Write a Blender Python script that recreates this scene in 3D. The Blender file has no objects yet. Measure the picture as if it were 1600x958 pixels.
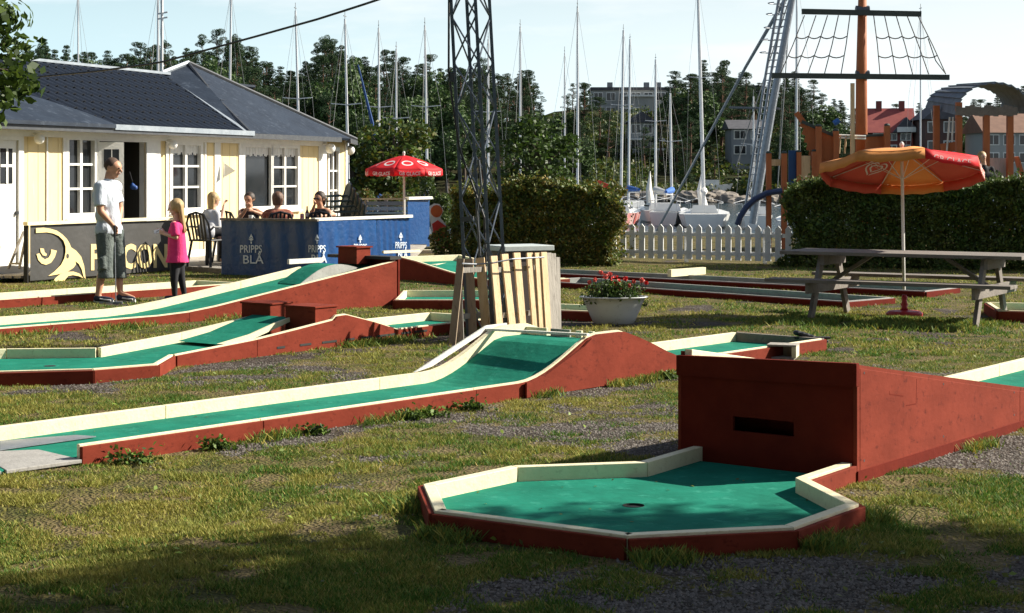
import bpy, math, random
import numpy as np
from mathutils import Vector, Matrix, Euler
from mathutils.geometry import tessellate_polygon
R = math.radians
random.seed(7)
SC = bpy.context.scene
COL = SC.collection
# ------------------------------------------------------------------ camera, sky, sun, exposure
CH = 1.65; F = 2700.0; HZ = 270.0
cam = bpy.data.cameras.new('camera'); camo = bpy.data.objects.new('camera', cam); COL.objects.link(camo)
camo.location = (0, 0, CH); camo.rotation_euler = (R(90), 0, 0)
cam.sensor_width = 36; cam.lens = F / 1600 * 36; cam.shift_y = -(479 - HZ) / 1600
cam.clip_start = 0.1; cam.clip_end = 3000
SC.camera = camo
SAZ = math.atan2(.965, .26); SEL = R(33)          # sun azimuth (clockwise from +Y), elevation
w = bpy.data.worlds.new('World'); SC.world = w; w.use_nodes = True
nt = w.node_tree; N = nt.nodes; L = nt.links
for n in list(N): N.remove(n)
wo = N.new('ShaderNodeOutputWorld'); bg = N.new('ShaderNodeBackground'); sky = N.new('ShaderNodeTexSky')
sky.sky_type = 'NISHITA'; sky.sun_disc = False; sky.sun_elevation = SEL; sky.sun_rotation = SAZ
sky.air_density = 1.0; sky.dust_density = 1.0; sky.ozone_density = 1.2
bg.inputs[1].default_value = 0.05
tc = N.new('ShaderNodeTexCoord'); mp = N.new('ShaderNodeMapping'); mp.inputs['Scale'].default_value = (3, 3, 16)
mp.inputs['Location'].default_value = (0.55, 0.2, 0.35)
cn = N.new('ShaderNodeTexNoise'); cn.inputs['Scale'].default_value = 1.6; cn.inputs['Detail'].default_value = 7; cn.inputs['Roughness'].default_value = .55
cr = N.new('ShaderNodeValToRGB'); cr.color_ramp.elements[0].position = .5; cr.color_ramp.elements[1].position = .72
cr.color_ramp.elements[0].color = (0, 0, 0, 1); cr.color_ramp.elements[1].color = (.75, .75, .75, 1)
mx = N.new('ShaderNodeMixRGB'); mx.inputs[2].default_value = (10.8, 11, 11.2, 1)
L.new(tc.outputs['Generated'], mp.inputs[0]); L.new(mp.outputs[0], cn.inputs[0]); L.new(cn.outputs[0], cr.inputs[0])
hx = N.new('ShaderNodeSeparateXYZ'); L.new(tc.outputs['Generated'], hx.inputs[0])      # bright milky air near the horizon, all the way round
hr = N.new('ShaderNodeValToRGB'); hr.color_ramp.interpolation = 'EASE'; hr.color_ramp.elements[0].position = 0; hr.color_ramp.elements[0].color = (1, 1, 1, 1)
hr.color_ramp.elements[1].position = .26; hr.color_ramp.elements[1].color = (0, 0, 0, 1); L.new(hx.outputs['Z'], hr.inputs[0])
hm = N.new('ShaderNodeMixRGB'); hm.inputs[2].default_value = (4.6, 6.2, 6.9, 1); L.new(hr.outputs[0], hm.inputs[0]); L.new(sky.outputs[0], hm.inputs[1])
wr = N.new('ShaderNodeMapRange'); wr.inputs['From Min'].default_value = -.30; wr.inputs['From Max'].default_value = .35; L.new(hx.outputs['X'], wr.inputs[0])    # whiter toward the sun side
hw = N.new('ShaderNodeMixRGB'); hw.inputs[1].default_value = (7.2, 9.9, 10.8, 1); hw.inputs[2].default_value = (10.9, 11.4, 11.5, 1); L.new(wr.outputs[0], hw.inputs[0]); L.new(hw.outputs[0], hm.inputs[2])
L.new(cr.outputs[0], mx.inputs[0]); L.new(hm.outputs[0], mx.inputs[1]); L.new(mx.outputs[0], bg.inputs[0]); L.new(bg.outputs[0], wo.inputs[0])
sl = bpy.data.lights.new('sun', 'SUN'); so = bpy.data.objects.new('sun', sl); COL.objects.link(so)
sl.energy = 5.0; sl.angle = R(.53); sl.color = (1, .93, .80)
sdir = Vector((math.sin(SAZ) * math.cos(SEL), math.cos(SAZ) * math.cos(SEL), math.sin(SEL)))
so.rotation_euler = sdir.to_track_quat('Z', 'Y').to_euler(); so.location = (30, 10, 40)
SC.view_settings.view_transform = 'Standard'; SC.view_settings.look = 'None'
SC.view_settings.exposure = 1.05; SC.view_settings.gamma = 1
SC.render.engine = 'CYCLES'
SC.cycles.max_bounces = 6; SC.cycles.transparent_max_bounces = 12

# ------------------------------------------------------------------ helpers
def at(x, y, z=0.0):
    Y = F * (CH - z) / (y - HZ); return Vector(((x - 800) / F * Y, Y, z))
def Q(x, y, Y): return Vector(((x - 800) / F * Y, Y, CH - (y - HZ) / F * Y))
def onplane(x, y, P, n):
    d = Vector(((x - 800) / F, 1, -(y - HZ) / F)); o = Vector((0, 0, CH))
    return o + d * ((P - o).dot(n) / d.dot(n))

MATS = {}
def mat(name, c1, c2=None, scale=8, rough=.7, bump=0, metal=0, detail=5, spec=.5, c3=None, stretch=None, vcol=False, trans=0):
    if name in MATS: return MATS[name]
    m = bpy.data.materials.new(name); m.use_nodes = True; t = m.node_tree; n = t.nodes; l = t.links
    b = n['Principled BSDF']; b.inputs['Roughness'].default_value = rough; b.inputs['Metallic'].default_value = metal
    b.inputs['Specular IOR Level'].default_value = spec
    if c2 is None: c2 = tuple(v * .8 for v in c1)
    tc = n.new('ShaderNodeTexCoord'); mpn = n.new('ShaderNodeMapping')
    if stretch: mpn.inputs['Scale'].default_value = stretch
    l.new(tc.outputs['Object'], mpn.inputs[0])
    no = n.new('ShaderNodeTexNoise'); no.inputs['Scale'].default_value = scale; no.inputs['Detail'].default_value = detail; no.inputs['Roughness'].default_value = .6
    l.new(mpn.outputs[0], no.inputs[0])
    ra = n.new('ShaderNodeValToRGB'); ra.color_ramp.elements[0].position = .34; ra.color_ramp.elements[1].position = .66
    ra.color_ramp.elements[0].color = (*c1, 1); ra.color_ramp.elements[1].color = (*c2, 1)
    l.new(no.outputs[0], ra.inputs[0]); out = ra.outputs[0]
    if c3 is not None:
        n2 = n.new('ShaderNodeTexNoise'); n2.inputs['Scale'].default_value = scale * 3.7; n2.inputs['Detail'].default_value = 8; n2.inputs['Roughness'].default_value = .7
        l.new(mpn.outputs[0], n2.inputs[0])
        r2 = n.new('ShaderNodeValToRGB'); r2.color_ramp.elements[0].position = .56; r2.color_ramp.elements[1].position = .68
        l.new(n2.outputs[0], r2.inputs[0])
        mxx = n.new('ShaderNodeMixRGB'); mxx.inputs[2].default_value = (*c3, 1); l.new(r2.outputs[0], mxx.inputs[0]); l.new(out, mxx.inputs[1]); out = mxx.outputs[0]
    if vcol:
        at_ = n.new('ShaderNodeAttribute'); at_.attribute_name = 'col'
        mm = n.new('ShaderNodeMixRGB'); mm.blend_type = 'MULTIPLY'; mm.inputs[0].default_value = 1
        l.new(out, mm.inputs[1]); l.new(at_.outputs['Color'], mm.inputs[2]); out = mm.outputs[0]
    l.new(out, b.inputs['Base Color'])
    if bump:
        bn = n.new('ShaderNodeBump'); bn.inputs['Strength'].default_value = bump; bn.inputs['Distance'].default_value = .02
        n3 = n.new('ShaderNodeTexNoise'); n3.inputs['Scale'].default_value = scale * 5; n3.inputs['Detail'].default_value = 6
        l.new(mpn.outputs[0], n3.inputs[0]); l.new(n3.outputs[0], bn.inputs['Height']); l.new(bn.outputs[0], b.inputs['Normal'])
    if trans:
        tr = n.new('ShaderNodeBsdfTranslucent'); ms = n.new('ShaderNodeMixShader'); ms.inputs[0].default_value = trans
        l.new(out, tr.inputs[0]); l.new(b.outputs[0], ms.inputs[1]); l.new(tr.outputs[0], ms.inputs[2]); l.new(ms.outputs[0], n['Material Output'].inputs[0])
    MATS[name] = m; return m

class MB:
    def __init__(s): s.v = []; s.f = []; s.T = None
    def add(s, vs, fs):
        o = len(s.v)
        for p in vs:
            p = Vector(p); s.v.append(s.T @ p if s.T is not None else p)
        s.f += [tuple(i + o for i in f) for f in fs]; return s
    def box(s, a, b):
        x0, y0, z0 = a; x1, y1, z1 = b
        return s.add([(x0,y0,z0),(x1,y0,z0),(x1,y1,z0),(x0,y1,z0),(x0,y0,z1),(x1,y0,z1),(x1,y1,z1),(x0,y1,z1)],
                     [(0,3,2,1),(4,5,6,7),(0,1,5,4),(1,2,6,5),(2,3,7,6),(3,0,4,7)])
    def beam(s, p, q, wx, wz, up=(0, 0, 1)):
        p = Vector(p); q = Vector(q); d = (q - p).normalized(); u = Vector(up)
        sd = d.cross(u)
        if sd.length < 1e-3: sd = d.cross(Vector((1, 0, 0)))
        sd.normalize(); u = sd.cross(d).normalized()
        vs = [e + sd * a * wx / 2 + u * b * wz / 2 for e in (p, q) for a, b in ((-1,-1),(1,-1),(1,1),(-1,1))]
        return s.add(vs, [(3,2,1,0),(4,5,6,7),(0,1,5,4),(1,2,6,5),(2,3,7,6),(3,0,4,7)])
    def tube(s, path, r, n=8, cap=True, sy=1.0):
        path = [Vector(p) for p in path]
        rs = r if hasattr(r, '__len__') else [r] * len(path)
        rings = []
        ref = None
        for i, p in enumerate(path):
            d = (path[min(i + 1, len(path) - 1)] - path[max(i - 1, 0)]).normalized()
            if ref is None: ref = Vector((0, 1, 0)) if abs(d.y) < .9 else Vector((1, 0, 0))
            a = d.cross(ref).normalized(); b = a.cross(d).normalized(); ref = b
            rings.append([p + (a * math.cos(t) + b * math.sin(t) * sy) * rs[i] for t in [2 * math.pi * k / n for k in range(n)]])
        vs = [p for rg in rings for p in rg]; fs = []
        for i in range(len(path) - 1):
            for k in range(n):
                k2 = (k + 1) % n; fs.append((i*n+k, i*n+k2, (i+1)*n+k2, (i+1)*n+k))
        if cap: fs.append(tuple(range(n))[::-1]); fs.append(tuple((len(path)-1)*n + k for k in range(n)))
        return s.add(vs, fs)
    def cyl(s, c, r, h, n=16, r2=None):
        c = Vector(c); return s.tube([c, c + Vector((0, 0, h))], [r, r if r2 is None else r2], n)
    def sph(s, c, r, n=10, m=7, sc=(1, 1, 1)):
        c = Vector(c); vs = [c + Vector((0, 0, r * sc[2]))]; fs = []
        for i in range(1, m):
            t = math.pi * i / m
            for k in range(n):
                p = 2 * math.pi * k / n
                vs.append(c + Vector((r*sc[0]*math.sin(t)*math.cos(p), r*sc[1]*math.sin(t)*math.sin(p), r*sc[2]*math.cos(t))))
        vs.append(c - Vector((0, 0, r * sc[2])))
        for k in range(n):
            fs.append((0, 1 + k, 1 + (k + 1) % n)); e = 1 + (m - 2) * n; fs.append((len(vs) - 1, e + (k + 1) % n, e + k))
        for i in range(m - 2):
            for k in range(n):
                a = 1 + i*n; fs.append((a + k, a + n + k, a + n + (k+1) % n, a + (k+1) % n))
        return s.add(vs, fs)
    def quad(s, a, b, c, d): return s.add([a, b, c, d], [(0, 1, 2, 3)])
    def prism(s, poly, off):          # 3D polygon extruded by vector
        off = Vector(off); poly = [Vector(p) for p in poly]; n = len(poly)
        tr = tessellate_polygon([poly])
        fs = [tuple(t) for t in tr] + [tuple(i + n for i in t[::-1]) for t in tr] + [(i, (i+1) % n, (i+1) % n + n, i + n) for i in range(n)]
        return s.add(poly + [p + off for p in poly], fs)

def tag(o, label=None, cat=None, group=None, kind=None):
    if label: o['label'] = label
    if cat: o['category'] = cat
    if group: o['group'] = group
    if kind: o['kind'] = kind
    return o
def wloc(o):
    v = Vector((0, 0, 0))
    while o is not None: v = v + o.location; o = o.parent
    return v
def link(name, me, m, parent=None, smooth=False):
    if m is not None and not me.materials: me.materials.append(m)
    if smooth: me.polygons.foreach_set('use_smooth', [True] * len(me.polygons))
    o = bpy.data.objects.new(name, me); COL.objects.link(o)
    if parent is not None: o.parent = parent
    return o
def part(name, mb, m, parent=None, world=True, smooth=False, bev=0, fix=True):
    """mesh from world coordinates (world=True) or the parent's own coordinates"""
    base = wloc(parent) if (parent is not None and world) else Vector((0, 0, 0))
    org = base
    me = bpy.data.meshes.new(name); me.from_pydata([tuple(p - base) for p in mb.v], [], mb.f)
    if fix:
        import bmesh
        b = bmesh.new(); b.from_mesh(me); bmesh.ops.recalc_face_normals(b, faces=b.faces); b.to_mesh(me); b.free()
    o = link(name, me, m, parent, smooth)
    if bev:
        md = o.modifiers.new('bevel', 'BEVEL'); md.width = bev; md.segments = 2; md.limit_method = 'ANGLE'
    return o
def thing(name, label, cat, loc=(0, 0, 0), rz=0, group=None):
    o = bpy.data.objects.new(name, None); COL.objects.link(o); o.location = loc; o.rotation_euler = (0, 0, rz)
    o.empty_display_size = .2
    return tag(o, label, cat, group)
def dup(o, loc=None, rz=None, label=None, parent=None, group=None, scale=None):
    c = o.copy(); COL.objects.link(c)
    if parent is not None: c.parent = parent
    if loc is not None: c.location = loc
    if rz is not None: c.rotation_euler = (0, 0, rz)
    if scale is not None: c.scale = scale
    if label: c['label'] = label
    if group: c['group'] = group
    for ch in list(o.children): dup(ch, parent=c)
    return c
def again(o, loc, parent, rot=None):      # shared-mesh copy of one part
    c = o.copy(); COL.objects.link(c); c.parent = parent; c.location = loc
    if rot is not None: c.rotation_euler = rot
    return c
def offset_path(pts, off, closed=False):
    n = len(pts); out = []
    for i in range(n):
        p = Vector(pts[i][:2])
        a = Vector(pts[i-1][:2]) if (i > 0 or closed) else None
        b = Vector(pts[(i+1) % n][:2]) if (i < n-1 or closed) else None
        d1 = (p - a).normalized() if a is not None and (p - a).length > 1e-6 else None
        d2 = (b - p).normalized() if b is not None and (b - p).length > 1e-6 else None
        if d1 is None: d1 = d2
        if d2 is None: d2 = d1
        n1 = Vector((d1.y, -d1.x)); n2 = Vector((d2.y, -d2.x)); m_ = (n1 + n2).normalized()
        out.append(p + m_ * (off / max(.35, m_.dot(n1))))
    return out
def sweep(mb, pts, o0, o1, zt, zb):
    """board following pts (x,y): from side offset o0 to o1 (right-hand positive), top zt[i], bottom zb[i]"""
    A = offset_path(pts, o0); B = offset_path(pts, o1); vs = []
    for i in range(len(pts)):
        vs += [(A[i].x, A[i].y, zb[i]), (B[i].x, B[i].y, zb[i]), (B[i].x, B[i].y, zt[i]), (A[i].x, A[i].y, zt[i])]
    fs = [(3, 2, 1, 0)]
    for i in range(len(pts) - 1):
        for k in range(4):
            k2 = (k + 1) % 4; fs.append((i*4+k, i*4+k2, i*4+4+k2, i*4+4+k))
    e = (len(pts) - 1) * 4; fs.append((e, e+1, e+2, e+3))
    return mb.add(vs, fs)
def voxel(name, mb, vs, m, parent, smooth=3):
    base = wloc(parent)
    me = bpy.data.meshes.new(name); me.from_pydata([tuple(p - base) for p in mb.v], [], mb.f)
    t = bpy.data.objects.new('tmp', me); COL.objects.link(t)
    md = t.modifiers.new('r', 'REMESH'); md.mode = 'VOXEL'; md.voxel_size = vs
    ms = t.modifiers.new('s', 'SMOOTH'); ms.factor = .5; ms.iterations = smooth
    dg = bpy.context.evaluated_depsgraph_get()
    m2 = bpy.data.meshes.new_from_object(t.evaluated_get(dg)); bpy.data.objects.remove(t); m2.name = name
    return link(name, m2, m, parent, True)
def cap_(mb, p, q, r0, r1, sy=1.0, n=12):
    p = Vector(p); q = Vector(q)
    mb.tube([p, q], [r0, r1], n, True, sy); mb.sph(p, r0 * .995, n, 8); mb.sph(q, r1 * .995, n, 8)
def text_polys(s, spacing=1.0, bold=0.0, res=3):
    c = bpy.data.curves.new('t', 'FONT'); c.body = s; c.offset = bold; c.resolution_u = res; c.space_character = spacing
    t = bpy.data.objects.new('t', c); COL.objects.link(t); dg = bpy.context.evaluated_depsgraph_get(); dg.update()
    me = bpy.data.meshes.new_from_object(t.evaluated_get(dg)); bpy.data.objects.remove(t)
    vs = [v.co.copy() for v in me.vertices]; fs = [tuple(p.vertices) for p in me.polygons]
    x0 = min(v.x for v in vs); x1 = max(v.x for v in vs); y0 = min(v.y for v in vs); y1 = max(v.y for v in vs)
    return [((v.x - x0) / (x1 - x0), (v.y - y0) / (y1 - y0)) for v in vs], fs
def lettering(name, s, fmap, m, parent, spacing=1.0, bold=0.0):
    vs, fs = text_polys(s, spacing, bold); mb = MB(); mb.add([fmap(u, v) for u, v in vs], fs)
    return part(name, mb, m, parent, fix=False)
def npmesh(name, V, Fq, k, cols=None):
    me = bpy.data.meshes.new(name); nv = len(V); nf = len(Fq)
    me.vertices.add(nv); me.vertices.foreach_set('co', np.asarray(V, np.float32).ravel())
    me.loops.add(nf * k); me.loops.foreach_set('vertex_index', np.asarray(Fq, np.int32).ravel())
    me.polygons.add(nf); me.polygons.foreach_set('loop_start', np.arange(nf, dtype=np.int32) * k)
    me.polygons.foreach_set('loop_total', np.full(nf, k, np.int32))
    me.update(calc_edges=True)
    if cols is not None:
        a = me.color_attributes.new('col', 'FLOAT_COLOR', 'POINT'); a.data.foreach_set('color', np.asarray(cols, np.float32).ravel())
    return me
def leafmesh(name, C, size, seed=1, up=.3, shades=None, asp=.55, outn=None):
    """one folded diamond leaf at each centre C"""
    rg = np.random.default_rng(seed); n = len(C); C = np.asarray(C, float)
    nrm = rg.normal(size=(n, 3)); nrm[:, 2] += up
    if outn is not None: nrm += outn * .8
    nrm /= np.linalg.norm(nrm, axis=1, keepdims=True)
    a = rg.normal(size=(n, 3)); a -= nrm * (a * nrm).sum(1, keepdims=True); a /= np.linalg.norm(a, axis=1, keepdims=True)
    b = np.cross(nrm, a); s = size * rg.uniform(.6, 1.25, (n, 1))
    V = np.stack([C - a * s * .5, C + b * s * asp * .5 + nrm * s * .08, C + a * s * .5, C - b * s * asp * .5 + nrm * s * .08], 1).reshape(-1, 3)
    Fq = np.arange(4 * n).reshape(n, 4)
    if shades is None: shades = [(1, 1, 1)]
    sh = np.asarray(shades, float)[rg.integers(0, len(shades), n)] * rg.uniform(.75, 1.25, (n, 1))
    cols = np.concatenate([sh, np.ones((n, 1))], 1).repeat(4, 0)
    return npmesh(name, V, Fq, 4, cols)
# lattice noise in numpy
_rs = np.random.default_rng(3).random((256, 256))
def vnoise(x, y):
    xi = np.floor(x).astype(int); yi = np.floor(y).astype(int); fx = x - xi; fy = y - yi
    fx = fx*fx*(3-2*fx); fy = fy*fy*(3-2*fy); g = lambda a, b: _rs[a & 255, b & 255]
    return (g(xi,yi)*(1-fx)+g(xi+1,yi)*fx)*(1-fy)+(g(xi,yi+1)*(1-fx)+g(xi+1,yi+1)*fx)*fy
def fbm(x, y, o=4):
    s = 0; a = .5; t = 0
    for i in range(o): s = s + a * vnoise(x * 2**i + 17*i, y * 2**i + 31*i); t += a; a *= .55
    return s / t
def sstep(x, a, b):
    t = np.clip((x - a) / (b - a), 0, 1); return t*t*(3-2*t)

# ------------------------------------------------------------------ materials
m_felt = mat('green_felt', (.006,.135,.088), (.011,.195,.13), 3, .95, .25, spec=.12, c3=(.03,.235,.165))
m_cream = mat('cream_painted_wood', (.80,.73,.50), (.74,.66,.43), 9, .6, .15, c3=(.60,.50,.32))
m_white = mat('white_painted_wood', (.80,.79,.72), (.72,.70,.62), 9, .6, .15, c3=(.52,.48,.40))
m_red = mat('falu_red_wood', (.165,.027,.014), (.215,.037,.020), 4, .85, .12, c3=(.105,.017,.010), stretch=(1,1,1.5), spec=.12)
m_redtrim_shade = mat('red_trim_and_shade_wood', (.115,.013,.007), (.15,.018,.009), 6, .85, .12, spec=.1)  # red with shade put into the colour for unlit boards; also used as trim
m_black = mat('black_paint', (.012,.012,.012), (.02,.02,.02), 8, .6)
m_grey = mat('grey_weathered_wood', (.27,.25,.22), (.36,.33,.29), 6, .85, .4, c3=(.18,.16,.14), stretch=(1,1,.3))
m_dgrey = mat('dark_weathered_wood', (.15,.13,.11), (.21,.18,.155), 6, .85, .4, c3=(.09,.08,.07))
m_conc = mat('concrete', (.27,.26,.245), (.34,.33,.31), 7, .9, .2, c3=(.2,.19,.18))
m_steel = mat('galvanised_steel', (.23,.25,.28), (.32,.34,.37), 10, .45, .1, .6)
m_dsteel = mat('dark_steel', (.06,.065,.075), (.09,.095,.10), 10, .5, .1, .4)
m_pine = mat('fresh_pine_board', (.60,.42,.23), (.70,.52,.31), 5, .7, .3, c3=(.45,.26,.12), stretch=(3,3,.4))
m_glass = mat('window_glass', (.012,.015,.018), (.02,.022,.025), 3, .06, 0, spec=.4)
m_yellow = mat('pale_yellow_board', (.80,.64,.34), (.76,.59,.30), 3, .7, .2, stretch=(1,1,.3), c3=(.70,.60,.38))
m_wtrim = mat('white_trim', (.78,.77,.72), (.70,.69,.65), 6, .6, .15)
m_plastic = mat('dark_green_plastic', (.008,.022,.02), (.012,.03,.026), 5, .3)
m_blackpl = mat('black_plastic', (.01,.01,.012), (.015,.015,.017), 5, .35)
m_blue = mat('blue_tarpaulin', (.003,.045,.165), (.005,.06,.20), 2.5, .4, .5, spec=.5)
m_orange = mat('orange_stained_wood', (.34,.095,.028), (.42,.13,.04), 5, .7, .3, c3=(.32,.09,.025), stretch=(1,1,.3))
m_sk = mat('skin_tanned', (.50,.26,.16), (.56,.30,.19), 8, .5, 0, spec=.3)
m_sk2 = mat('skin_fair', (.58,.34,.24), (.62,.38,.27), 8, .5, 0, spec=.3)
m_fabw = mat('pale_cotton', (.50,.55,.62), (.62,.66,.72), 3.5, .9, 1.0, stretch=(1,1,.45))
m_pink = mat('pink_cotton', (.70,.03,.16), (.76,.045,.2), 12, .9, .3)
m_short = mat('grey_green_cotton', (.075,.095,.09), (.13,.15,.14), 5, .9, 1.0, c3=(.05,.06,.055))
m_bcloth = mat('black_cotton', (.012,.012,.016), (.02,.02,.024), 10, .9)
m_rope = mat('rope', (.10,.10,.10), (.14,.13,.12), 30, .9)
m_leaf = mat('leaf_green', (.060,.095,.022), (.045,.08,.02), 3, .55, 0, vcol=True, trans=.28, spec=.35)
m_leafh = mat('hedge_leaf', (.055,.070,.022), (.075,.07,.025), 2, .55, 0, vcol=True, trans=.22, spec=.3)
m_pineneedle = mat('pine_needle', (.030,.052,.026), (.040,.064,.028), .5, .7, 0, vcol=True, trans=.12, spec=.2)
m_bark = mat('tree_bark', (.085,.065,.05), (.13,.10,.075), 6, .9, .6)
m_pbark = mat('pine_bark', (.17,.085,.045), (.11,.075,.06), 2, .9, .5)

# ------------------------------------------------------------------ ground with patches of grass and gravel
LANES = []          # quads in plan where no grass grows
def gravel(x, y):
    f = fbm(x * .9 + 5, y * .9 + 2, 5); g = fbm(x * 3.1 + 40, y * 3.1 + 9, 3)
    b = np.zeros_like(x)
    b += .24 * np.exp(-((x - 3.0) / 1.5)**2 - ((y - 10.2) / 1.5)**2)          # beside the ramp
    b += .12 * np.exp(-((x - 1.4) / 2.4)**2 - ((y - 7.1) / .8)**2) - .10 * np.exp(-((x + 2.2) / 1.1)**2 - ((y - 8.6) / 1.2)**2)            # foreground
    b += .12 * np.exp(-((x - .2) / 1.0)**2 - ((y - 11) / .8)**2)
    n1 = .762 * x - .648 * y                                                   # along the humped lane
    b += .17 * np.exp(-((n1 + 7.98) / .20)**2) * (x < 3.2) * (x > -3.4)
    n2 = .592 * y - .806 * x
    b += .10 * np.exp(-((n2 - 10.7) / .22)**2)
    b -= .06 * sstep(y, 16, 30)
    return sstep(f * .60 + g * .40 + b, .515, .70)
def gz(x, y):
    u = sstep(.8 * x - .6 * y, -6.3, -5.35) * (1 - sstep(y, 15, 20))
    return (fbm(x * .55, y * .55, 3) - .5) * .05 * np.clip((y - 3) / 3, 0, 1) * (1 - .75 * u) + .036 * u
def gline(a, b, step): return np.arange(a, b, step)
xs = np.concatenate([[-160, -120, -90, -60, -45, -35, -27, -22, -18, -15, -13], gline(-11.5, 11.5, .09), [12, 13, 15, 18, 22, 27, 35, 45, 60, 90, 120, 160]])
ys = np.concatenate([[-80, -50, -30, -20, -12, -7, -3, 0, 2, 3.5], gline(5, 24, .09), gline(24, 47, .35), [47.3, 48, 49, 50, 51, 52, 53, 54, 56, 60]])
X, Y = np.meshgrid(xs, ys); Z = gz(X, Y) - sstep(Y, 46.5, 54) * 3.2
V = np.stack([X, Y, Z], -1).reshape(-1, 3); nx = len(xs); ny = len(ys)
ii = (np.arange(ny - 1)[:, None] * nx + np.arange(nx - 1)[None]).ravel()
gme = npmesh('ground', V, np.stack([ii, ii + 1, ii + nx + 1, ii + nx], 1), 4)
ga = gme.attributes.new('gravel', 'FLOAT', 'POINT'); ga.data.foreach_set('value', gravel(X, Y).ravel().astype(np.float32))
def ground_mat():
    m = bpy.data.materials.new('grass_and_gravel'); m.use_nodes = True; t = m.node_tree; n = t.nodes; l = t.links; b = n['Principled BSDF']
    b.inputs['Roughness'].default_value = .95; b.inputs['Specular IOR Level'].default_value = .15
    tc = n.new('ShaderNodeTexCoord')
    def noise(s, d=6, r=.65):
        q = n.new('ShaderNodeTexNoise'); q.inputs['Scale'].default_value = s; q.inputs['Detail'].default_value = d; q.inputs['Roughness'].default_value = r
        l.new(tc.outputs['Object'], q.inputs[0]); return q.outputs[0]
    def ramp(i, st):
        q = n.new('ShaderNodeValToRGB'); e = q.color_ramp.elements
        while len(e) < len(st): e.new(.5)
        for k, (p, c) in enumerate(st): e[k].position = p; e[k].color = (*c, 1)
        l.new(i, q.inputs[0]); return q.outputs[0]
    gr = ramp(noise(2.2), [(.36, (.065,.070,.022)), (.5, (.125,.105,.045)), (.62, (.17,.13,.075))])
    g2 = ramp(noise(38, 4), [(.3, (.45,.5,.4)), (.7, (1.35,1.3,1.1))])
    mm = n.new('ShaderNodeMixRGB'); mm.blend_type = 'MULTIPLY'; mm.inputs[0].default_value = 1; l.new(gr, mm.inputs[1]); l.new(g2, mm.inputs[2])
    vo = n.new('ShaderNodeTexVoronoi'); vo.inputs['Scale'].default_value = 52; l.new(tc.outputs['Object'], vo.inputs[0])
    st = ramp(vo.outputs['Color'], [(.25, (.045,.04,.034)), (.6, (.088,.078,.068)), (.9, (.165,.15,.137))])
    so_ = ramp(noise(5), [(.38, (.6,.52,.45)), (.6, (1.05,1,.97))])
    m3 = n.new('ShaderNodeMixRGB'); m3.blend_type = 'MULTIPLY'; m3.inputs[0].default_value = 1; l.new(st, m3.inputs[1]); l.new(so_, m3.inputs[2])
    a = n.new('ShaderNodeAttribute'); a.attribute_name = 'gravel'
    ad = n.new('ShaderNodeMath'); ad.operation = 'ADD'; l.new(a.outputs['Fac'], ad.inputs[0])
    ns = n.new('ShaderNodeMath'); ns.operation = 'MULTIPLY_ADD'; ns.inputs[1].default_value = .9; ns.inputs[2].default_value = -.45; l.new(noise(16, 5), ns.inputs[0]); l.new(ns.outputs[0], ad.inputs[1])
    fr = ramp(ad.outputs[0], [(.42, (0,0,0)), (.60, (1,1,1))])
    mx = n.new('ShaderNodeMixRGB'); l.new(fr, mx.inputs[0]); l.new(mm.outputs[0], mx.inputs[1]); l.new(m3.outputs[0], mx.inputs[2])
    l.new(mx.outputs[0], b.inputs['Base Color'])
    bp = n.new('ShaderNodeBump'); bp.inputs['Strength'].default_value = .9; bp.inputs['Distance'].default_value = .02
    hm = n.new('ShaderNodeMath'); hm.operation = 'ADD'; l.new(vo.outputs['Distance'], hm.inputs[0]); l.new(noise(30, 5), hm.inputs[1]); l.new(hm.outputs[0], bp.inputs['Height'])
    l.new(bp.outputs[0], b.inputs['Normal']); return m
ground = link('ground', gme, ground_mat(), None, True); tag(ground, kind='structure')

# ------------------------------------------------------------------ minigolf lanes
def lane_frame(dx, dy):
    l = math.hypot(dx, dy); d = Vector((dx / l, dy / l)); n = Vector((d.y, -d.x)); return d, n
def sn(d, n, s, k): p = d * s + n * k; return (p.x, p.y)
def lane_rails(t, path, zs, side, rh=.075, zb=-.03, segs=None, wr=.05, outer=None, inner=None, nm='rail'):
    """one side of a lane. path: plan points of the OUTER edge of the white rail; side=+1 the lane lies to the right of the path.
    zs: floor heights. builds white rail boards (one object per segment) and red side boards"""
    segs = segs or [(i, i + 1) for i in range(len(path) - 1)]
    full_in = offset_path(path, side * wr); 
    for a, b in segs:
        idx = range(a, b + 1)
        for nm_, o0, o1, dt, db, m in ((nm, .004, wr, rh, -.03, inner or m_cream), ('side_board', -.024, .002, rh - .012, None, outer or m_red)):
            A = offset_path(path, side * o0); B = offset_path(path, side * o1); vs = []
            for i in idx:
                zt = zs[i] + dt; zz = zb if db is None else zs[i] + db
                e0 = A[i]; e1 = B[i]
                if i == a or i == b:       # hair gap between neighbouring boards
                    j = i + 1 if i == a else i - 1
                    u0 = (A[j] - A[i]).normalized() * .0025; e0 = e0 + u0; e1 = e1 + u0
                vs += [(e0.x, e0.y, zz), (e1.x, e1.y, zz), (e1.x, e1.y, zt), (e0.x, e0.y, zt)]
            k = b - a; fs = [(3, 2, 1, 0)]
            for i in range(k):
                for q in range(4): q2 = (q + 1) % 4; fs.append((i*4+q, i*4+q2, i*4+4+q2, i*4+4+q))
            e = k * 4; fs.append((e, e+1, e+2, e+3))
            mb = MB(); mb.add(vs, fs); part(nm_, mb, m, t, bev=.003 if k == 1 else 0)
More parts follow.
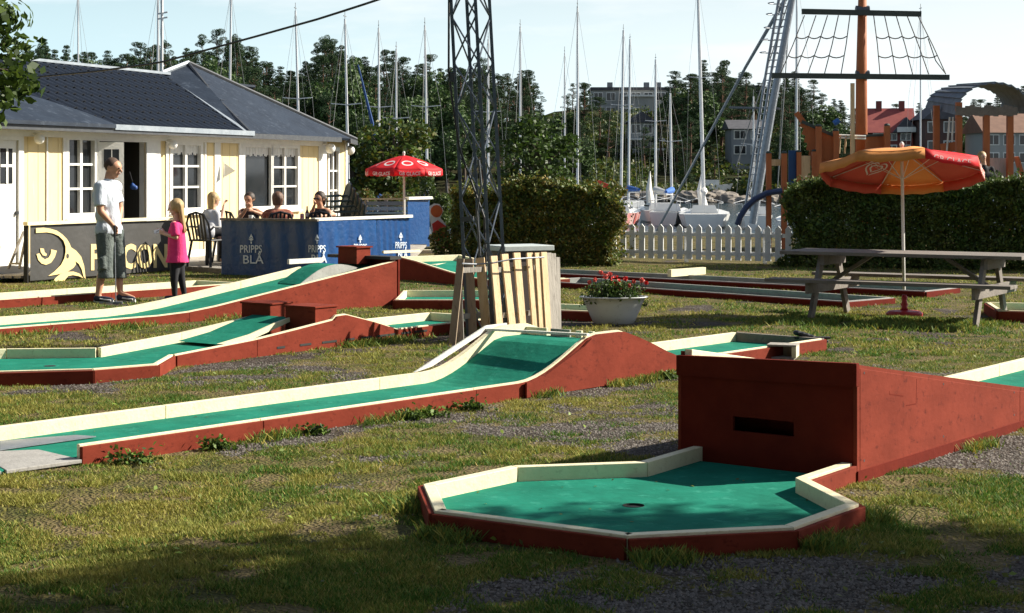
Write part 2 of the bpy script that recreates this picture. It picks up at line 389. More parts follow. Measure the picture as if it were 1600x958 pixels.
def felt(t, Lp, Rp, zs, inset=.03, name='felt', m=None):
    A = offset_path(Lp, inset); B = offset_path(Rp, -inset); mb = MB(); vs = []; fs = []
    for i in range(len(Lp)):
        vs += [(A[i].x, A[i].y, zs[i]), (B[i].x, B[i].y, zs[i])]
    n0 = len(vs)
    vs += [(x, y, z - .03) for x, y, z in vs]
    for i in range(len(Lp) - 1):
        fs.append((i*2, i*2+1, i*2+3, i*2+2)); fs.append((n0+i*2, n0+i*2+2, n0+i*2+3, n0+i*2+1))
        fs.append((i*2, i*2+2, n0+i*2+2, n0+i*2)); fs.append((i*2+1, n0+i*2+1, n0+i*2+3, i*2+3))
    fs.append((0, n0, n0+1, 1)); e = (len(Lp)-1)*2; fs.append((e, e+1, n0+e+1, n0+e))
    mb.add(vs, fs)
    for i in range(len(Lp) - 1): LANES.append([(Lp[i][0], Lp[i][1]), (Rp[i][0], Rp[i][1]), (Rp[i+1][0], Rp[i+1][1]), (Lp[i+1][0], Lp[i+1][1])])
    return part(name, mb, m or m_felt, t)
def end_rail(t, p, q, z, rh=.075, inner=None, outer=None, zb=-.03, wr=.05, side=1):
    lane_rails(t, [p, q], [z, z], side, rh, zb, None, wr, outer, inner)

# lane A: octagonal target with red ramp box
dA, nA = lane_frame(.6, .8)
a = {k: (lambda p: (p.x, p.y))(at(x, y, .135)) for k, (x, y) in dict(A=(660,756), B=(678,798), C=(980,837), D=(1241,824), E=(1344,787), F=(1263,747), G=(1335,724), H=(799,727), I=(1000,720), J=(1081,699)).items()}
tA = thing('minigolf_lane', 'nearest minigolf lane, octagonal green target in front of a tall dark red ramp box', 'minigolf lane', (a['C'][0], a['C'][1], 0), group='green minigolf lanes')
nL, nR, s0, s1 = -5.03, -3.985, 8.28, 12.0
a['J'] = sn(dA, nA, s0 - .004, -4.95); a['G'] = sn(dA, nA, s0 - .004, -3.985)
Lc = [a['J'], a['I'], a['H'], a['A'], a['B']]; Rc = [a['G'], a['F'], a['E'], a['D'], a['C']]
z5 = [.06] * 5
lane_rails(tA, Lc, z5, -1, wr=.06)
lane_rails(tA, Rc, z5, 1, wr=.06)
end_rail(tA, a['B'], a['C'], .06, side=-1, wr=.06)
mb = MB(); poly = [Vector((*p, .03)) for p in Lc + Rc[::-1]]
cc = sum(poly, Vector()) / len(poly); poly = [p + (cc - p).normalized() * .03 for p in poly]
hole = at(990, 790, .06)
# felt plate with a real hole: ring of 20 points around the cup, joined to the outline
ring = [Vector((hole.x + .052 * math.cos(t), hole.y + .052 * math.sin(t), 0)) for t in [2*math.pi*k/20 for k in range(20)]]
outl = []
for i in range(len(poly)):
    for k in range(2): outl.append(poly[i].lerp(poly[(i+1) % len(poly)], k / 2))
nO = len(outl)
tr = tessellate_polygon([[Vector((p.x, p.y, 0)) for p in outl], ring[::-1]])
allp = [(p.x, p.y, .06) for p in outl] + [(p.x, p.y, .06) for p in ring[::-1]]
mb.add(allp, [tuple(t) for t in tr]); part('felt', mb, m_felt, tA, fix=False)
o_ = bpy.data.objects['felt']
mb = MB(); c_ = 20
mb.add([(p.x, p.y, .062) for p in ring] + [(p.x, p.y, .052) for p in ring], [(k, (k+1) % 20, 20 + (k+1) % 20, 20 + k) for k in range(20)] + [tuple(range(20, 40))])
part('cup', mb, m_black, tA, fix=False)
mb = MB(); mb.prism([p - Vector((0, 0, .0)) for p in [Vector((q.x, q.y, .002)) for q in poly]], (0, 0, -.03)); part('base_plate', mb, m_dgrey, tA)
LANES.append([tuple(p[:2]) for p in poly])
# ramp box
def pz(s): return max(.115, .61 - (s - s0) * .151)
def A3(s, k, z): p = sn(dA, nA, s, k); return Vector((p[0], p[1], z))
mb = MB(); mb.prism([A3(s0, nR, -.03), A3(10.62, nR, -.03), A3(10.62, nR, pz(10.62) + .045), A3(s0, nR, .65)], nA.to_3d() * .022); part('side_board', mb, m_red, tA, bev=.003)
mb = MB(); mb.prism([A3(10.625, nR, -.03), A3(16, nR, -.03), A3(16, nR, .15), A3(11.7, nR, .15), A3(10.625, nR, pz(10.62) + .045)], nA.to_3d() * .020); part('side_board', mb, m_red, tA, bev=.003)
mb = MB(); mb.prism([A3(s0, nL, -.03), A3(16, nL, -.03), A3(16, nL, .15), A3(11.7, nL, .15), A3(s0, nL, .63)], nA.to_3d() * -.022); part('side_board', mb, m_red, tA, bev=.003)
# front wall with slot
mb = MB(); zt, z0, z1 = .65, .24, .32; k0, k1 = -4.70, -4.33
for (ka, kb, za, zb_) in ((nL, nR, -.03, z0), (nL, nR, z1, zt - .06), (nL, k0, z0, z1), (k1, nR, z0, z1)):
    mb.prism([A3(s0, ka, za), A3(s0, kb, za), A3(s0, kb, zb_), A3(s0, ka, zb_)], dA.to_3d() * .022)
part('front_board', mb, m_redtrim_shade, tA)
mb = MB(); mb.prism([A3(s0 - .014, nL - .025, .52), A3(s0 - .014, nR + .025, .535), A3(s0 - .014, nR + .025, .657), A3(s0 - .014, nL - .025, .632)], dA.to_3d() * .035); part('lip_board', mb, m_redtrim_shade, tA, bev=.003)
mb = MB(); mb.prism([A3(s0 + .25, nL + .03, .0), A3(s0 + .25, nR - .03, .0), A3(s0 + .25, nR - .03, .5), A3(s0 + .25, nL + .03, .5)], dA.to_3d() * .02); part('inner_board', mb, m_redtrim_shade, tA)
for s_, z_ in ((8.36,.60),(8.36,.14),(9.4,.44),(9.4,.14),(10.5,.28),(10.5,.14),(10.75,.24),(10.75,.14)):
    mb = MB(); c_ = A3(s_, nR + .022, z_); mb.tube([c_, c_ + nA.to_3d() * .003], .007, 8); part('screw', mb, m_dsteel, tA)
LR = [sn(dA, nA, s, nL) for s in (s0 + .03, 10.6, 11.8, 12.9, 16)]; RR = [sn(dA, nA, s, nR) for s in (s0 + .03, 10.6, 11.8, 12.9, 16)]
zr = [pz(s0) - .03, pz(10.6) - .03, .085, .085, .085]
felt(tA, LR, RR, zr)
lane_rails(tA, LR, zr, 1, rh=.085, outer=m_red); lane_rails(tA, RR, zr, -1, rh=.06)
mb = MB(); mb.prism([A3(s0 - .01, nR + .022, -.03), A3(11.5, nR + .022, -.03), A3(11.5, nR + .022, .085), A3(s0 - .01, nR + .022, .095)], nA.to_3d() * .012); part('kick_board', mb, m_redtrim_shade, tA)
mb = MB()      # scratches cut in the side panel: little battens round an old repair
for (x0, y0, x1, y1) in ((1389,616,1411,619), (1389,611,1390,617), (1432,592,1431,630), (1415,634,1431,631)):
    P = A3(s0, nR + .0225, 0); n3 = nA.to_3d(); mb.beam(onplane(x0, y0, P, n3), onplane(x1, y1, P, n3), .004, .006)
part('panel_joint', mb, m_redtrim_shade, tA)

# lane B: hump
dB, nB = lane_frame(.648, .762)
tB = thing('minigolf_lane', 'long minigolf lane rising over a steep red-sided hump in the middle of the lawn', 'minigolf lane', (0, 12.7, 0), group='green minigolf lanes')
def hz_(s):
    if s < 9.7 or s > 11.72: return .03
    if s < 10.55: u = (s - 9.7) / .85; return .03 + .295 * (u * u * (1.75 - .75 * u))
    if s < 10.92: return .325
    u = (11.72 - s) / .8; return .03 + .295 * (u * (1.25 - .25 * u))
ss = [3.6, 5.1, 7.2, 9.2] + [9.7 + .1 * i for i in range(9)] + [10.62, 10.8, 10.92] + [10.92 + .1 * i for i in range(1, 9)] + [12.4, 14.1]
ssn = [s for s in ss if s > 5.2]; ssn = [5.85] + ssn
Lf = [sn(dB, nB, s, -9.17) for s in ss]; Rf = [sn(dB, nB, s, -8.18) for s in ss]; zf = [hz_(s) for s in ss]
felt(tB, Lf, Rf, zf)
i0 = ss.index(9.2); i1 = len(ss) - 2
lane_rails(tB, Lf, zf, 1, rh=.085, segs=[(0, 1), (1, 2), (2, i0), (i0, i1), (i1, i1 + 1)])
Rn = [sn(dB, nB, s, -8.18) for s in ssn]; zn = [hz_(s) for s in ssn]; j0 = ssn.index(9.2)
lane_rails(tB, Rn, zn, -1, rh=.085, segs=[(0, 1), (1, j0), (j0, len(ssn) - 2), (len(ssn) - 2, len(ssn) - 1)], wr=.03)
end_rail(tB, Lf[-1], Rf[-1], .03, .085, side=1, inner=m_dgrey)
def B3(s, k, z): p = sn(dB, nB, s, k); return Vector((p[0], p[1], z))
mb = MB(); pr = [(9.72,.0), (11.75,.0), (11.75,.12)] + [(s, hz_(s) + .075) for s in [11.5, 11.3, 11.1, 10.92, 10.8, 10.62, 10.5]] + [(10.4,.32),(9.95,.15), (9.72,.11)]
mb.prism([B3(s, -8.14, z) for s, z in pr], nB.to_3d() * .018); part('hump_board', mb, m_red, tB, bev=.003)
mb = MB(); mb.beam(B3(10.50, -9.2, .385), B3(10.50, -8.16, .405), .035, .018); part('cross_bar', mb, m_white, tB)
for ka, kb, m in ((-9.14, -8.9, m_cream), (-8.86, -8.66, m_grey), (-8.6, -8.54, m_cream), (-8.47, -8.42, m_cream)):
    mb = MB(); mb.prism([B3(10.9, ka, .32), B3(10.9, kb, .32), B3(10.9, kb, .385), B3(10.9, ka, .385)], dB.to_3d() * .02); part('obstacle_block', mb, m, tB, bev=.002)
mb = MB(); mb.prism([B3(9.66, -9.215, .112), B3(10.5, -9.215, .415), B3(10.75, -9.215, .42), B3(10.75, -9.215, .39), B3(10.5, -9.215, .375), B3(9.85, -9.215, .14)], nB.to_3d() * .02); part('rear_brace', mb, m_white, tB)
# tee mat, plate
mb = MB(); mb.prism([at(0, 690, .036), at(118, 681, .036), at(150, 683, .036), at(0, 704, .036)], (0, 0, .006)); part('tee_plate', mb, m_steel, tB)

# lane C: two red blocks, jump
dC, nC = lane_frame(.592, .806)
tC = thing('minigolf_lane', 'minigolf lane with two dark red box gates over a green jump ramp', 'minigolf lane', (-2, 15, 0), group='green minigolf lanes')
def cf(s): return float(np.interp(s, [10.1, 10.5, 11.1, 11.9, 12.12, 12.16, 12.3, 12.7, 13.06, 16], [.02, .03, .08, .16, .185, .22, .225, .13, .03, .03]))
sC = [10.14, 11.1, 11.6, 12.12, 12.17, 12.3, 12.5, 12.7, 12.9, 13.06, 14.8]
Lf = [sn(dC, nC, s, -12.0) for s in sC]; Rf = [sn(dC, nC, s, -11.0) for s in sC]; zf = [cf(s) for s in sC]
felt(tC, Lf, Rf, [min(z, .085) for z in zf])
lane_rails(tC, Lf, zf, 1, rh=.085, segs=[(0, 1), (1, 3), (3, 9), (9, 10)]); lane_rails(tC, Rf, zf, -1, rh=.085, segs=[(0, 1), (1, 9), (9, 10)], wr=.03)
end_rail(tC, Lf[-1], Rf[-1], .03, .085)
nr = [(-2.88,14.7), (-2.87,13.98), (-3.3,13.62), (-4.1,13.42), (-4.75,13.75)]; fr_ = [(-3.67,15.27), (-4.45,15.20), (-4.95,14.9), (-5.1,14.5), (-4.95,14.1)]
lane_rails(tC, nr, [.02] * 5, 1, rh=.085, wr=.04); lane_rails(tC, fr_, [.02] * 5, -1, rh=.085, inner=m_cream)
mb = MB(); pl = [Vector((*p, .02)) for p in [Lf[0], Rf[0]] + nr[1:] + fr_[::-1][:-1]]; mb.prism(pl, (0, 0, -.02)); part('felt', mb, m_felt, tC); LANES.append([tuple(p[:2]) for p in pl])
mb = MB(); c0 = at(78, 572, .02); mb.cyl((c0.x, c0.y, .0205), .05, .002, 18); part('cup', mb, m_black, tC)
def C3(s, k, z): p = sn(dC, nC, s, k); return Vector((p[0], p[1], z))
def sbox(mb, f3, sa, sb, ka, kb, za, zb_): mb.prism([f3(sa, ka, za), f3(sb, ka, za), f3(sb, kb, za), f3(sa, kb, za)], (0, 0, zb_ - za)); return mb
for ka, kb, sa in ((-12.06, -11.68, 11.98), (-11.43, -11.045, 11.93)):
    part('red_gate_block', sbox(MB(), C3, sa, sa + .30, ka, kb, .09, .38), m_red, tC, bev=.004)
    part('block_lid', sbox(MB(), C3, sa - .012, sa + .312, ka - .012, kb + .012, .381, .398), m_red, tC, bev=.003)
mb = MB(); mb.prism([C3(11.0, -11.9, .10), C3(11.4, -11.9, .155), C3(11.75, -11.9, .24), C3(11.97, -11.9, .28), C3(11.97, -11.9, .25), C3(11.3, -11.9, .08)], nC.to_3d() * .5); part('jump_ramp', mb, m_felt, tC)
mb = MB(); mb.prism([C3(11.0, -11.39, .105), C3(11.4, -11.39, .16), C3(11.75, -11.39, .247), C3(11.97, -11.39, .287), C3(11.97, -11.39, .25), C3(11.3, -11.39, .08)], nC.to_3d() * .022); part('ramp_edge', mb, m_cream, tC)
for i, s in enumerate((11.35, 11.65, 11.95, 12.3, 12.5, 12.72, 12.9, 13.1, 13.3)):
    part('drain_slot', sbox(MB(), C3, s, s + .10 + .05 * (i % 3), -10.9755, -10.972, .055, .075), m_black, tC)

# lane D: long ramp
dD, nD = lane_frame(.64, .768)
tD = thing('minigolf_lane', 'long minigolf lane climbing a solid red ramp toward the blue terrace', 'minigolf lane', (-3, 19.5, 0), group='green minigolf lanes')
sD = [8.6, 10.6, 12.0, 12.4, 12.8, 14.0, 15.0, 15.72]
def df(s): return float(np.interp(s, [8, 12.0, 12.4, 12.8, 15.75], [.03, .03, .045, .085, .485]))
Lf = [sn(dD, nD, s, -16.0) for s in sD]; Rf = [sn(dD, nD, s, -15.0) for s in sD]; zf = [df(s) for s in sD]
felt(tD, Lf, Rf, zf)
lane_rails(tD, Lf, zf, 1, rh=.085, segs=[(0, 1), (1, 5), (5, 6)]); lane_rails(tD, Rf, zf, -1, rh=.07, segs=[(0, 1), (1, 3), (3, 7)], wr=.035)
def D3(s, k, z): p = sn(dD, nD, s, k); return Vector((p[0], p[1], z))
mb = MB(); mb.prism([D3(15.74, -16.05, .0), D3(15.74, -14.975, .0), D3(15.74, -14.975, .56), D3(15.74, -16.05, .60)], dD.to_3d() * .03); part('end_board', mb, m_redtrim_shade, tD)
part('rear_rail', sbox(MB(), D3, 15.60, 15.80, -16.1, -14.98, .562, .60), m_black, tD)
part('red_gate_block', sbox(MB(), D3, 15.45, 15.70, -15.75, -15.42, .50, .70), m_red, tD, bev=.004)
part('block_lid', sbox(MB(), D3, 15.43, 15.72, -15.77, -15.40, .701, .72), m_red, tD)
mb = MB(); pts = [D3(14.35 + 1.1 * i / 10, -15.30 - .10 * i / 10, df(14.35 + 1.1 * i / 10) + .005) for i in range(11)] + [D3(15.45 - 1.1 * i / 10, -15.40 + .1 * i / 10, df(15.45 - 1.1 * i / 10) + .01 + .13 * math.sin(math.pi * min(1, i / 10)) ) for i in range(11)]
mb.prism(pts, nD.to_3d() * -.35); part('curved_bump', mb, m_felt, tD)
mb = MB(); mb.prism([p + nD.to_3d() * .006 for p in pts], nD.to_3d() * .01); part('bump_side', mb, m_conc, tD)
part('far_board', sbox(MB(), D3, 14.9, 15.5, -16.1, -16.06, .50, .56), m_white, tD)

def flat_lane(label, near, far, z=.03, zs=None, rh=.085, segn=2, inner=None, outer=None, ends=True, n=6, rail2=None):
    t = thing('minigolf_lane', label, 'minigolf lane', (near[0][0], near[0][1], 0), group='green minigolf lanes')
    A = Vector(near[0][:2]); B = Vector(near[1][:2]); C = Vector(far[0][:2]); D = Vector(far[1][:2])
    Rp = [tuple(A.lerp(B, i / n)) for i in range(n + 1)]; Lp = [tuple(C.lerp(D, i / n)) for i in range(n + 1)]
    zz = zs or [z] * (n + 1)
    felt(t, Lp, Rp, zz)
    sg = [(0, n // 2), (n // 2, n)]
    lane_rails(t, Lp, zz, 1, rh, segs=sg, inner=inner, outer=outer); lane_rails(t, Rp, zz, -1, rh, segs=sg, inner=rail2 or inner, outer=outer, wr=.04)
    if ends:
        end_rail(t, Lp[0], Rp[0], zz[0], rh, inner=inner, outer=outer, side=-1); end_rail(t, Lp[-1], Rp[-1], zz[-1], rh, inner=inner, outer=outer)
    return t
dE, nE = lane_frame(.62, .785)
flat_lane('low minigolf lane just behind the standing man, below the falcon banner', [sn(dE, nE, 12.0, -17.9), sn(dE, nE, 16.6, -17.9)], [sn(dE, nE, 12.0, -18.85), sn(dE, nE, 16.6, -18.85)])
gA = at(623, 437, 0); gB = at(790, 452, 0); gd = (gB - gA).normalized(); gn = Vector((-gd.y, gd.x, 0))
lz = [.27, .225, .16, .10, .05, .03, .03]
tG = flat_lane('minigolf lane sloping down to the right behind the plank screen, from beside the red box', [gA, gB], [gA + gn * 1.15, gB + gn * 1.15], zs=lz)
for k in (0,):
    p0 = Q(676, 417, 26.6); mb = MB(); mb.beam(p0, Q(703, 412, 27.2), .12, .07); part('obstacle_block', mb, m_cream, tG)
    mb = MB(); mb.beam(Q(598, 394, 27.6), Q(655, 392, 28.5), .04, .04); part('rail', mb, m_cream, tG)
flat_lane('short minigolf lane between the red ramp and the plank screen', [(-1.42, 20.9), (.1, 20.9)], [(-1.42, 22.6), (.1, 22.6)], z=.03)
flat_lane('short end of a minigolf lane beside the flower tub', [(-.2, 19.7), (.93, 19.15)], [(.1, 20.5), (1.2, 19.95)], z=.03)
p0 = at(868, 424, .11); p1 = at(1290, 444, .11); v = (p1 - p0).normalized(); nn = Vector((-v.y, v.x, 0)); p0 = p0 - v * 1.2; p1 = p1 + v * 1.5
tF = flat_lane('long narrow minigolf lane nearest the white picket fence', [p0, p1], [p0 + nn * 1.0, p1 + nn * 1.0], inner=m_conc, outer=m_redtrim_shade, z=.005, rh=.075, n=8)
mb = MB(); mb.beam(Q(1046, 427, 26.2), Q(1100, 423, 26.9), .07, .11); part('barrier_board', mb, m_cream, tF)
p0 = at(868, 437, .11); p1 = at(1275, 464, .11); v = (p1 - p0).normalized(); nn = Vector((-v.y, v.x, 0)); p0 = p0 - v * .5; p1 = p1 + v * .45
flat_lane('long minigolf lane behind the flower tub, second from the picket fence', [p0, p1], [p0 + nn * 1.0, p1 + nn * 1.0], inner=m_conc, outer=m_redtrim_shade, z=.005, rh=.075, n=8)
flat_lane('minigolf lane at the right edge behind the picnic table', [at(1560, 487, .1), at(1760, 492, .1)], [at(1540, 474, .1), at(1740, 478, .1)])
# small box and tarp bag beside lane B
tb = thing('score_box', 'small open cream wooden box standing behind the big red ramp box', 'box', tuple(at(1222, 560, 0)))
P = at(1222, 560, 0); mb = MB(); mb.T = Matrix.Translation(P) @ Matrix.Rotation(R(-18), 4, 'Z')
mb.box((-.12, -.1, 0), (.12, .1, .02)); mb.box((-.12, .08, .0205), (.12, .1, .115)); mb.box((-.12,-.1,.0205), (-.10,.08,.115)); mb.box((-.12,-.1,.1155), (.14,.1,.13))
part('case', mb, m_grey, tb)
mb = MB(); mb.T = Matrix.Translation(P) @ Matrix.Rotation(R(-18), 4, 'Z'); mb.box((.10, -.1, .0205), (.14, .08, .115)); part('side_board', mb, m_cream, tb)
mb = MB(); P = at(1262, 545, 0) + Vector((0,0,.12)); 
for i in range(7): mb.sph(P + Vector((-.1 + .045 * i, 0, .03 - .013 * i)), .045 - .002 * i, 8, 6, (1, .9, .6))
bo = thing('garden_boot', 'black rubber shoe lying on the rail end of the humped lane', 'shoe', (P.x, P.y, 0)); voxel('upper', mb, .012, m_blackpl, bo)
mb = MB(); mb.T = Matrix.Translation(P); mb.box((-.13, -.04, -.025), (.21, .04, -.008)); part('sole', mb, m_black, bo)
# paving slabs by the tee
slab = thing('paving_slabs', 'grey concrete paving slabs at the start of the humped lane', 'paving', tuple(at(50, 722, 0)))
for q in (((-40,712),(60,708),(128,724),(10,741)), ((-140,716),(-46,713),(2,743),(-130,752))):
    mb = MB(); mb.prism([at(x, y, .012) for x, y in q], (0, 0, .022)); part('slab', mb, m_conc, slab, bev=.004)
    LANES.append([tuple(at(x, y, 0)[:2]) for x, y in q])

# ------------------------------------------------------------------ cafe house
W0 = Vector((-7.85, 26.5, 0)); wd = Vector((.33, .944, 0)).normalized(); wn = Vector((wd.y, -wd.x, 0))
def wt(px):      # distance along the wall for a pixel column
    k = (px - 800) / F; return (k * W0.y - W0.x) / (wd.x - k * wd.y)
def wz(px, py): Yv = W0.y + wd.y * wt(px); return CH - (py - HZ) / F * Yv
def WP(t, o, z): return W0 + wd * t + wn * o + Vector((0, 0, z))
def wbox(mb, t0, t1, z0, z1, o0, o1):
    vs = [WP(t, o, z) for z in (z0, z1) for t, o in ((t0, o0), (t1, o0), (t1, o1), (t0, o1))]
    return mb.add(vs, [(0,3,2,1),(4,5,6,7),(0,1,5,4),(1,2,6,5),(2,3,7,6),(3,0,4,7)])
house = thing('cafe_house', 'long pale yellow cafe building with white trim and dark tiled roof', 'building', tuple(WP(5, 0, 0)))
TE = wt(499); ZE = 2.39; DK = .10
openings = [(wt(106), wt(146), wz(125, 333), wz(125, 219)), (wt(153), wt(227), DK, wz(210, 222)), (wt(268), wt(312), wz(290, 325), wz(290, 227)), (wt(381), wt(464), wz(420, 322), wz(420, 231)), (wt(-2), wt(27), DK, wz(12, 219))]
openings.sort()
# boarded wall: vertical boards between openings, each its own part
mbs = []
def boards(t0, t1, z0, z1):
    n = max(1, round((t1 - t0) / .30)); st = (t1 - t0) / n
    for i in range(n):
        part('wall_board', wbox(MB(), t0 + i * st + .006, t0 + (i + 1) * st - .006, z0, z1, -.02, 0), m_yellow, house)
mbk = MB(); 
tcur = -3.0
for t0, t1, z0, z1 in openings:
    boards(tcur, t0, 0, ZE + .05); wbox(mbk, tcur, t0, 0, ZE + .05, -.12, -.025)
    boards(t0, t1, z1, ZE + .05); wbox(mbk, t0, t1, z1, ZE + .05, -.12, -.025)
    if z0 > .3: boards(t0, t1, 0, z0); wbox(mbk, t0, t1, 0, z0, -.12, -.025)
    tcur = t1
boards(tcur, TE, 0, ZE + .05); wbox(mbk, tcur, TE, 0, ZE + .05, -.12, -.025)
# back, end walls, floor so the inside is a dark room
part('wall_backing', mbk, m_wtrim, house); mbk = MB()
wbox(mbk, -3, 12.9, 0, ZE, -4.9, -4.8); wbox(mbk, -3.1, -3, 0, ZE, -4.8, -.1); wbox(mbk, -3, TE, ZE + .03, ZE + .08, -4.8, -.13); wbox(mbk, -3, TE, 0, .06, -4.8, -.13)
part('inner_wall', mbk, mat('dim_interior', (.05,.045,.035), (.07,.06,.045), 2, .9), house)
# angled end bay
PE = WP(TE, 0, 0); PB = Vector(((541 - 800) / F * 39.3, 39.3, 0)); bd = (PB - PE).normalized(); bn = Vector((bd.y, -bd.x, 0)); BL = (PB - PE).length
def bbox(mb, t0, t1, z0, z1, o0, o1):
    vs = [PE + bd * t + bn * o + Vector((0, 0, z)) for z in (z0, z1) for t, o in ((t0, o0), (t1, o0), (t1, o1), (t0, o1))]
    return mb.add(vs, [(0,3,2,1),(4,5,6,7),(0,1,5,4),(1,2,6,5),(2,3,7,6),(3,0,4,7)])
for (ta, tb_, za, zb_) in ((0, BL*.30, 0, 2.4), (BL*.68, BL, 0, 2.4), (BL*.30, BL*.68, 0, .8), (BL*.30, BL*.68, 2.15, 2.4)):
    part('wall_board', bbox(MB(), ta, tb_, za, zb_, -.1, 0), m_yellow, house)
part('wall_board', MB().box((PB.x - 3.2, PB.y, 0), (PB.x, PB.y + .1, 2.4)), m_yellow, house)
for ta in (.0, BL - .14): part('corner_board', bbox(MB(), ta, ta + .14, 0, 2.4, .002, .03), m_wtrim, house)
def window(fbox, t0, t1, z0, z1, cols, rows, curtain=False, sill=True):
    mb = MB(); fw = .09
    fbox(mb, t0 - fw, t0, z0 - fw, z1 + fw, -.03, .03); fbox(mb, t1, t1 + fw, z0 - fw, z1 + fw, -.03, .03)
    fbox(mb, t0, t1, z1, z1 + fw, -.03, .028); fbox(mb, t0, t1, z0 - fw, z0, -.03, .028)
    f = part('window_frame', mb, m_wtrim, house)
    if sill: part('sill', fbox(MB(), t0 - .12, t1 + .12, z0 - fw - .04, z0 - fw, -.02, .08), m_wtrim, f)
    mb = MB(); cw = (t1 - t0) / cols
    for i in range(1, cols): c = t0 + cw * i; w_ = .07 if (i * 2 == cols) else .03; fbox(mb, c - w_ / 2, c + w_ / 2, z0, z1, -.045, .012)
    part('mullion', mb, m_wtrim, f) if mb.v else None
    mb = MB(); rh = (z1 - z0) / rows
    for j in range(1, rows):
        for i in range(cols): fbox(mb, t0 + cw * i + .035, t0 + cw * (i+1) - .035, z0 + rh * j - .018, z0 + rh * j + .018, -.045, .005)
    if mb.v: part('glazing_bar', mb, m_wtrim, f)
    for i in range(cols):
        for j in range(rows): part('pane', fbox(MB(), t0 + cw * i + .005, t0 + cw * (i+1) - .005, z0 + rh * j + .004, z0 + rh * (j+1) - .004, -.055, -.048), m_glass, f)
    if curtain:
        mb = MB(); n = 18
        for i in range(n):
            a0 = t0 + (t1 - t0) * i / n; fbox(mb, a0, a0 + (t1 - t0) / n * .97, z1 - .13 - .05 * abs(math.sin(i * .9)), z1, -.047 + .004 * (i % 2), -.040 + .004 * (i % 2))
        part('curtain', mb, m_wtrim, f)
    return f
o1, o2, o3, o4, o5 = openings       # sorted: door A, window 1, doorway, window 2, window 3
window(wbox, o2[0], o2[1], o2[2], o2[3], 2, 3, False); window(wbox, o4[0], o4[1], o4[2], o4[3], 2, 3, True)
window(wbox, o5[0], (o5[0] + o5[1]) / 2 - .05, o5[2], o5[3], 1, 1, True); window(wbox, (o5[0] + o5[1]) / 2 + .05, o5[1], o5[2], o5[3], 2, 3, True)
window(bbox, BL*.32, BL*.66, .82, 2.13, 2, 3, False)
# door A (closed, white)
d1 = part('door', wbox(MB(), o1[0], o1[1], DK, o1[3], -.05, -.01), m_wtrim, house)
part('door_glass', wbox(MB(), wt(1), wt(20), wz(10, 287), wz(10, 232), -.008, -.004), m_glass, d1)
mb = MB(); wbox(mb, wt(9.5), wt(12.5), wz(10, 287), wz(10, 232), -.003, .006); wbox(mb, wt(1), wt(9.4), wz(10, 261), wz(10, 257), -.003, .005); wbox(mb, wt(12.6), wt(20), wz(10, 261), wz(10, 257), -.003, .005); part('glazing_bar', mb, m_wtrim, d1)
part('handle', wbox(MB(), wt(24), wt(26), 1.0, 1.05, -.009, .05), m_dsteel, d1)
mb = MB(); wbox(mb, o1[1], o1[1] + .1, 0, o1[3] + .1, .002, .03); wbox(mb, o1[0] - .1, o1[1], o1[3], o1[3] + .1, .002, .03); part('door_frame', mb, m_wtrim, house)
# open doorway + leaf swung outward
mb = MB(); wbox(mb, o3[0] - .09, o3[0], DK, o3[3] + .09, -.03, .03); wbox(mb, o3[1], o3[1] + .32, DK, o3[3] + .09, .002, .03); wbox(mb, o3[0], o3[1], o3[3], o3[3] + .09, -.03, .03); part('door_frame', mb, m_wtrim, house)
hp = WP(o3[0] + .02, .03, 0); lq = Vector((Q(193, 300, hp.y + .05).x, hp.y + .05, 0)); ld = (lq - hp).normalized(); LL = (lq - hp).length
hp = Vector((Q(151, 300, WP(o3[0], .1, 0).y).x, WP(o3[0], .1, 0).y, 0)); ld = Vector((.93, .37, 0)).normalized(); LLn = ((193 - 800) / F * (hp.y) - hp.x) / (ld.x - (193 - 800) / F * ld.y); zt_ = o3[3] - .02
ln = Vector((ld.y, -ld.x, 0))
def dbox(mb, a_, b_, z0, z1, o0, o1_):
    vs = [hp + ld * t + ln * o + Vector((0, 0, z)) for z in (z0, z1) for t, o in ((a_, o0), (b_, o0), (b_, o1_), (a_, o1_))]
    return mb.add(vs, [(0,3,2,1),(4,5,6,7),(0,1,5,4),(1,2,6,5),(2,3,7,6),(3,0,4,7)])
d2 = part('door', dbox(MB(), 0, LLn, DK + .01, zt_, 0, .04), m_wtrim, house)
tag(d2, 'white door leaf standing open')
part('door_glass', dbox(MB(), LLn * .25, LLn * .82, zt_ - .42, zt_ - .12, .041, .044), m_glass, d2)
mb = MB(); dbox(mb, LLn*.53, LLn*.56, zt_ - .42, zt_ - .12, .0445, .052); part('glazing_bar', mb, m_wtrim, d2)
# white pilasters / battens
for px, wpx in ((33, 2.2), (71, 2.2), (97, 5), (240, 9), (258, 4), (318, 3), (334, 9), (372, 6), (497, 12)):
    t0 = wt(px); t1 = wt(px + wpx); part('batten', wbox(MB(), t0, t1, 0, ZE - .02, .003, .026), m_wtrim, house)
part('frieze_board', wbox(MB(), -3, TE, ZE - .17, ZE - .02, .032, .05), m_wtrim, house)
part('plinth_board', wbox(MB(), -3, TE, .02, .22, .032, .05), m_wtrim, house)
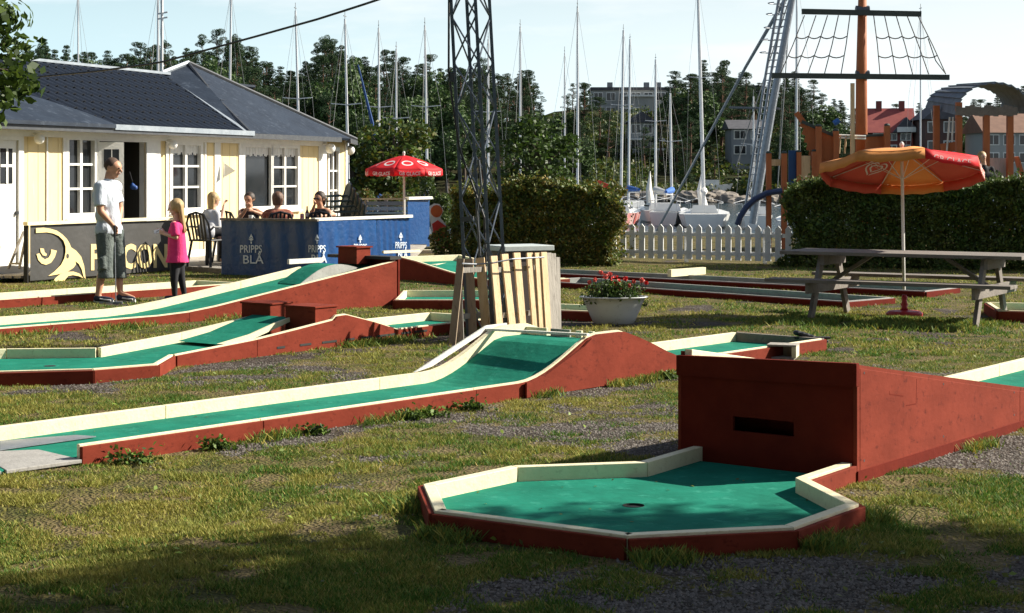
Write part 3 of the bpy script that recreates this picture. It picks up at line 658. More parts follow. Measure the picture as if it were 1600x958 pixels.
# roofs
RI = 2.4; ZR = 3.65; OV = .38
m_tile = mat('dark_glazed_tile', (.005,.009,.017), (.009,.014,.025), 6, .45, .3, spec=.35)
m_felt_roof = mat('black_roofing_felt', (.010,.017,.030), (.018,.028,.046), 1.6, .6, .4, c3=(.05,.065,.09), spec=.3)
m_flash = mat('zinc_flashing', (.26,.30,.34), (.36,.40,.44), 4, .4, .1, .3)
sl_len = math.hypot(RI + OV, ZR - ZE); sdv = (-wn * (RI + OV) + Vector((0, 0, ZR - ZE))).normalized(); snv = (wn * (ZR - ZE) + Vector((0, 0, RI + OV))).normalized()
E0 = WP(0, OV, ZE + .02)
# underlying slopes
mb = MB(); TV = wt(345); RV = 8.9
lo = lambda t: WP(t, OV, ZE); ri = lambda t: WP(t, -RI, ZR)
mb.prism([lo(-3.3), lo(TV + .35), ri(RV), ri(-3.3)], snv * -.05); part('roof', mb, m_felt_roof, house)
mb = MB(); mb.prism([WP(-3.3, -RI, ZR), WP(12.9, -RI, ZR), WP(12.9, -5.1, ZE), WP(-3.3, -5.1, ZE)], (0, 0, -.05)); part('rear_roof', mb, m_felt_roof, house)
tw, tl, rows = .262, sl_len / 9, 9
def tile_mesh():
    mb = MB(); n = 6; pr = []
    for i in range(n + 1):
        u = i / n; pr.append((u * tw, .012 + .032 * max(0, math.sin(u * 2 * math.pi - .4)) - .008 * max(0, -math.sin(u * 2 * math.pi - .4))))
    vs = []
    for (j, lift) in ((0, .020), (1, .002)):
        for u, h in pr: vs.append((u, j * (tl + .03), h + lift))
        for u, h in pr: vs.append((u, j * (tl + .03), h + lift - .02))
    k = n + 1; fs = [(i, i+1, 2*k+i+1, 2*k+i) for i in range(n)] + [(k+i, 3*k+i, 3*k+i+1, k+i+1) for i in range(n)] + [(i, k+i, k+i+1, i+1) for i in range(n)]
    mb.add(vs, fs); return mb
rotm = Matrix((wd, sdv, wd.cross(sdv))).transposed().to_4x4(); te = rotm.to_euler(); base = wloc(house)
tile0 = part('roof_tile', tile_mesh(), m_tile, house, world=False, smooth=False); first = True
for r in range(rows):
    v = r * tl
    tr_ = (TV + .25) + (RV - TV - .3) * (r / rows)           # right edge along the valley
    tl0 = max(-.3 , 2.3 - r * .62) if r < 5 else -.3
    c = 0
    k = int(math.floor((tr_ - tl0) / tw))
    for c in range(k):
        p = E0 + wd * (tr_ - (c + 1) * tw) + sdv * v - base + snv * (.01 + random.uniform(0, .003))
        if first: tile0.location = p; tile0.rotation_euler = te; first = False
        else: again(tile0, p, house, te)
mb = MB(); mb.beam(WP(-3.3, -RI, ZR + .045), WP(RV, -RI, ZR + .045), .30, .05); part('ridge_cap', mb, m_flash, house)
mb = MB(); mb.beam(lo(TV + .42) + snv * .03, ri(RV + .12) + snv * .03, .22, .02, snv); part('valley_flashing', mb, m_flash, house)
mb = MB(); mb.prism([WP(-3.3, OV + .12, ZE), WP(2.5, OV + .10, ZE), WP(2.2, OV - .3, ZE + .2), WP(1.2, -.9, ZE + .62), WP(-3.3, -.9, ZE + .62)], (0, 0, .06)); part('porch_roof', mb, m_felt_roof, house)
mb = MB(); mb.beam(WP(-3.3, OV + .03, ZE - .03), WP(TE + .2, OV + .03, ZE - .03), .05, .10); part('gutter', mb, m_dsteel, house)
mb = MB(); mb.beam(WP(2.5, OV + .07, ZE + .02), WP(TV + .5, OV + .07, ZE + .02), .03, .09); part('eave_flashing', mb, m_flash, house)
part('soffit', wbox(MB(), -3.3, TE + .1, ZE - .02, ZE - .005, .03, OV), m_wtrim, house)
# pavilion roof
ap = Vector(((294 - 800) / F * 36.5, 36.5, 1.65 + 170 / F * 36.5)); e1 = lo(TV + .45) + Vector((0, 0, .03)); e2 = Vector(((557 - 800) / F * 40.0, 40.0, ZE)); e3 = e2 + Vector((-4.4, 2.6, 0)); e4 = WP(TV + .2, -5.5, ZE)
rv = ri(RV - .1) + Vector((0, 0, .03)); e2b = WP(TE + .6, OV + .05, ZE + .005)
for nm, pl in (('pavilion_roof', [e1, e2b, ap]), ('pavilion_roof', [e2b, e2, ap]), ('pavilion_roof', [e1, ap, rv]), ('pavilion_roof', [e2, e3, ap]), ('pavilion_roof', [e3, e4, ap])):
    nrm_ = (pl[1] - pl[0]).cross(pl[2] - pl[0]).normalized(); nrm_ = nrm_ if nrm_.z > 0 else -nrm_
    mb = MB(); mb.prism(pl, nrm_ * -.05); part(nm, mb, m_felt_roof, house)
mb = MB(); mb.tube([e1 + Vector((0,0,.02)), e1.lerp(ap, .55) + Vector((0,0,-.05)), ap + Vector((0,0,.03))], .035, 6); mb.tube([ap + Vector((0,0,.03)), e2 + Vector((0,0,.03))], .045, 6); part('hip_cap', mb, m_dsteel, house)
mb = MB(); mb.tube([ap + Vector((0,0,.03)), rv + Vector((0,0,.03))], .05, 6); part('ridge_cap', mb, m_flash, house)
mb = MB()
for f in (.22, .45, .68, .85): mb.tube([e1.lerp(ap, f) + Vector((0,0,.012)), e2.lerp(ap, f) + Vector((0,0,.012))], .010, 4)
part('felt_seam', mb, m_felt_roof, house)
mb = MB(); mb.beam(e2b + Vector((0, 0, -.05)), e2 + Vector((0, 0, -.05)), .06, .1); part('gutter', mb, m_dsteel, house)
m_globe = mat('opal_glass_globe', (.82,.82,.78), (.78,.78,.74), 4, .3)
for k, (px, py, lb) in enumerate(((48, 217, 'round white wall lamp nearest the far left door'), (258, 226, 'round white wall lamp between the open doorway and the middle window'), (503, 232, 'round white lamp on the corner of the cafe'), (547, 235, 'round white lamp past the cafe corner, under the roof tip'))):
    if k < 2: P = WP(wt(px), .16, wz(px, py))
    elif k == 2: P = WP(wt(px), .2, wz(px, py))
    else: P = Q(px, py, 39.6)
    t = thing('wall_lamp', lb, 'lamp', tuple(P), group='round white lamps along the cafe wall')
    mb = MB(); mb.sph(P, .085 if k < 2 else .11, 14, 10); part('globe', mb, m_globe, t, smooth=True)
    mb = MB(); mb.tube([P + Vector((0, 0, .07)), P - wn * .16 + Vector((0, 0, .09))], .02, 8); part('bracket', mb, m_wtrim, t)
P = WP(wt(346), .03, wz(346, 272)); fl = thing('wall_pennant', 'white triangular pennant sign on the yellow cafe wall', 'sign', tuple(P))
Yq = P.y - .1
mb = MB(); mb.prism([Q(351, 255, Yq), Q(368, 267, Yq - .05), Q(350, 277, Yq)], (.0, .012, 0)); part('panel', mb, m_wtrim, fl); mb = MB(); mb.beam(Q(350, 253, Yq + .02), Q(349, 279, Yq + .02), .015, .02); part('bracket', mb, m_wtrim, fl)
# doorway: someone's blue cap inside -> blue balloon-like bag hanging by the doorway
P = WP(wt(203), .05, wz(203, 291)); hb = thing('hanging_bag', 'bright blue bag hanging in the open cafe doorway', 'bag', tuple(P))
mb = MB(); mb.sph(P, .065, 10, 8, (.7, .7, 1)); mb.sph(P + Vector((.05, 0, -.025)), .045, 10, 8); voxel('pouch', mb, .02, mat('blue_nylon', (.015,.06,.24), (.02,.08,.28), 6, .5), hb)
mb = MB(); mb.tube([P + Vector((0,0,.08)), P + Vector((-.05, 0, .25))], .008, 6); part('strap', mb, m_bcloth, hb)

# ------------------------------------------------------------------ deck, banner, terrace
B0 = at(47, 442, 0); B1 = at(276, 424, 0); bv = (B1 - B0).normalized(); bnm = Vector((bv.y, -bv.x, 0)); BLn = (B1 - B0).length
T0 = at(345, 430, 0); T1 = Vector(((497 - 800) / F * 27.15, 27.15, 0)); T2 = Q(642, 339, 29.3); T2.z = 0
deck = thing('cafe_deck', 'low weathered plank deck in front of the cafe', 'deck', tuple(WP(4, 1, 0)))
mdeck = [WP(-2, .06, 0), B0 + Vector((-.6, .1, 0)), B0 + bnm * -.12, B1 - bnm * .12, T0 + Vector((0, .15, 0)), T1 + Vector((-.05, .2, 0)), T2 + Vector((-.1, .1, 0)), Vector((-1.9, 37.5, 0)), WP(TE, .06, 0)]
# planks laid along the wall direction
pn = 0; ow = 0.08
def poly_clip(o0, o1):
    # s-range of the deck outline for the strip between two wall offsets
    ts = []
    n = len(mdeck); om = (o0 + o1) / 2
    for i in range(n):
        a_ = mdeck[i] - W0; b_ = mdeck[(i+1) % n] - W0; oa = a_.dot(wn); ob = b_.dot(wn)
        if (oa - om) * (ob - om) < 0: f = (om - oa) / (ob - oa); ts.append((a_.lerp(b_, f)).dot(wd))
    return sorted(ts)
while ow < 6.5:
    ts = poly_clip(ow, ow + .14)
    for i in range(0, len(ts) - 1, 2):
        if ts[i+1] - ts[i] > .1: part('plank', wbox(MB(), ts[i], ts[i+1], .065 + random.uniform(0, .004), DK, ow, ow + .134), m_grey, deck)
    ow += .14
e = [B0 + bnm * -.1, B1 + bnm * -.1, T0 + Vector((0, .12, 0))]
mb = MB()
for i in range(2): mb.beam(e[i] + Vector((0,0,.04)), e[i+1] + Vector((0,0,.04)), .03, .12)
part('edge_board', mb, m_dgrey, deck)
# banner fence
bf = thing('falcon_banner', 'dark grey banner with a cream falcon head and the word FALCON', 'banner', tuple(B0))
m_ban = mat('dark_grey_vinyl', (.045,.045,.043), (.065,.063,.06), 1.5, .45, .3)
m_bcream = mat('cream_print', (.80,.64,.30), (.78,.61,.28), 3, .5)
ztop = .86
mb = MB(); n = 24; vs = []
for i in range(n + 1):
    for z in (.03, .3, .58, ztop): p = B0.lerp(B1, i / n); vs.append(p + Vector((0, 0, z)) + bnm * (.0 if z > .8 else .008 * math.sin(i * .9)))
mb.add(vs, [(i*4+j, i*4+4+j, i*4+5+j, i*4+1+j) for i in range(n) for j in range(3)]); part('sheet', mb, m_ban, bf, smooth=True, fix=False)
PN = B0 + bnm * .016
def zb(x, y): return onplane(x / 3.8325, 230 + y / 3.8325, PN, bnm)
def printed(name, pts, m): mb = MB(); mb.prism([zb(*p) for p in pts], bnm * .003); return part(name, mb, m, bf)
printed('falcon_head', [(215,485),(260,482),(300,488),(340,500),(372,522),(400,550),(415,575),(425,600),(455,620),(485,655),(503,710),(512,790),(500,775),(488,730),(472,700),(450,682),(455,700),(440,722),(400,748),(345,762),(288,772),(325,745),(365,705),(385,665),(392,630),(392,595),(380,560),(352,532),(318,517),(280,510),(215,514)], m_bcream)
printed('falcon_throat', [(303,825),(330,785),(360,760),(400,746),(440,745),(475,757),(500,785),(470,772),(435,766),(408,772),(388,795),(378,825)], m_bcream)
printed('falcon_eye', [(218,640),(228,675),(248,697),(275,705),(305,692),(327,660),(340,620),(306,612),(303,640),(290,662),(268,672),(248,658),(236,636)], m_bcream)
printed('falcon_eye', [(240,605),(262,608),(266,628),(280,640),(276,652),(256,648),(243,628)], m_bcream)
mb = MB(); mb.prism([zb(404 + 8 * math.cos(t), 652 + 15 * math.sin(t)) + bnm * .003 for t in [k * .6283 for k in range(10)]], bnm * .003); part('nostril', mb, m_ban, bf)
def fm(u, v): x = 545 + (1003 - 545) * u; yb = 740 - 18 * u; yt = 578 + 0 * u; return zb(x, yb + (yt - yb) * v)
lettering('lettering', 'FALCON', fm, m_bcream, bf, 1.0, .035)
mb = MB(); mb.beam(B0 + Vector((0,0,ztop + .03)) - bv * .1, B1 + Vector((0,0,ztop + .03)), .09, .05); part('top_rail', mb, m_cream, bf)
for k, s in enumerate((-.04, BLn * .5, BLn)): mb = MB(); mb.beam(B0 + bv * s - bnm * .04, B0 + bv * s - bnm * .04 + Vector((0, 0, ztop)), .06, .06); part('post', mb, m_black if k == 0 else m_cream, bf)
# leaning ladder-like trestle at the left of banner
tr_ = thing('easel_frame', 'narrow wooden trestle frame leaning by the end of the falcon banner', 'trestle', tuple(at(25, 428, .1)))
mb = MB(); mb.beam(Q(13, 420, 26.4), Q(37, 362, 26.6), .03, .03); part('leg', mb, m_grey, tr_); mb = MB(); mb.beam(Q(30, 420, 26.2), Q(42, 362, 26.5), .03, .03); part('leg', mb, m_grey, tr_); mb = MB(); mb.beam(Q(17, 412, 26.4), Q(33, 412, 26.3), .03, .03); part('rung', mb, m_grey, tr_)
# blue tarpaulin fence
tf = thing('terrace_fence', 'blue tarpaulin terrace fence printed PRIPPS BLÅ in front of the seated guests', 'fence', tuple(T1))
ZT = .885
def tarp(A, B, za, zt, nm='tarpaulin', n=28, amp=.015):
    d = (B - A).normalized(); nn = Vector((d.y, -d.x, 0)); mb = MB(); vs = []
    for i in range(n + 1):
        for j in range(7):
            z = za + (zt - za) * j / 6; p = A.lerp(B, i / n); vs.append(p + Vector((0, 0, z)) - nn * (amp + amp * math.sin(i * 1.3 + j * .35) * (1 - abs(j - 3) / 4)))
    mb.add(vs, [(i*7+j, i*7+7+j, i*7+8+j, i*7+1+j) for i in range(n) for j in range(6)]); part(nm, mb, m_blue, tf, smooth=True, fix=False); return nn
n1 = tarp(T0, T1, .0, ZT); n2 = tarp(T1, T1.lerp(T2, .62), .0, ZT); tarp(T1.lerp(T2, .625), T2, .0, ZT)
mb = MB(); mb.beam(T0 + Vector((0,0,ZT+.02)), T1 + Vector((0,0,ZT+.02)), .06, .035); part('top_rail', mb, m_dgrey, tf)
mb = MB(); mb.beam(T1 + Vector((-.08,.03,ZT+.03)), T2 + Vector((0,0,ZT+.03)), .09, .045); part('top_rail', mb, m_white, tf)
def blu(x, y, e=.006):
    if x < 497: return onplane(x, y, T0 + n1 * e, n1)
    return onplane(x, y, T1 + n2 * e, n2)
m_wprint = mat('white_print', (.62,.68,.74), (.55,.62,.7), 5, .5)
for (x0, x1, y0, sc) in ((375, 412, 383, 1), (482, 511, 383, .95), (553, 575, 381, .8), (618, 637, 378, .85)):
    lettering('lettering', 'PRIPPS', lambda u, v: blu(x0 + (x1 - x0) * u * .93, y0 + 12 * sc - 12 * sc * v), m_wprint, tf, 1, .01)
    lettering('lettering', 'BLÅ', lambda u, v: blu(x0 + 5 * sc + (x1 - x0 - 5 * sc) * u, y0 + 29 * sc - 17.5 * sc * v), m_wprint, tf, 1, .012)
    cx = (x0 + x1) / 2 - 1; mb = MB()
    for pl in (((0,-18),(3.5,-10),(0,-12.5),(-3.5,-10)), ((-4,-9),(0,-11.5),(4,-9),(0,-6)), ((-1.2,-5.5),(1.2,-5.5),(.8,-2),(-.8,-2))):
        ps = [blu(cx + a_ * sc, y0 + b_ * sc) for a_, b_ in pl]; mb.add(ps, [tuple(range(len(ps)))])
    part('emblem', mb, m_wprint, tf, fix=False)
# back fence of the terrace
bfn = thing('terrace_back_fence', 'blue panel fence closing the far side of the terrace below the red parasol', 'fence', (-2, 38, 0))
mb = MB(); mb.prism([Q(637, 311, 38), Q(671, 311, 38.8), Q(671, 386, 38.8), Q(637, 388, 38)], (0, .04, 0)); part('panel', mb, m_blue, bfn)
mb = MB(); mb.beam(Q(636, 310, 37.98), Q(673, 309, 38.8), .1, .06); part('top_rail', mb, m_white, bfn)
for i in range(3):
    mb = MB(); mb.beam(Q(541, 318 + i * 8, 39.5), Q(636, 318 + i * 8, 38), .03, .09); part('slat', mb, m_blue if i else mat('navy_board', (.01,.03,.09), (.015,.04,.11), 4, .6), bfn)
mb = MB(); mb.beam(Q(540, 311, 39.5), Q(636, 311, 38), .06, .04); part('top_rail', mb, m_dgrey, bfn)
for px in (541, 572, 603): mb = MB(); P = Q(px, 311, 39); mb.beam(P, Vector((P.x, P.y, 0)), .07, .07); part('post', mb, m_dgrey, bfn)
# kerb stones / white low boards beyond
mb = MB(); mb.beam(at(640, 393, .03), at(700, 393, .03), .2, .07); wk = part('white_kerb', mb, m_cream); tag(wk, 'pale low kerb board lying at the foot of the blue fence panel', 'kerb')
# ice-cream sign (red figure with white outline)
ic = thing('ice_cream_sign', 'red and orange rounded advertising sign with white outline half behind the left hedge', 'sign', (Q(690, 392, 31.9).x, 31.9, 0))
Ys = 31.9
out = [(671,322),(678,318),(687,319),(693,329),(688,341),(698,352),(704,368),(704,388),(688,388),(677,376),(673,352),(671,336)]
mb = MB(); mb.prism([Q(x, y, Ys) for x, y in out], (0, .03, 0)); part('panel', mb, m_wtrim, ic)
m_sred = mat('red_enamel', (.55,.02,.015), (.6,.03,.02), 5, .35); m_sor = mat('orange_enamel', (.55,.09,.015), (.6,.12,.02), 5, .4)
mb = MB(); mb.prism([Q(x, y, Ys - .012) for x, y in [(675,350),(684,344),(696,353),(702,369),(703,387),(689,387),(679,375)]], (0, .011, 0)); part('red_print', mb, m_sred, ic)
mb = MB(); mb.prism([Q(682 + 9.2 * math.cos(t), 330 + 9.7 * math.sin(t), Ys - .012) for t in [k * .5236 for k in range(12)]], (0, .011, 0)); part('orange_print', mb, m_sor, ic)
mb = MB(); mb.beam(Q(690, 386, Ys + .03), Vector((Q(690, 0, 31.93).x, 31.93, 0)), .05, .05); part('post', mb, m_dsteel, ic)

# terrace table, chairs
def plastic_chair(label, m, group):
    t = thing('plastic_chair', label, 'chair', group=group)
    mb = MB(); mb.box((-.24, -.22, .42), (.24, .22, .45)); part('seat', mb, m, t, world=False, bev=.01)
    for sx in (-1, 1):
        for sy in (-1, 1):
            mb = MB(); mb.beam((sx * .2, sy * .19, .42), (sx * .25, sy * .25, 0), .045, .035); part('leg', mb, m, t, world=False)
        mb = MB(); mb.tube([(sx * .25, -.2, .44), (sx * .27, -.2, .64), (sx * .27, .2, .66), (sx * .24, .26, .60)], .018, 6); part('armrest', mb, m, t, world=False)
    mb = MB(); mb.tube([(-.22, .2, .45), (-.23, .28, .72), (-.16, .31, .86), (0, .32, .90), (.16, .31, .86), (.23, .28, .72), (.22, .2, .45)], .02, 6); part('back_frame', mb, m, t, world=False)
    for k in range(5): x = -.13 + k * .065; mb = MB(); mb.beam((x, .21, .44), (x * 1.05, .31, .88), .035, .012, (0, 1, 0)); part('back_slat', mb, m, t, world=False)
    return t
ch = plastic_chair('black slatted plastic chair of the woman in white, seen from behind beside the banner', m_blackpl, 'plastic terrace chairs')
ch.location = Q(326, 372, 28.6); ch.location.z = DK; ch.rotation_euler = (0, 0, R(150))
for (px, Yc, rz, lb) in ((362, 29.9, 160, 'black plastic chair between the woman in grey and the man in the black top'), (396, 30.4, 20, 'plastic chair under the man in the black top resting his chin on his hand'), (432, 28.9, 200, 'plastic chair of the red-haired guest in a patterned top'), (503, 29.3, 180, 'plastic chair of the dark-haired woman with sunglasses')):
    c = dup(ch, (Q(px, 372, Yc).x, Yc, DK), R(rz), lb)
# stacked dark green chairs
cs = plastic_chair('dark green plastic chair, lowest of the leaning stack by the corner of the cafe', m_plastic, 'stacked dark green chairs')
cs.location = (Q(543, 350, 33.5).x, 33.5, DK + .05); cs.rotation_euler = (0, 0, R(-70))
for k in range(1, 5):
    dup(cs, (Q(543, 350, 33.5).x - .07 * k, 33.5 + .03 * k, DK + .05 + .10 * k), R(-70), ['', 'dark green plastic chair, second from the bottom of the stack by the cafe corner', 'dark green plastic chair in the middle of the stack by the cafe corner', 'dark green plastic chair, second from the top of the stack by the cafe corner', 'dark green plastic chair on top of the stack by the cafe corner'][k])
def table(label, c, l, wdt, rz, m):
    t = thing('terrace_table', label, 'table', tuple(c), R(rz)); mb = MB(); mb.box((-l/2, -wdt/2, .70), (l/2, wdt/2, .74)); part('tabletop', mb, m, t, world=False, bev=.01)
    for sx in (-1, 1):
        for sy in (-1, 1): mb = MB(); mb.beam((sx*(l/2-.1), sy*(wdt/2-.08), 0), (sx*(l/2-.12), sy*(wdt/2-.1), .70), .05, .05); part('leg', mb, m, t, world=False)
table('dark table between the four seated guests', (Q(425, 350, 29.6).x, 29.6, DK), 2.3, .8, -8, m_blackpl)
table('dark table by the stacked green chairs under the red parasol', (Q(585, 345, 34.5).x, 34.5, DK), 1.2, .8, 15, m_plastic)
m_can = mat('red_can', (.55,.03,.03), (.7,.7,.68), 20, .3); m_bot = mat('brown_bottle_glass', (.08,.03,.01), (.1,.04,.015), 5, .1, spec=.9)
P = Vector((Q(472, 335, 29.4).x, 29.4, DK + .74)); t = thing('drink_can', 'small red and white drink can on the guests\' table', 'can', tuple(P)); mb = MB(); mb.cyl(P, .035, .11, 12); part('body', mb, m_can, t); mb = MB(); mb.cyl(P + Vector((0,0,.1102)), .028, .006, 12); part('rim', mb, m_steel, t)
P = Vector((Q(478, 335, 29.5).x + .02, 29.5, DK + .74)); t = thing('beer_bottle', 'brown glass bottle on the table in front of the woman with sunglasses', 'bottle', tuple(P)); mb = MB(); mb.tube([P, P + Vector((0,0,.13)), P + Vector((0,0,.18)), P + Vector((0,0,.24))], [.034, .034, .014, .013], 12); part('body', mb, m_bot, t); mb = MB(); mb.cyl(P + Vector((0,0,.06)), .0355, .06, 12); part('paper_label', mb, m_wtrim, t)
P = Vector((Q(392, 338, 29.3).x, 29.3, DK + .74)); t = thing('coffee_cup', 'white cup on the table below the man in the black top', 'cup', tuple(P)); mb = MB(); mb.tube([P, P + Vector((0,0,.09))], [.03, .042], 12); part('bowl', mb, m_globe, t); mb = MB(); mb.tube([P + Vector((.035,0,.02)), P + Vector((.07,0,.04)), P + Vector((.04,0,.075))], .006, 6); part('handle', mb, m_globe, t)

# ------------------------------------------------------------------ people
m_hairb = mat('blond_hair', (.48,.33,.15), (.36,.23,.10), 30, .5, .4, stretch=(1,1,.2)); m_hairbr = mat('brown_hair', (.035,.02,.012), (.05,.03,.018), 30, .5, .4)
m_hairr = mat('reddish_hair', (.10,.045,.022), (.15,.07,.035), 30, .5, .4); m_stub = mat('short_cropped_hair', (.06,.035,.022), (.09,.05,.032), 40, .8)
m_eye = mat('dark_eye', (.02,.015,.01), (.03,.02,.015), 5, .2); m_lip = mat('lips', (.42,.14,.11), (.45,.16,.12), 5, .5); m_shoe = mat('navy_canvas', (.02,.025,.05), (.03,.035,.06), 10, .8); m_sole = mat('white_rubber', (.7,.7,.68), (.62,.62,.6), 10, .6)
def V3(p): return Vector(p)
def head(mb, c, fd, h=.225, tilt=0):
    """skull, jaw, nose, ears; c = head centre, fd = facing direction"""
    c = V3(c); f = V3(fd).normalized(); s = f.cross(Vector((0, 0, 1))).normalized(); u = s.cross(f)
    k = h / .225
    mb.sph(c + u * .025 * k - f * .012 * k, .088 * k, 16, 12); mb.sph(c + u * .02 * k + f * .02 * k, .078 * k, 14, 10)
    mb.sph(c - u * .045 * k + f * .028 * k, .058 * k, 12, 10); mb.sph(c - u * .085 * k + f * .055 * k, .026 * k, 10, 8)
    cap_(mb, c + u * .012 * k + f * .092 * k, c - u * .022 * k + f * .112 * k, .010 * k, .015 * k, n=8)
    cap_(mb, c + u * .03 * k + f * .085 * k + s * .03 * k, c + u * .03 * k + f * .085 * k - s * .03 * k, .012 * k, .012 * k, n=8)
    for q in (-1, 1): mb.sph(c + s * q * .084 * k - f * .01 * k - u * .005 * k, .026 * k, 8, 6, (.6, .6, 1))
    return c, f, s, u, k
def face(c, f, s, u, k, t, lips=True):
    for q in (-1, 1): mb = MB(); mb.sph(c + u * .012 * k + f * .088 * k + s * q * .032 * k, .011 * k, 8, 6); part('eye', mb, m_eye, t, smooth=True)
    if lips: mb = MB(); mb.sph(c - u * .052 * k + f * .087 * k, .02 * k, 8, 6, (1, 1, .35)); part('mouth', mb, m_lip, t, smooth=True)
def hand(mb, wri, d, side, k=1.0, curl=.5):
    """palm, four unequal bent fingers, thumb from the side of the palm; d = direction, side = across the palm toward the thumb"""
    w_ = V3(wri); d = V3(d).normalized(); sd = V3(side); sd = (sd - d * sd.dot(d)).normalized(); nn = d.cross(sd)
    for j in range(4): o = (j - 1.5) * .019 * k; cap_(mb, w_ + sd * o * .6, w_ + d * .085 * k + sd * o, .013 * k, .011 * k, n=8)
    for j, ln in enumerate((.058, .070, .075, .066)):
        o = (j - 1.5) * .020 * k; a0 = w_ + d * .088 * k + sd * o; b0 = a0 + (d * math.cos(curl * .7) + nn * math.sin(curl * .7)) * ln * .55 * k; c0 = b0 + (d * math.cos(curl * 1.9) + nn * math.sin(curl * 1.9)) * ln * .5 * k
        cap_(mb, a0, b0, .0092 * k, .0085 * k, n=8); cap_(mb, b0, c0, .0085 * k, .007 * k, n=8)
    a0 = w_ + d * .025 * k + sd * .026 * k; b0 = a0 + (d * .6 + sd * .7 + nn * .3).normalized() * .04 * k; c0 = b0 + (d * .9 + sd * .1 + nn * .45).normalized() * .032 * k
    cap_(mb, a0, b0, .012 * k, .010 * k, n=8); cap_(mb, b0, c0, .010 * k, .008 * k, n=8)
def limb(mb, pts, rs, n=12):
    for i in range(len(pts) - 1): cap_(mb, pts[i], pts[i+1], rs[i], rs[i+1], n=n)
def torso(mb, pel, che, nck, rw, rc, dx, deep=.62, neck=.055, f=0.0):
    """pelvis, chest as wide flattened volumes; dx = shoulder axis"""
    dx = V3(dx).normalized()
    for (c, hw, r) in ((pel, rw, .105), (pel.lerp(che, .45), rw * .86, .095), (che, rc * .8, .108), (che.lerp(nck, .55), rc, .065)):
        cap_(mb, c - dx * (hw - r * .7), c + dx * (hw - r * .7), r + f, r + f)
    for (a_, b_, r1, r2) in ((pel, pel.lerp(che, .45), .105, .10), (pel.lerp(che, .45), che, .10, .112), (che, che.lerp(nck, .6), .11, .075)): cap_(mb, a_, b_, r1 + f, r2 + f)
    cap_(mb, che.lerp(nck, .6), nck + (nck - che).normalized() * (.06 if f == 0 else -.01), neck * 1.1 + f, neck + f * .5)

# the man with the putter (turned to the right)
Ym = 22.0
def J(x, y, dy=0.0): return Q(x, y, Ym + dy)
man = thing('person', 'standing man with cropped hair in pale T-shirt and knee-length cargo shorts, holding a golf putter', 'person', (J(178, 472).x, Ym, 0))
fd = Vector((.93, -.2, -.18)); mbd = MB()
hc = head(mbd, J(176.5, 262.5), fd, .25)
pel = J(170, 362); che = J(166, 308); nck = J(171, 279)
dx = Vector((.45, .89, 0))
torso(mbd, pel, che, nck, .15, .19, dx, neck=.062)
shN = J(155, 291, -.15); shF = J(178, 290, .16); elN = J(157, 330, -.22); wrN = J(176, 352, -.24); elF = J(188, 325, .2); wrF = J(186, 352, .02)
limb(mbd, [shN, elN, wrN], [.058, .044, .030]); limb(mbd, [shF, elF, wrF], [.055, .042, .028])
hand(mbd, wrN, J(182, 363, -.24) - wrN, (.2, -.2, 1), 1.0, .9); hand(mbd, wrF, J(183, 362, -.1) - wrF, (0, -.5, 1), 1.0, .9)
hN = J(163, 366, -.08); hF = J(180, 366, .08); kN = J(165, 412, -.12); kF = J(187, 412, .06); aN = J(153, 464, -.14); aF = J(188, 458, .02)
limb(mbd, [hN, kN, (kN + aN) / 2 + Vector((-.015, .02, .03)), aN], [.10, .062, .056, .036]); limb(mbd, [hF, kF, (kF + aF) / 2 + Vector((-.02, .02, .03)), aF], [.10, .062, .056, .036])
limb(mbd, [aN, J(170, 472, -.16)], [.035, .03]); limb(mbd, [aF, J(208, 466, -.02)], [.035, .03])
voxel('body', mbd, .011, m_sk, man)
face(*hc, man)
mb = MB(); c, f, s, u, k = hc; mb.sph(c + u * .034 - f * .020, .100, 16, 12); part('hair', mb, m_stub, man, smooth=True)
mb = MB(); torso(mb, pel + Vector((0,0,.02)), che, nck + Vector((0,0,-.01)), .155, .19, dx, neck=.055, f=.026)
mb.tube([che + Vector((0, 0, .02)), pel + Vector((0, 0, .08)), pel + Vector((.0, 0, -.03))], [.14, .155, .165], 18)
mb.tube([shN + Vector((.01, 0, .03)), shN.lerp(elN, .4), shN.lerp(elN, .80)], [.062, .070, .078], 14); mb.tube([shF + Vector((0, 0, .03)), shF.lerp(elF, .75)], [.062, .074], 14); cap_(mb, shN, shN, .066, .066); cap_(mb, shF, shF, .066, .066); voxel('t_shirt', mb, .012, m_fabw, man, 2)
mb = MB(); cap_(mb, pel + Vector((0,0,-.01)) - dx * .05, pel + Vector((0,0,-.01)) + dx * .05, .128, .128)
mb.tube([hN + Vector((0,0,.05)), hN.lerp(kN, .5), J(165, 432, -.12)], [.115, .105, .092], 16); mb.tube([hF + Vector((0,0,.05)), hF.lerp(kF, .5), J(187, 432, .06)], [.112, .10, .086], 16)
mb.tube([J(160, 402, -.2), J(161, 420, -.2)], [.045, .05], 10); mb.tube([J(165, 428, -.12), J(165, 435, -.12)], [.096, .100], 16); mb.tube([J(187, 428, .06), J(187, 435, .06)], [.09, .094], 16)
voxel('cargo_shorts', mb, .013, m_short, man, 1)
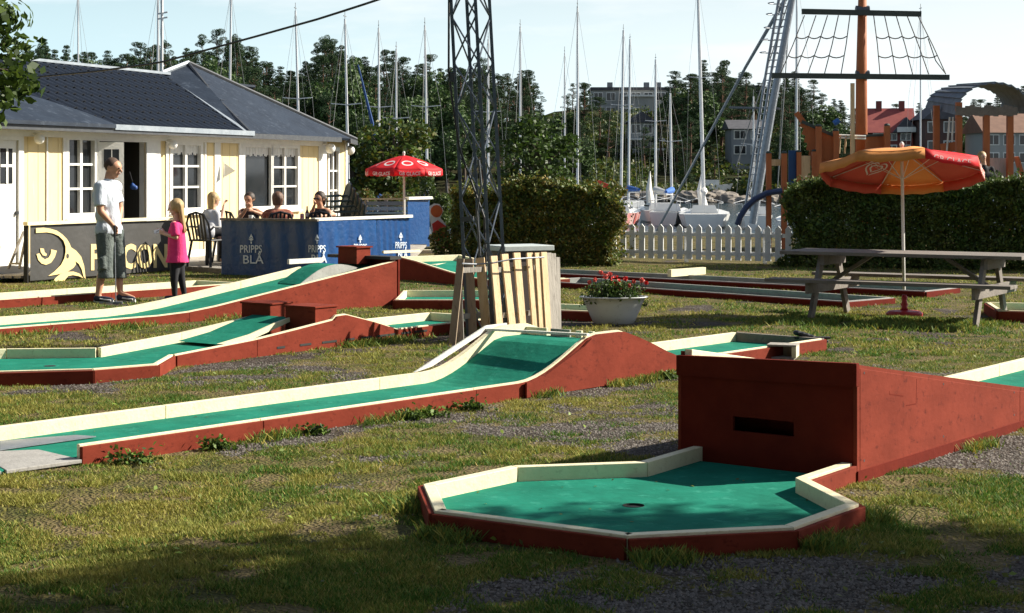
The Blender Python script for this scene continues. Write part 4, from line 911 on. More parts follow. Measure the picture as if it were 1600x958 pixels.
for a0, tip in ((aN, J(170, 474, -.18)), (aF, J(208, 468, -.04))):
    mb = MB(); g = Vector((a0.x, a0.y, .06)); tp = Vector((tip.x, tip.y, .05)); dv = (tp - g).normalized(); tp = g + dv * .19
    cap_(mb, g - dv * .02, g.lerp(tp, .6), .040, .036); cap_(mb, g.lerp(tp, .6), tp, .038, .028); cap_(mb, g, g + Vector((0,0,.03)), .038, .036)
    sh = voxel('shoe', mb, .010, m_shoe, man); mb = MB(); mb.tube([g - dv * .055 + Vector((0,0,-.045)), g.lerp(tp, .5) + Vector((0,0,-.045)), tp + dv * .03 + Vector((0,0,-.036))], [.042, .046, .034], 10, True, .35); part('sole', mb, m_sole, sh)
    mb = MB(); mb.tube([g.lerp(tp, .2) + Vector((0,-.034,.0)), tp + Vector((0,-.028,-.008))], [.012, .012], 6); part('side_stripe', mb, m_sole, sh)
put = thing('golf_putter', 'thin metal golf putter held by the standing man, its head on the grass', 'golf club', (J(181, 475).x, Ym - .2, 0))
gp = J(179, 352, -.30); gb = J(181, 473, -.35); gb.z = .03
mb = MB(); mb.tube([gp.lerp(gb, .2), gb], [.007, .006], 8); part('shaft', mb, m_steel, put); mb = MB(); mb.tube([gp, gp.lerp(gb, .22)], [.016, .011], 10); part('grip', mb, m_blackpl, put); mb = MB(); mb.beam(gb + Vector((-.04, 0, -.01)), gb + Vector((.08, .01, -.01)), .03, .03); part('club_head', mb, m_steel, put, bev=.004)

# girl in pink (turned left)
Ym = 22.3
girl = thing('person', 'girl with long blond hair in bright pink T-shirt and dark leggings holding a white card', 'person', (J(277, 465).x, Ym, 0))
fd = Vector((-.95, -.2, -.22)); mbd = MB(); hc = head(mbd, J(274, 324), fd, .205)
pel = J(277, 398); che = J(276, 360); nck = J(276, 340); dx = Vector((-.3, .95, 0))
mbd.tube([pel, che, nck], [.085, .085, .04], 14); cap_(mbd, che - dx*.05, che + dx*.05, .06, .06); cap_(mbd, nck - Vector((0,0,.03)), nck + Vector((0,0,.05)), .04, .038)
shN = J(272, 350, -.12); shF = J(277, 349, .12); elN = J(275, 371, -.15); elF = J(275, 370, .15); wrN = J(258, 366, -.08); wrF = J(257, 364, .05)
limb(mbd, [shN, elN, wrN], [.040, .030, .021]); limb(mbd, [shF, elF, wrF], [.038, .029, .021])
hand(mbd, wrN, J(250, 362, -.06) - wrN, (0, 0, 1), .78, .7); hand(mbd, wrF, J(250, 361, .02) - wrF, (0, 0, 1), .78, .7)
hN = J(274, 402, -.05); hF = J(280, 402, .05); kN = J(272, 435, -.06); kF = J(283, 433, .05); aN = J(273, 463, -.06); aF = J(288, 462, .06)
limb(mbd, [hN, kN, aN], [.068, .046, .028]); limb(mbd, [hF, kF, aF], [.068, .046, .028]); voxel('body', mbd, .010, m_sk2, girl); face(*hc, girl)
mb = MB(); c, f, s, u, k = hc
mb.sph(c + u * .02 - f * .022, .097, 14, 10); 
for j in range(9):
    a0 = -1.1 + 2.2 * j / 8; b0 = c + s * math.sin(a0) * .085 - f * (.035 + .05 * math.cos(a0)) ; cap_(mb, b0 + u * .02, b0 - Vector((0, 0, .30 + .05 * math.cos(j * 2.1))) - f * (.02 + .04 * math.cos(j)), .034, .014, n=8)
cap_(mb, c + f * .03 + u * .06 + s * .06, c + f * .01 - Vector((0, 0, .2)) + s * .08, .02, .012, n=8); voxel('hair', mb, .011, m_hairb, girl, 2)
mb = MB(); mb.tube([nck + Vector((0,0,-.03)), che, pel, pel + Vector((0,0,-.10))], [.05, .108, .128, .152], 18); cap_(mb, che - dx*.07 + Vector((0,0,.04)), che + dx*.07 + Vector((0,0,.04)), .075, .075)
mb.tube([shN + Vector((0,0,.02)), shN.lerp(elN, .9)], [.05, .062], 12); mb.tube([shF + Vector((0,0,.02)), shF.lerp(elF, .9)], [.05, .06], 12); voxel('t_shirt', mb, .011, m_pink, girl)
mb = MB(); limb(mb, [hN, kN, aN + Vector((0,0,.02))], [.070, .054, .035]); limb(mb, [hF, kF, aF + Vector((0,0,.02))], [.070, .054, .035]); voxel('leggings', mb, .012, m_bcloth, girl)
for a0 in (aN, aF): mb = MB(); g = Vector((a0.x, a0.y, .04)); cap_(mb, g + Vector((.03,0,0)), g + Vector((-.10, -.02, 0)), .036, .032); voxel('shoe', mb, .012, m_shoe, girl)
cdd = thing('score_card', 'small white score card in the hands of the girl in pink', 'card', tuple(J(249, 361, -.02))); P = J(248, 361, -.02); mb = MB(); mb.T = Matrix.Translation(P) @ Euler((.5, -.3, .2)).to_matrix().to_4x4(); mb.box((-.06, -.045, 0), (.05, .045, .003)); part('sheet', mb, m_wtrim, cdd)
mb = MB(); mb.T = Matrix.Translation(P) @ Euler((.5, -.3, .2)).to_matrix().to_4x4(); mb.tube([(-.04,-.02,.006), (.05,.03,.009)], .0035, 6); part('pencil', mb, m_dgrey, cdd)

def sitter(label, px, py, Yv, facing, top, hair, skin, arms, lean=(0, 0), bare=False, shades=False, hairlen=.12, extra=None):
    """seated guest: head centre at (px,py), seat on the deck; arms: list of (shoulder side, elbow px/py/dy, hand px/py/dy)"""
    global Ym
    Ym = Yv; hcn = J(px, py); seat = .47 + DK
    f2 = Vector(facing); f2.z = 0; f2.normalize(); dx = f2.cross(Vector((0, 0, 1)))
    t = thing('person', label, 'person', (hcn.x, Yv, DK)); mbd = MB(); h5 = head(mbd, hcn, facing, .225)
    nk = hcn + Vector((0, 0, -.15)) - f2 * .03; pl = Vector((hcn.x + lean[0], hcn.y + lean[1], seat + .10)) - f2 * .08; chs = nk.lerp(pl, .38)
    torso(mbd, pl, chs, nk, .15, .175, dx)
    for q, e, hnd in arms:
        S = chs.lerp(nk, .45) + dx * q * .17; E = J(*e); H_ = J(*hnd); limb(mbd, [S, E, H_], [.052, .040, .027]); hand(mbd, H_, (H_ - E), (0, 0, 1), .95, 1.0)
    for q in (-1, 1):
        h0 = pl + dx * q * .09; k0 = h0 + f2 * .42 + dx * q * .05; a0 = Vector((k0.x, k0.y, DK + .08)) - f2 * .05; limb(mbd, [h0, k0, a0], [.085, .06, .038]); limb(mbd, [a0, a0 + f2 * .15 - Vector((0,0,.03))], [.036, .03])
    voxel('body', mbd, .014, skin, t); face(*h5, t)
    c, f, s, u, k = h5; mb = MB(); mb.sph(c + u * .036 - f * .026, .102, 12, 10)
    for j in range(5): a0 = -1 + .5 * j; b0 = c + s * math.sin(a0) * .075 - f * (.04 + .045 * math.cos(a0)); cap_(mb, b0, b0 - Vector((0, 0, hairlen)), .036, .02, n=8)
    if hairlen < .05: pass
    voxel('hair', mb, .013, hair, t, 2)
    mb = MB(); torso(mb, pl, chs, nk + Vector((0, 0, -.05)), .155, .15 if bare else .175, dx, neck=.05, f=.024)
    if not bare:
        for q, e, hnd in arms: S = chs.lerp(nk, .45) + dx * q * .17; limb(mb, [S, S.lerp(J(*e), .6)], [.066, .062])
    voxel('top', mb, .014, top, t)
    mb = MB()
    for q in (-1, 1): h0 = pl + dx * q * .09; k0 = h0 + f2 * .42 + dx * q * .05; limb(mb, [h0, k0, Vector((k0.x, k0.y, DK + .14)) - f2 * .05], [.10, .075, .055])
    voxel('trousers', mb, .016, m_bcloth, t)
    if shades:
        mb = MB()
        for q in (-1, 1): mb.sph(c + u * .014 + f * .094 + s * q * .034, .026, 8, 6, (1, 1, .75))
        mb.tube([c + u * .018 + f * .1 + s * .05, c + u * .018 + f * .1 - s * .05], .006, 6); part('sunglasses', mb, m_blackpl, t)
    return t
m_pat = mat('patterned_red_cotton', (.16,.02,.015), (.34,.14,.08), 22, .9, .2); m_greycot = mat('light_grey_cotton', (.5,.5,.52), (.58,.58,.6), 10, .9)
sitter('seated blond woman in a light grey top, her back half turned, nearest the banner', 335, 312, 28.9, (.75, .6, 0), m_greycot, m_hairb, m_sk2, [(-1, (346, 345, .2), (350, 322, .35)), (1, (342, 372, -.1), (352, 362, .1))], (-.05, -.08), hairlen=.16)
sitter('seated man in a sleeveless black top resting his chin on his hand', 389, 312, 30.2, (-.25, -.95, -.15), m_bcloth, m_hairbr, m_sk, [(1, (375, 340, -.15), (386, 325, -.22)), (-1, (414, 337, -.1), (395, 330, -.28))], bare=True, hairlen=.03)
sitter('seated red-haired guest in a patterned brown and red top, bent over the table', 434, 312, 29.2, (-.1, .98, -.25), m_pat, m_hairr, m_sk2, [(-1, (412, 338, .1), (425, 338, .3)), (1, (456, 338, .1), (440, 338, .3))], hairlen=.10)
sitter('seated dark-haired woman in a black tank top and sunglasses propping her chin', 499, 311, 29.5, (-.45, -.88, -.1), m_bcloth, m_hairbr, m_sk, [(1, (486, 337, -.05), (491, 322, -.15)), (-1, (522, 336, 0), (505, 338, -.2))], bare=True, shades=True, hairlen=.10)

# person at the playground, behind the big parasol
Ym = 37.0
kid = thing('person', 'person in dark clothes with light hair half hidden behind the big parasol', 'person', (J(1538, 300).x, Ym, 0))
mbd = MB(); hc = head(mbd, J(1535, 246), (.3, -.9, 0), .22); nck = J(1537, 257); che = nck + Vector((.03, 0, -.25)); pel = nck + Vector((.03, .03, -.6))
torso(mbd, pel, che, nck, .14, .17, (1, .2, 0)); limb(mbd, [nck + Vector((.17,0,-.1)), nck + Vector((.25,0,-.38)), nck + Vector((.3,-.1,-.6))], [.05,.04,.028]); hand(mbd, nck + Vector((.3,-.1,-.6)), (.1,-.1,-1), (0,-1,0))
limb(mbd, [nck + Vector((-.17,0,-.1)), nck + Vector((-.24,0,-.36)), nck + Vector((-.2,-.12,-.58))], [.05,.04,.028]); hand(mbd, nck + Vector((-.2,-.12,-.58)), (.1,-.1,-1), (0,-1,0))
for q in (-1, 1): h0 = pel + Vector((q*.09,0,-.05)); limb(mbd, [h0, h0 + Vector((0,-.02,-.42)), Vector((h0.x, h0.y, .07))], [.09,.06,.04]); limb(mbd, [Vector((h0.x, h0.y, .06)), Vector((h0.x, h0.y - .15, .04))], [.04,.03])
voxel('body', mbd, .014, m_sk2, kid); face(*hc, kid)
c, f, s, u, k = hc; mb = MB(); mb.sph(c + u * .036 - f * .026, .102, 12, 10); voxel('hair', mb, .014, m_hairb, kid)
mb = MB(); torso(mb, pel, che, nck + Vector((0,0,-.03)), .15, .18, (1,.2,0), f=.024); limb(mb, [nck + Vector((.17,0,-.1)), nck + Vector((.24,0,-.36))], [.065,.06]); limb(mb, [nck + Vector((-.17,0,-.1)), nck + Vector((-.23,0,-.34))], [.065,.06]); voxel('jacket', mb, .016, m_bcloth, kid)
mb = MB()
for q in (-1, 1): h0 = pel + Vector((q*.09,0,-.05)); limb(mb, [h0, h0 + Vector((0,-.02,-.42)), Vector((h0.x, h0.y, .12))], [.105,.075,.055])
voxel('jeans', mb, .016, mat('blue_denim', (.05,.09,.18), (.07,.12,.22), 10, .9), kid)

# ------------------------------------------------------------------ steel tower, plank screen, cabinet, cable
m_tow = mat('tower_steel', (.085,.105,.135), (.14,.165,.20), 10, .45, .1, .5)
tw_ = thing('lattice_tower', 'slender grey steel lattice tower rising out of the plank screen', 'tower', (-.28, 17.4, 0))
def TC(z): return Vector((-.235 - .052 * z, 17.4, z))
legs = {'l': (-.205, 0, 0), 'f': (.045, -.16, 0), 'r': (.185, .05, 0), 'b': (-.05, .2, 0)}
def LP(k, z): o = legs[k]; s = 1.03 - .012 * z; return TC(z) + Vector((o[0] * s, o[1] * s, 0))
ZTOP = 8.6
for k in 'lfrb':
    mb = MB(); mb.beam(LP(k, 0), LP(k, ZTOP), .033, .033, (0, 1, 0)); part('leg', mb, m_tow, tw_)
st = .46; nz = int(ZTOP / st)
for a_, b_ in (('l', 'f'), ('f', 'r'), ('r', 'b'), ('b', 'l')):
    for i in range(nz):
        z0 = i * st; mid = .5
        mb = MB(); 
        if i % 2 == 0: mb.tube([LP(a_, z0), LP(b_, z0 + st)], .0095, 5)
        else: mb.tube([LP(b_, z0), LP(a_, z0 + st)], .0095, 5)
        part('lattice_bar', mb, m_tow, tw_)
        if a_ + b_ in ('lf', 'rb'):
            mb = MB(); mb.tube([LP(b_, z0) , LP(a_, z0 + st)] if i % 2 == 0 else [LP(a_, z0), LP(b_, z0 + st)], .0095, 5); part('lattice_bar', mb, m_tow, tw_)
P = LP('l', 2.62); mb = MB(); mb.beam(P + Vector((-.03, -.03, -.06)), P + Vector((-.02, -.03, .04)), .05, .05); part('clamp', mb, m_dsteel, tw_, bev=.005)
mb = MB(); mb.tube([LP('l', 3.4) + Vector((-.02,-.02,0)), P + Vector((-.06,-.04,.05)), P + Vector((-.03,-.04,-.2)), LP('l', 1.9) + Vector((.01,-.03,0)), TC(1.2) + Vector((.02, -.1, 0)), TC(.2)], .011, 6); part('power_cable', mb, m_black, tw_)
P = LP('l', 1.18); mb = MB(); mb.beam(P + Vector((.0, -.03, 0)), P + Vector((.12, -.06, .01)), .03, .05); part('clamp', mb, m_dsteel, tw_)
mb = MB(); mb.tube([Q(750, 400, 17.2), Q(745, 330, 17.15), Q(752, 290, 17.1), Q(748, 250, 17.1)], .012, 6); part('conduit', mb, m_dsteel, tw_)
cab_ = thing('overhead_cable', 'black overhead cable sagging from the lattice tower across the sky to the cafe roof', 'cable', tuple(TC(3.75)))
pA = TC(3.78); pB = Vector((-7.80, 26, 3.0)); pts = []
for i in range(31):
    u = (i / 30) ** .8; p = pA.lerp(pB, u); px_ = 800 + F * p.x / p.y; p.z = CH + (HZ - float(np.interp(px_, [-20, 60, 150, 250, 400, 500, 590, 730], [127, 120, 111.5, 98, 57, 29, 0, -48]))) / F * p.y; pts.append(p)
mb = MB(); mb.tube(pts, .013, 6); part('wire', mb, m_black, cab_)
# plank screen: every plank a part
scr = thing('plank_screen', 'screen of upright raw pine planks standing round the foot of the lattice tower', 'fence', (-.2, 17.1, 0))
PLK = [(720,404,708,9,16.65,0), (717,440,720,8,16.75,1), (733,404,739,10,16.9,0), (750,403,760,11,16.98,2), (771,400,781,10,16.85,2), (788,397,801,10,16.95,2), (807,395,817,10,17.05,2), (827,395,836,9,17.15,2), (839,395,846,8,17.2,2), (849,394,856,9,17.25,2), (857,395,862,7,17.35,1), (864,396,868,7,17.45,1), (871,402,873,6,17.6,1)]
m_tow = mat('tower_steel', (.085,.105,.135), (.14,.165,.20), 10, .45, .1, .5)
m_pineg = mat('weathered_pine_board', (.30,.22,.15), (.38,.29,.20), 5, .8, .4, c3=(.20,.14,.10), stretch=(3,3,.4))
for i, (tx, ty, bx, wpx, Yp, k) in enumerate(PLK):
    top = Q(tx, ty, Yp + .05); bot = Vector(((bx - 800) / F * Yp, Yp - .03, -.02)); wd_ = wpx / F * Yp
    bot.x += (bot.x - top.x) * .15
    mb = MB(); mb.beam(bot, top, wd_ * (1.5 if i > 3 else 1.3), .02, (.74, -.67, 0) if i > 3 else (-.3, -1, 0)); pk = part('plank', mb, (m_pineg, m_grey, m_pine)[k], scr, bev=.002)
    a_ = .6 if i > 3 else 0
for z in (.25, .70):
    mb = MB(); mb.beam(Vector((-.52, 16.80, z)), Vector((-.25, 17.05, z)), .02, .05); part('batten', mb, m_grey, scr)
    mb = MB(); mb.beam(Vector((-.14, 16.92, z)), Vector((.44, 17.56, z)), .02, .05); part('batten', mb, m_grey, scr)
mb = MB(); mb.tube([Q(722, 412, 16.62), Q(745, 413, 16.85), Q(770, 411, 16.78), Q(800, 405, 16.88), Q(850, 402, 17.2)], .008, 5); part('tie_wire', mb, m_steel, scr)
cb = thing('utility_cabinet', 'grey metal utility cabinet with flat pale lid behind the plank screen', 'cabinet', (.15, 17.9, 0))
mb = MB(); mb.T = Matrix.Translation((.07, 17.95, 0)) @ Matrix.Rotation(R(28), 4, 'Z'); mb.box((-.25, -.20, 0), (.25, .20, .84)); part('case', mb, mat('brown_cabinet_metal', (.06,.045,.04), (.08,.06,.05), 5, .6), cb)
mb = MB(); mb.T = Matrix.Translation((.07, 17.95, 0)) @ Matrix.Rotation(R(28), 4, 'Z'); mb.box((-.29, -.24, .845), (.29, .24, .90)); part('lid', mb, mat('pale_grey_lid', (.42,.47,.46), (.50,.54,.53), 6, .5), cb, bev=.006)

# ------------------------------------------------------------------ flower tub
TP = Vector((1.11, 18.85, 0)); tub = thing('flower_tub', 'white oval tub planted with red geraniums on the grass', 'planter', tuple(TP))
def ovl(z, rx, ry, n=28): return [TP + Vector((rx * math.cos(2*math.pi*k/n), ry * math.sin(2*math.pi*k/n), z)) for k in range(n)]
prof = [(0, .195, .13), (.012, .22, .15), (.10, .262, .18), (.22, .315, .215), (.285, .345, .235), (.292, .375, .26), (.302, .378, .262), (.304, .345, .235), (.24, .32, .215), (.235, .05, .03)]
mb = MB(); vs = []; 
for z, rx, ry in prof: vs += ovl(z, rx, ry)
n = 28; fs = [tuple(range(n))[::-1]] + [(i*n+k, i*n+(k+1)%n, (i+1)*n+(k+1)%n, (i+1)*n+k) for i in range(len(prof)-1) for k in range(n)]
mb.add(vs, fs); part('tub', mb, mat('white_enamel', (.60,.61,.61), (.66,.67,.66), 4, .35, 0, c3=(.45,.45,.43)), tub, smooth=True)
mb = MB(); mb.prism(ovl(.235, .32, .215), (0, 0, .02)); part('soil', mb, mat('soil', (.03,.02,.012), (.05,.035,.02), 10, .95), tub)
rg = np.random.default_rng(11); n = 2600
C = np.stack([rg.normal(0, .17, n), rg.normal(0, .11, n), .27 + rg.random(n) ** 1.4 * .2], 1); C[:, 2] -= (C[:, 0] / .36) ** 2 * .08; C = C[(C[:,0]/.39)**2 + (C[:,1]/.28)**2 < 1]
o = link('foliage', leafmesh('foliage', C, .04, 5, .5, [(1,1,.9), (1.6,1.7,1.2), (.6,.7,.6)]), m_leaf, tub)
m_petal = mat('red_petal', (.72,.012,.012), (.8,.03,.02), 20, .6); m_petal2 = mat('salmon_petal', (.75,.16,.12), (.7,.1,.08), 20, .6)
for (x, y, r, m) in ((962,437,.055,m_petal), (968,447,.05,m_petal), (946,432,.034,m_petal2), (953,428,.025,m_petal2), (977,435,.026,m_petal), (1003,438,.026,m_petal2), (930,437,.022,m_petal2), (921,441,.02,m_petal2), (990,440,.02,m_petal2), (939,426,.022,m_petal2), (1010,442,.018,m_petal), (984,446,.02,m_petal2)):
    P = Q(x, y, 18.75 + random.uniform(-.08, .1)); pc = []
    for k in range(70): v = Vector((random.gauss(0, 1), random.gauss(0, 1), random.gauss(0, 1))).normalized() * r * random.uniform(.7, 1); pc.append(tuple(P + v - TP))
    fo = link('flower_head', leafmesh('flower_head', np.array(pc), .022, k, 0, None, .9), m, tub)
    mb = MB(); mb.tube([P, Vector((P.x * .9 + TP.x * .1, P.y, .27))], .003, 4); part('stem', mb, m_leaf, tub)

# ------------------------------------------------------------------ picnic table and big parasol
m_table = mat('old_table_wood', (.15,.13,.115), (.21,.185,.16), 5, .85, .4, c3=(.09,.08,.07), stretch=(.3,1,1))
PT = Vector((4.47, 19.5, 0)); pt = thing('picnic_table', 'weathered grey wooden picnic table with attached benches under the big parasol', 'picnic table', tuple(PT), math.atan2(-.51, .86))
LT = 2.75
for k in range(5): y = -.34 + .17 * k; mb = MB(); mb.box((-LT/2 + .02 * (k % 2), y - .08, .715), (LT/2 - .015 * (k % 3), y + .08, .755)); part('table_plank', mb, m_table, pt, world=False, bev=.004)
for sy in (-1, 1):
    for k in (0, 1): y = sy * (.66 + .15 * k); mb = MB(); mb.box((-LT/2 - .0, y - .07, .425), (LT/2, y + .07, .462)); part('bench_plank', mb, m_table, pt, world=False, bev=.004)
for x in (-.93, .93):
    for sy in (-1, 1): mb = MB(); mb.beam((x, sy * .24, .714), (x, sy * .60, 0), .045, .11, (0, 1, 0)); part('leg', mb, m_table, pt, world=False, bev=.004)
    mb = MB(); mb.box((x + .024, -.84, .30), (x + .066, .84, .424)); part('bench_bearer', mb, m_table, pt, world=False, bev=.004)
    mb = MB(); mb.box((x + .024, -.36, .60), (x + .066, .36, .714)); part('top_bearer', mb, m_table, pt, world=False)
    mb = MB(); mb.beam((x - .03 * (1 if x > 0 else -1), 0, .40), (x * .45, 0, .71), .07, .04); part('brace', mb, m_table, pt, world=False)

def parasol(label, base, tip, rad, rise, cols, rot=0, tilt=(0, 0), drop=.14, poler=.017, foot=None, sag=.05):
    t = thing('parasol', label, 'parasol', tuple(base)); base = Vector(base); tip = Vector(tip); ax = (tip - base).normalized()
    mb = MB(); mb.tube([base + ax * (.30 if foot else 0), tip + ax * .03], poler, 10); part('pole', mb, m_wtrim, t)
    mb = MB(); mb.sph(tip + ax * .05, .028, 8, 6, (1, 1, 1.3)); part('finial', mb, m_wtrim, t)
    Rm = Euler((tilt[0], tilt[1], 0)).to_matrix()
    def rim(k, f=1.0, dz=0.0): an = rot + 2 * math.pi * k / 8; return tip + Rm @ Vector((rad * f * math.cos(an), rad * f * math.sin(an), -rise * (f ** 1.35) - dz))
    fr = []
    for k in range(8):
        mb = MB(); vs = []; nr_, na = 7, 6
        for i in range(nr_ + 1):
            f = i / nr_
            for j in range(na + 1):
                u = j / na; p = rim(k, f).lerp(rim(k + 1, f), u); p.z -= sag * f * 4 * u * (1 - u) * .5; vs.append(p)
        w1 = na + 1; mb.add(vs, [(i*w1+j, i*w1+j+1, (i+1)*w1+j+1, (i+1)*w1+j) for i in range(nr_) for j in range(na)])
        pan = part('canopy_panel', mb, cols[k % len(cols)], t, smooth=True, fix=False); pan.modifiers.new('thick', 'SOLIDIFY').thickness = .003
        mb = MB(); vs = []
        for j in range(na + 1):
            u = j / na; p = rim(k).lerp(rim(k + 1), u); p.z -= sag * 4 * u * (1 - u) * .5; vs += [p + Vector((0, 0, -.002)), p + Rm @ Vector((0, 0, -drop * (1 - .12 * abs(math.sin(j * 1.6))))) + (p - tip).normalized() * .01]
        mb.add(vs, [(j*2, j*2+2, j*2+3, j*2+1) for j in range(na)]); vl = part('valance', mb, cols[k % len(cols)], t, smooth=True, fix=False); vl.modifiers.new('thick', 'SOLIDIFY').thickness = .003
        mb = MB(); mb.tube([rim(k, .02, .02), rim(k, .97, .012)], .005, 5); part('rib', mb, m_wtrim, t)
        mb = MB(); mb.tube([rim(k, .5, .015), base.lerp(tip, 1) - ax * (rise * 1.1 + .12)], .004, 5); part('strut', mb, m_wtrim, t)
    return t, rim
m_can1 = mat('red_canvas', (.62,.035,.025), (.68,.05,.035), 4, .7, 0, trans=.2); m_can2 = mat('orange_canvas', (.74,.27,.06), (.80,.34,.10), 3, .8, 0, trans=.14); m_can3 = mat('coral_canvas', (.56,.085,.05), (.62,.11,.07), 3, .8, 0, trans=.14)
m_can4 = mat('bright_red_canvas', (.75,.012,.022), (.80,.02,.03), 4, .7, 0, trans=.35)
m_logo = mat('white_canvas_print', (.82,.78,.76), (.78,.74,.72), 6, .7, 0, trans=.2)
def on_panel(rim, k, u, f, e=.007, pt0=None):
    p = rim(k, f).lerp(rim(k + 1, f), u); p.z -= .05 * f * 4 * u * (1 - u) * .5; q = rim(k, f * .9).lerp(rim(k + 1, f * .9), u); r_ = rim(k, f).lerp(rim(k + 1, f), u + .05)
    n = (q - p).cross(r_ - p).normalized(); n = n if n.z > 0 else -n; return p + n * e
def heart(t, rim, k, uc, fc, sx, sf, flip=1, e=.007):
    """two nested heart outlines as raised print on a canopy panel"""
    for sc, th in ((1.0, .16), (.60, .17)):
        pr = []
        for s_ in (1, 1 - th / sc if sc else 1):
            pts = []
            for i in range(29):
                a_ = -2.75 + 5.5 * i / 28; x = 16 * math.sin(a_) ** 3; y = 13 * math.cos(a_) - 5 * math.cos(2*a_) - 2 * math.cos(3*a_) - math.cos(4*a_); pts.append((x / 17 * sc * s_, (y / 17) * sc * s_))
            pr.append(pts)
        mb = MB(); vs = []
        for (x0, y0), (x1, y1) in zip(*pr): vs += [on_panel(rim, k, uc + x0 * sx, fc - y0 * sf * flip, e), on_panel(rim, k, uc + x1 * sx, fc - y1 * sf * flip, e)]
        mb.add(vs, [(i*2, i*2+2, i*2+3, i*2+1) for i in range(28)]); part('heart_print', mb, m_logo, t, fix=False)
def val_text(t, rim, k, s, z0, z1, ua=.15, ub=.85, e=.010, flip=False):
    def fm(u, v):
        uu = ua + (ub - ua) * u; p = rim(k).lerp(rim(k + 1), uu); p.z -= .05 * 4 * uu * (1 - uu) * .5; d = (rim(k+1) - rim(k)).normalized(); nn = Vector((d.y, -d.x, 0)).normalized(); c = rim(k).lerp(rim(k+1), .5)
        tipc = sum((rim(q) for q in range(8)), Vector()) / 8
        if nn.dot(c - tipc) < 0: nn = -nn
        return p + Vector((0, 0, z0 + (z1 - z0) * v)) + nn * (.012 + e)
    lettering('lettering', s, fm, m_logo, t, 1.05, .012)
# big parasol: canopy tilted toward the viewer's right
ub_ = Vector((4.53, 19.95, 0)); utip = Q(1409, 233, 19.9)
up, rimU = parasol('large red and orange parasol with white heart logos over the picnic table', ub_, utip, .95, .21, [m_can3, m_can2, m_can3, m_can3, m_can2, m_can2, m_can4, m_can3], R(2), (R(-12.5), R(2)), .12, .019, True)
heart(up, rimU, 2, .45, .60, .36, .22, e=-.009); heart(up, rimU, 7, .5, .62, .24, .17); heart(up, rimU, 0, .5, .62, .24, .17)
for k in (6, 7, 0): val_text(up, rimU, k, 'GB GLACE', -.105, -.035)
m_foot = mat('red_plastic_foot', (.42,.02,.035), (.5,.03,.05), 5, .45)
mb = MB(); mb.tube([ub_ + Vector((0,0,.0)), ub_ + Vector((0,0,.03)), ub_ + Vector((0,0,.055)), ub_ + Vector((0,0,.065))], [.205, .21, .18, .05], 24); part('foot', mb, m_foot, up, smooth=False)
mb = MB(); mb.tube([ub_ + Vector((0,0,z)) for z in (.064,.10,.13,.17,.21,.24)], [.05, .032, .042, .028, .036, .024], 14); part('foot_sleeve', mb, m_foot, up, smooth=True)
# small red parasol on the terrace
b2 = Vector((Q(632, 300, 34).x, 34, DK)); t2 = Q(631, 243, 34)
up2, rimV = parasol('small bright red parasol with white lettering on the cafe terrace', b2, t2, .775, .27, [m_can4], R(-100), (0, 0), .12, .022, None)
for k in range(8):
    val_text(up2, rimV, k, 'GB GLACE', -.10, -.03)
    ov = []
    for i in range(20): a_ = 2*math.pi*i/20; ov.append(on_panel(rimV, k, .5 + .3 * math.cos(a_), .62 + .15 * math.sin(a_)))
    ov2 = [on_panel(rimV, k, .5 + .22 * math.cos(2*math.pi*i/20), .62 + .09 * math.sin(2*math.pi*i/20)) for i in range(20)]
    mb = MB(); mb.add(ov + ov2, [(i, (i+1) % 20, 20 + (i+1) % 20, 20 + i) for i in range(20)]); part('oval_print', mb, m_logo, up2, fix=False)

# ------------------------------------------------------------------ white picket fence
fA = at(955, 407, 0); fB = at(1262, 415, 0); fdv = (fB - fA).normalized(); fn = Vector((fdv.y, -fdv.x, 0)); FLn = (fB - fA).length
pf = thing('picket_fence', 'low white picket fence between the two hedges', 'fence', tuple(fA))
m_pick = mat('white_fence_paint', (.74,.75,.75), (.68,.69,.69), 8, .65, .15, c3=(.52,.52,.50))
npk = int(FLn / .19)
for i in range(npk):
    p = fA + fdv * (i * .19 + .06) ; w_ = .055; h = .70; mb = MB(); ln_ = random.uniform(-.006, .006)
    mb.prism([p - fdv*w_ + Vector((0,0,.06)), p + fdv*w_ + Vector((0,0,.06)), p + fdv*(w_+ln_) + Vector((0,0,h-.06)), p + fdv*ln_ + Vector((0,0,h)), p - fdv*(w_-ln_) + Vector((0,0,h-.06))], fn * .022); part('picket', mb, m_pick, pf)
for z in (.18, .52): mb = MB(); mb.beam(fA + Vector((0,0,z)) - fn * .022, fB + Vector((0,0,z)) - fn * .022, .04, .07); part('rail', mb, m_pick, pf)
for i in range(0, npk, 8): p = fA + fdv * (i * .19 - .03) - fn * .075; mb = MB(); mb.beam(p - Vector((0,0,.1)), p + Vector((0, 0, .62)), .07, .07); part('post', mb, m_pick, pf)

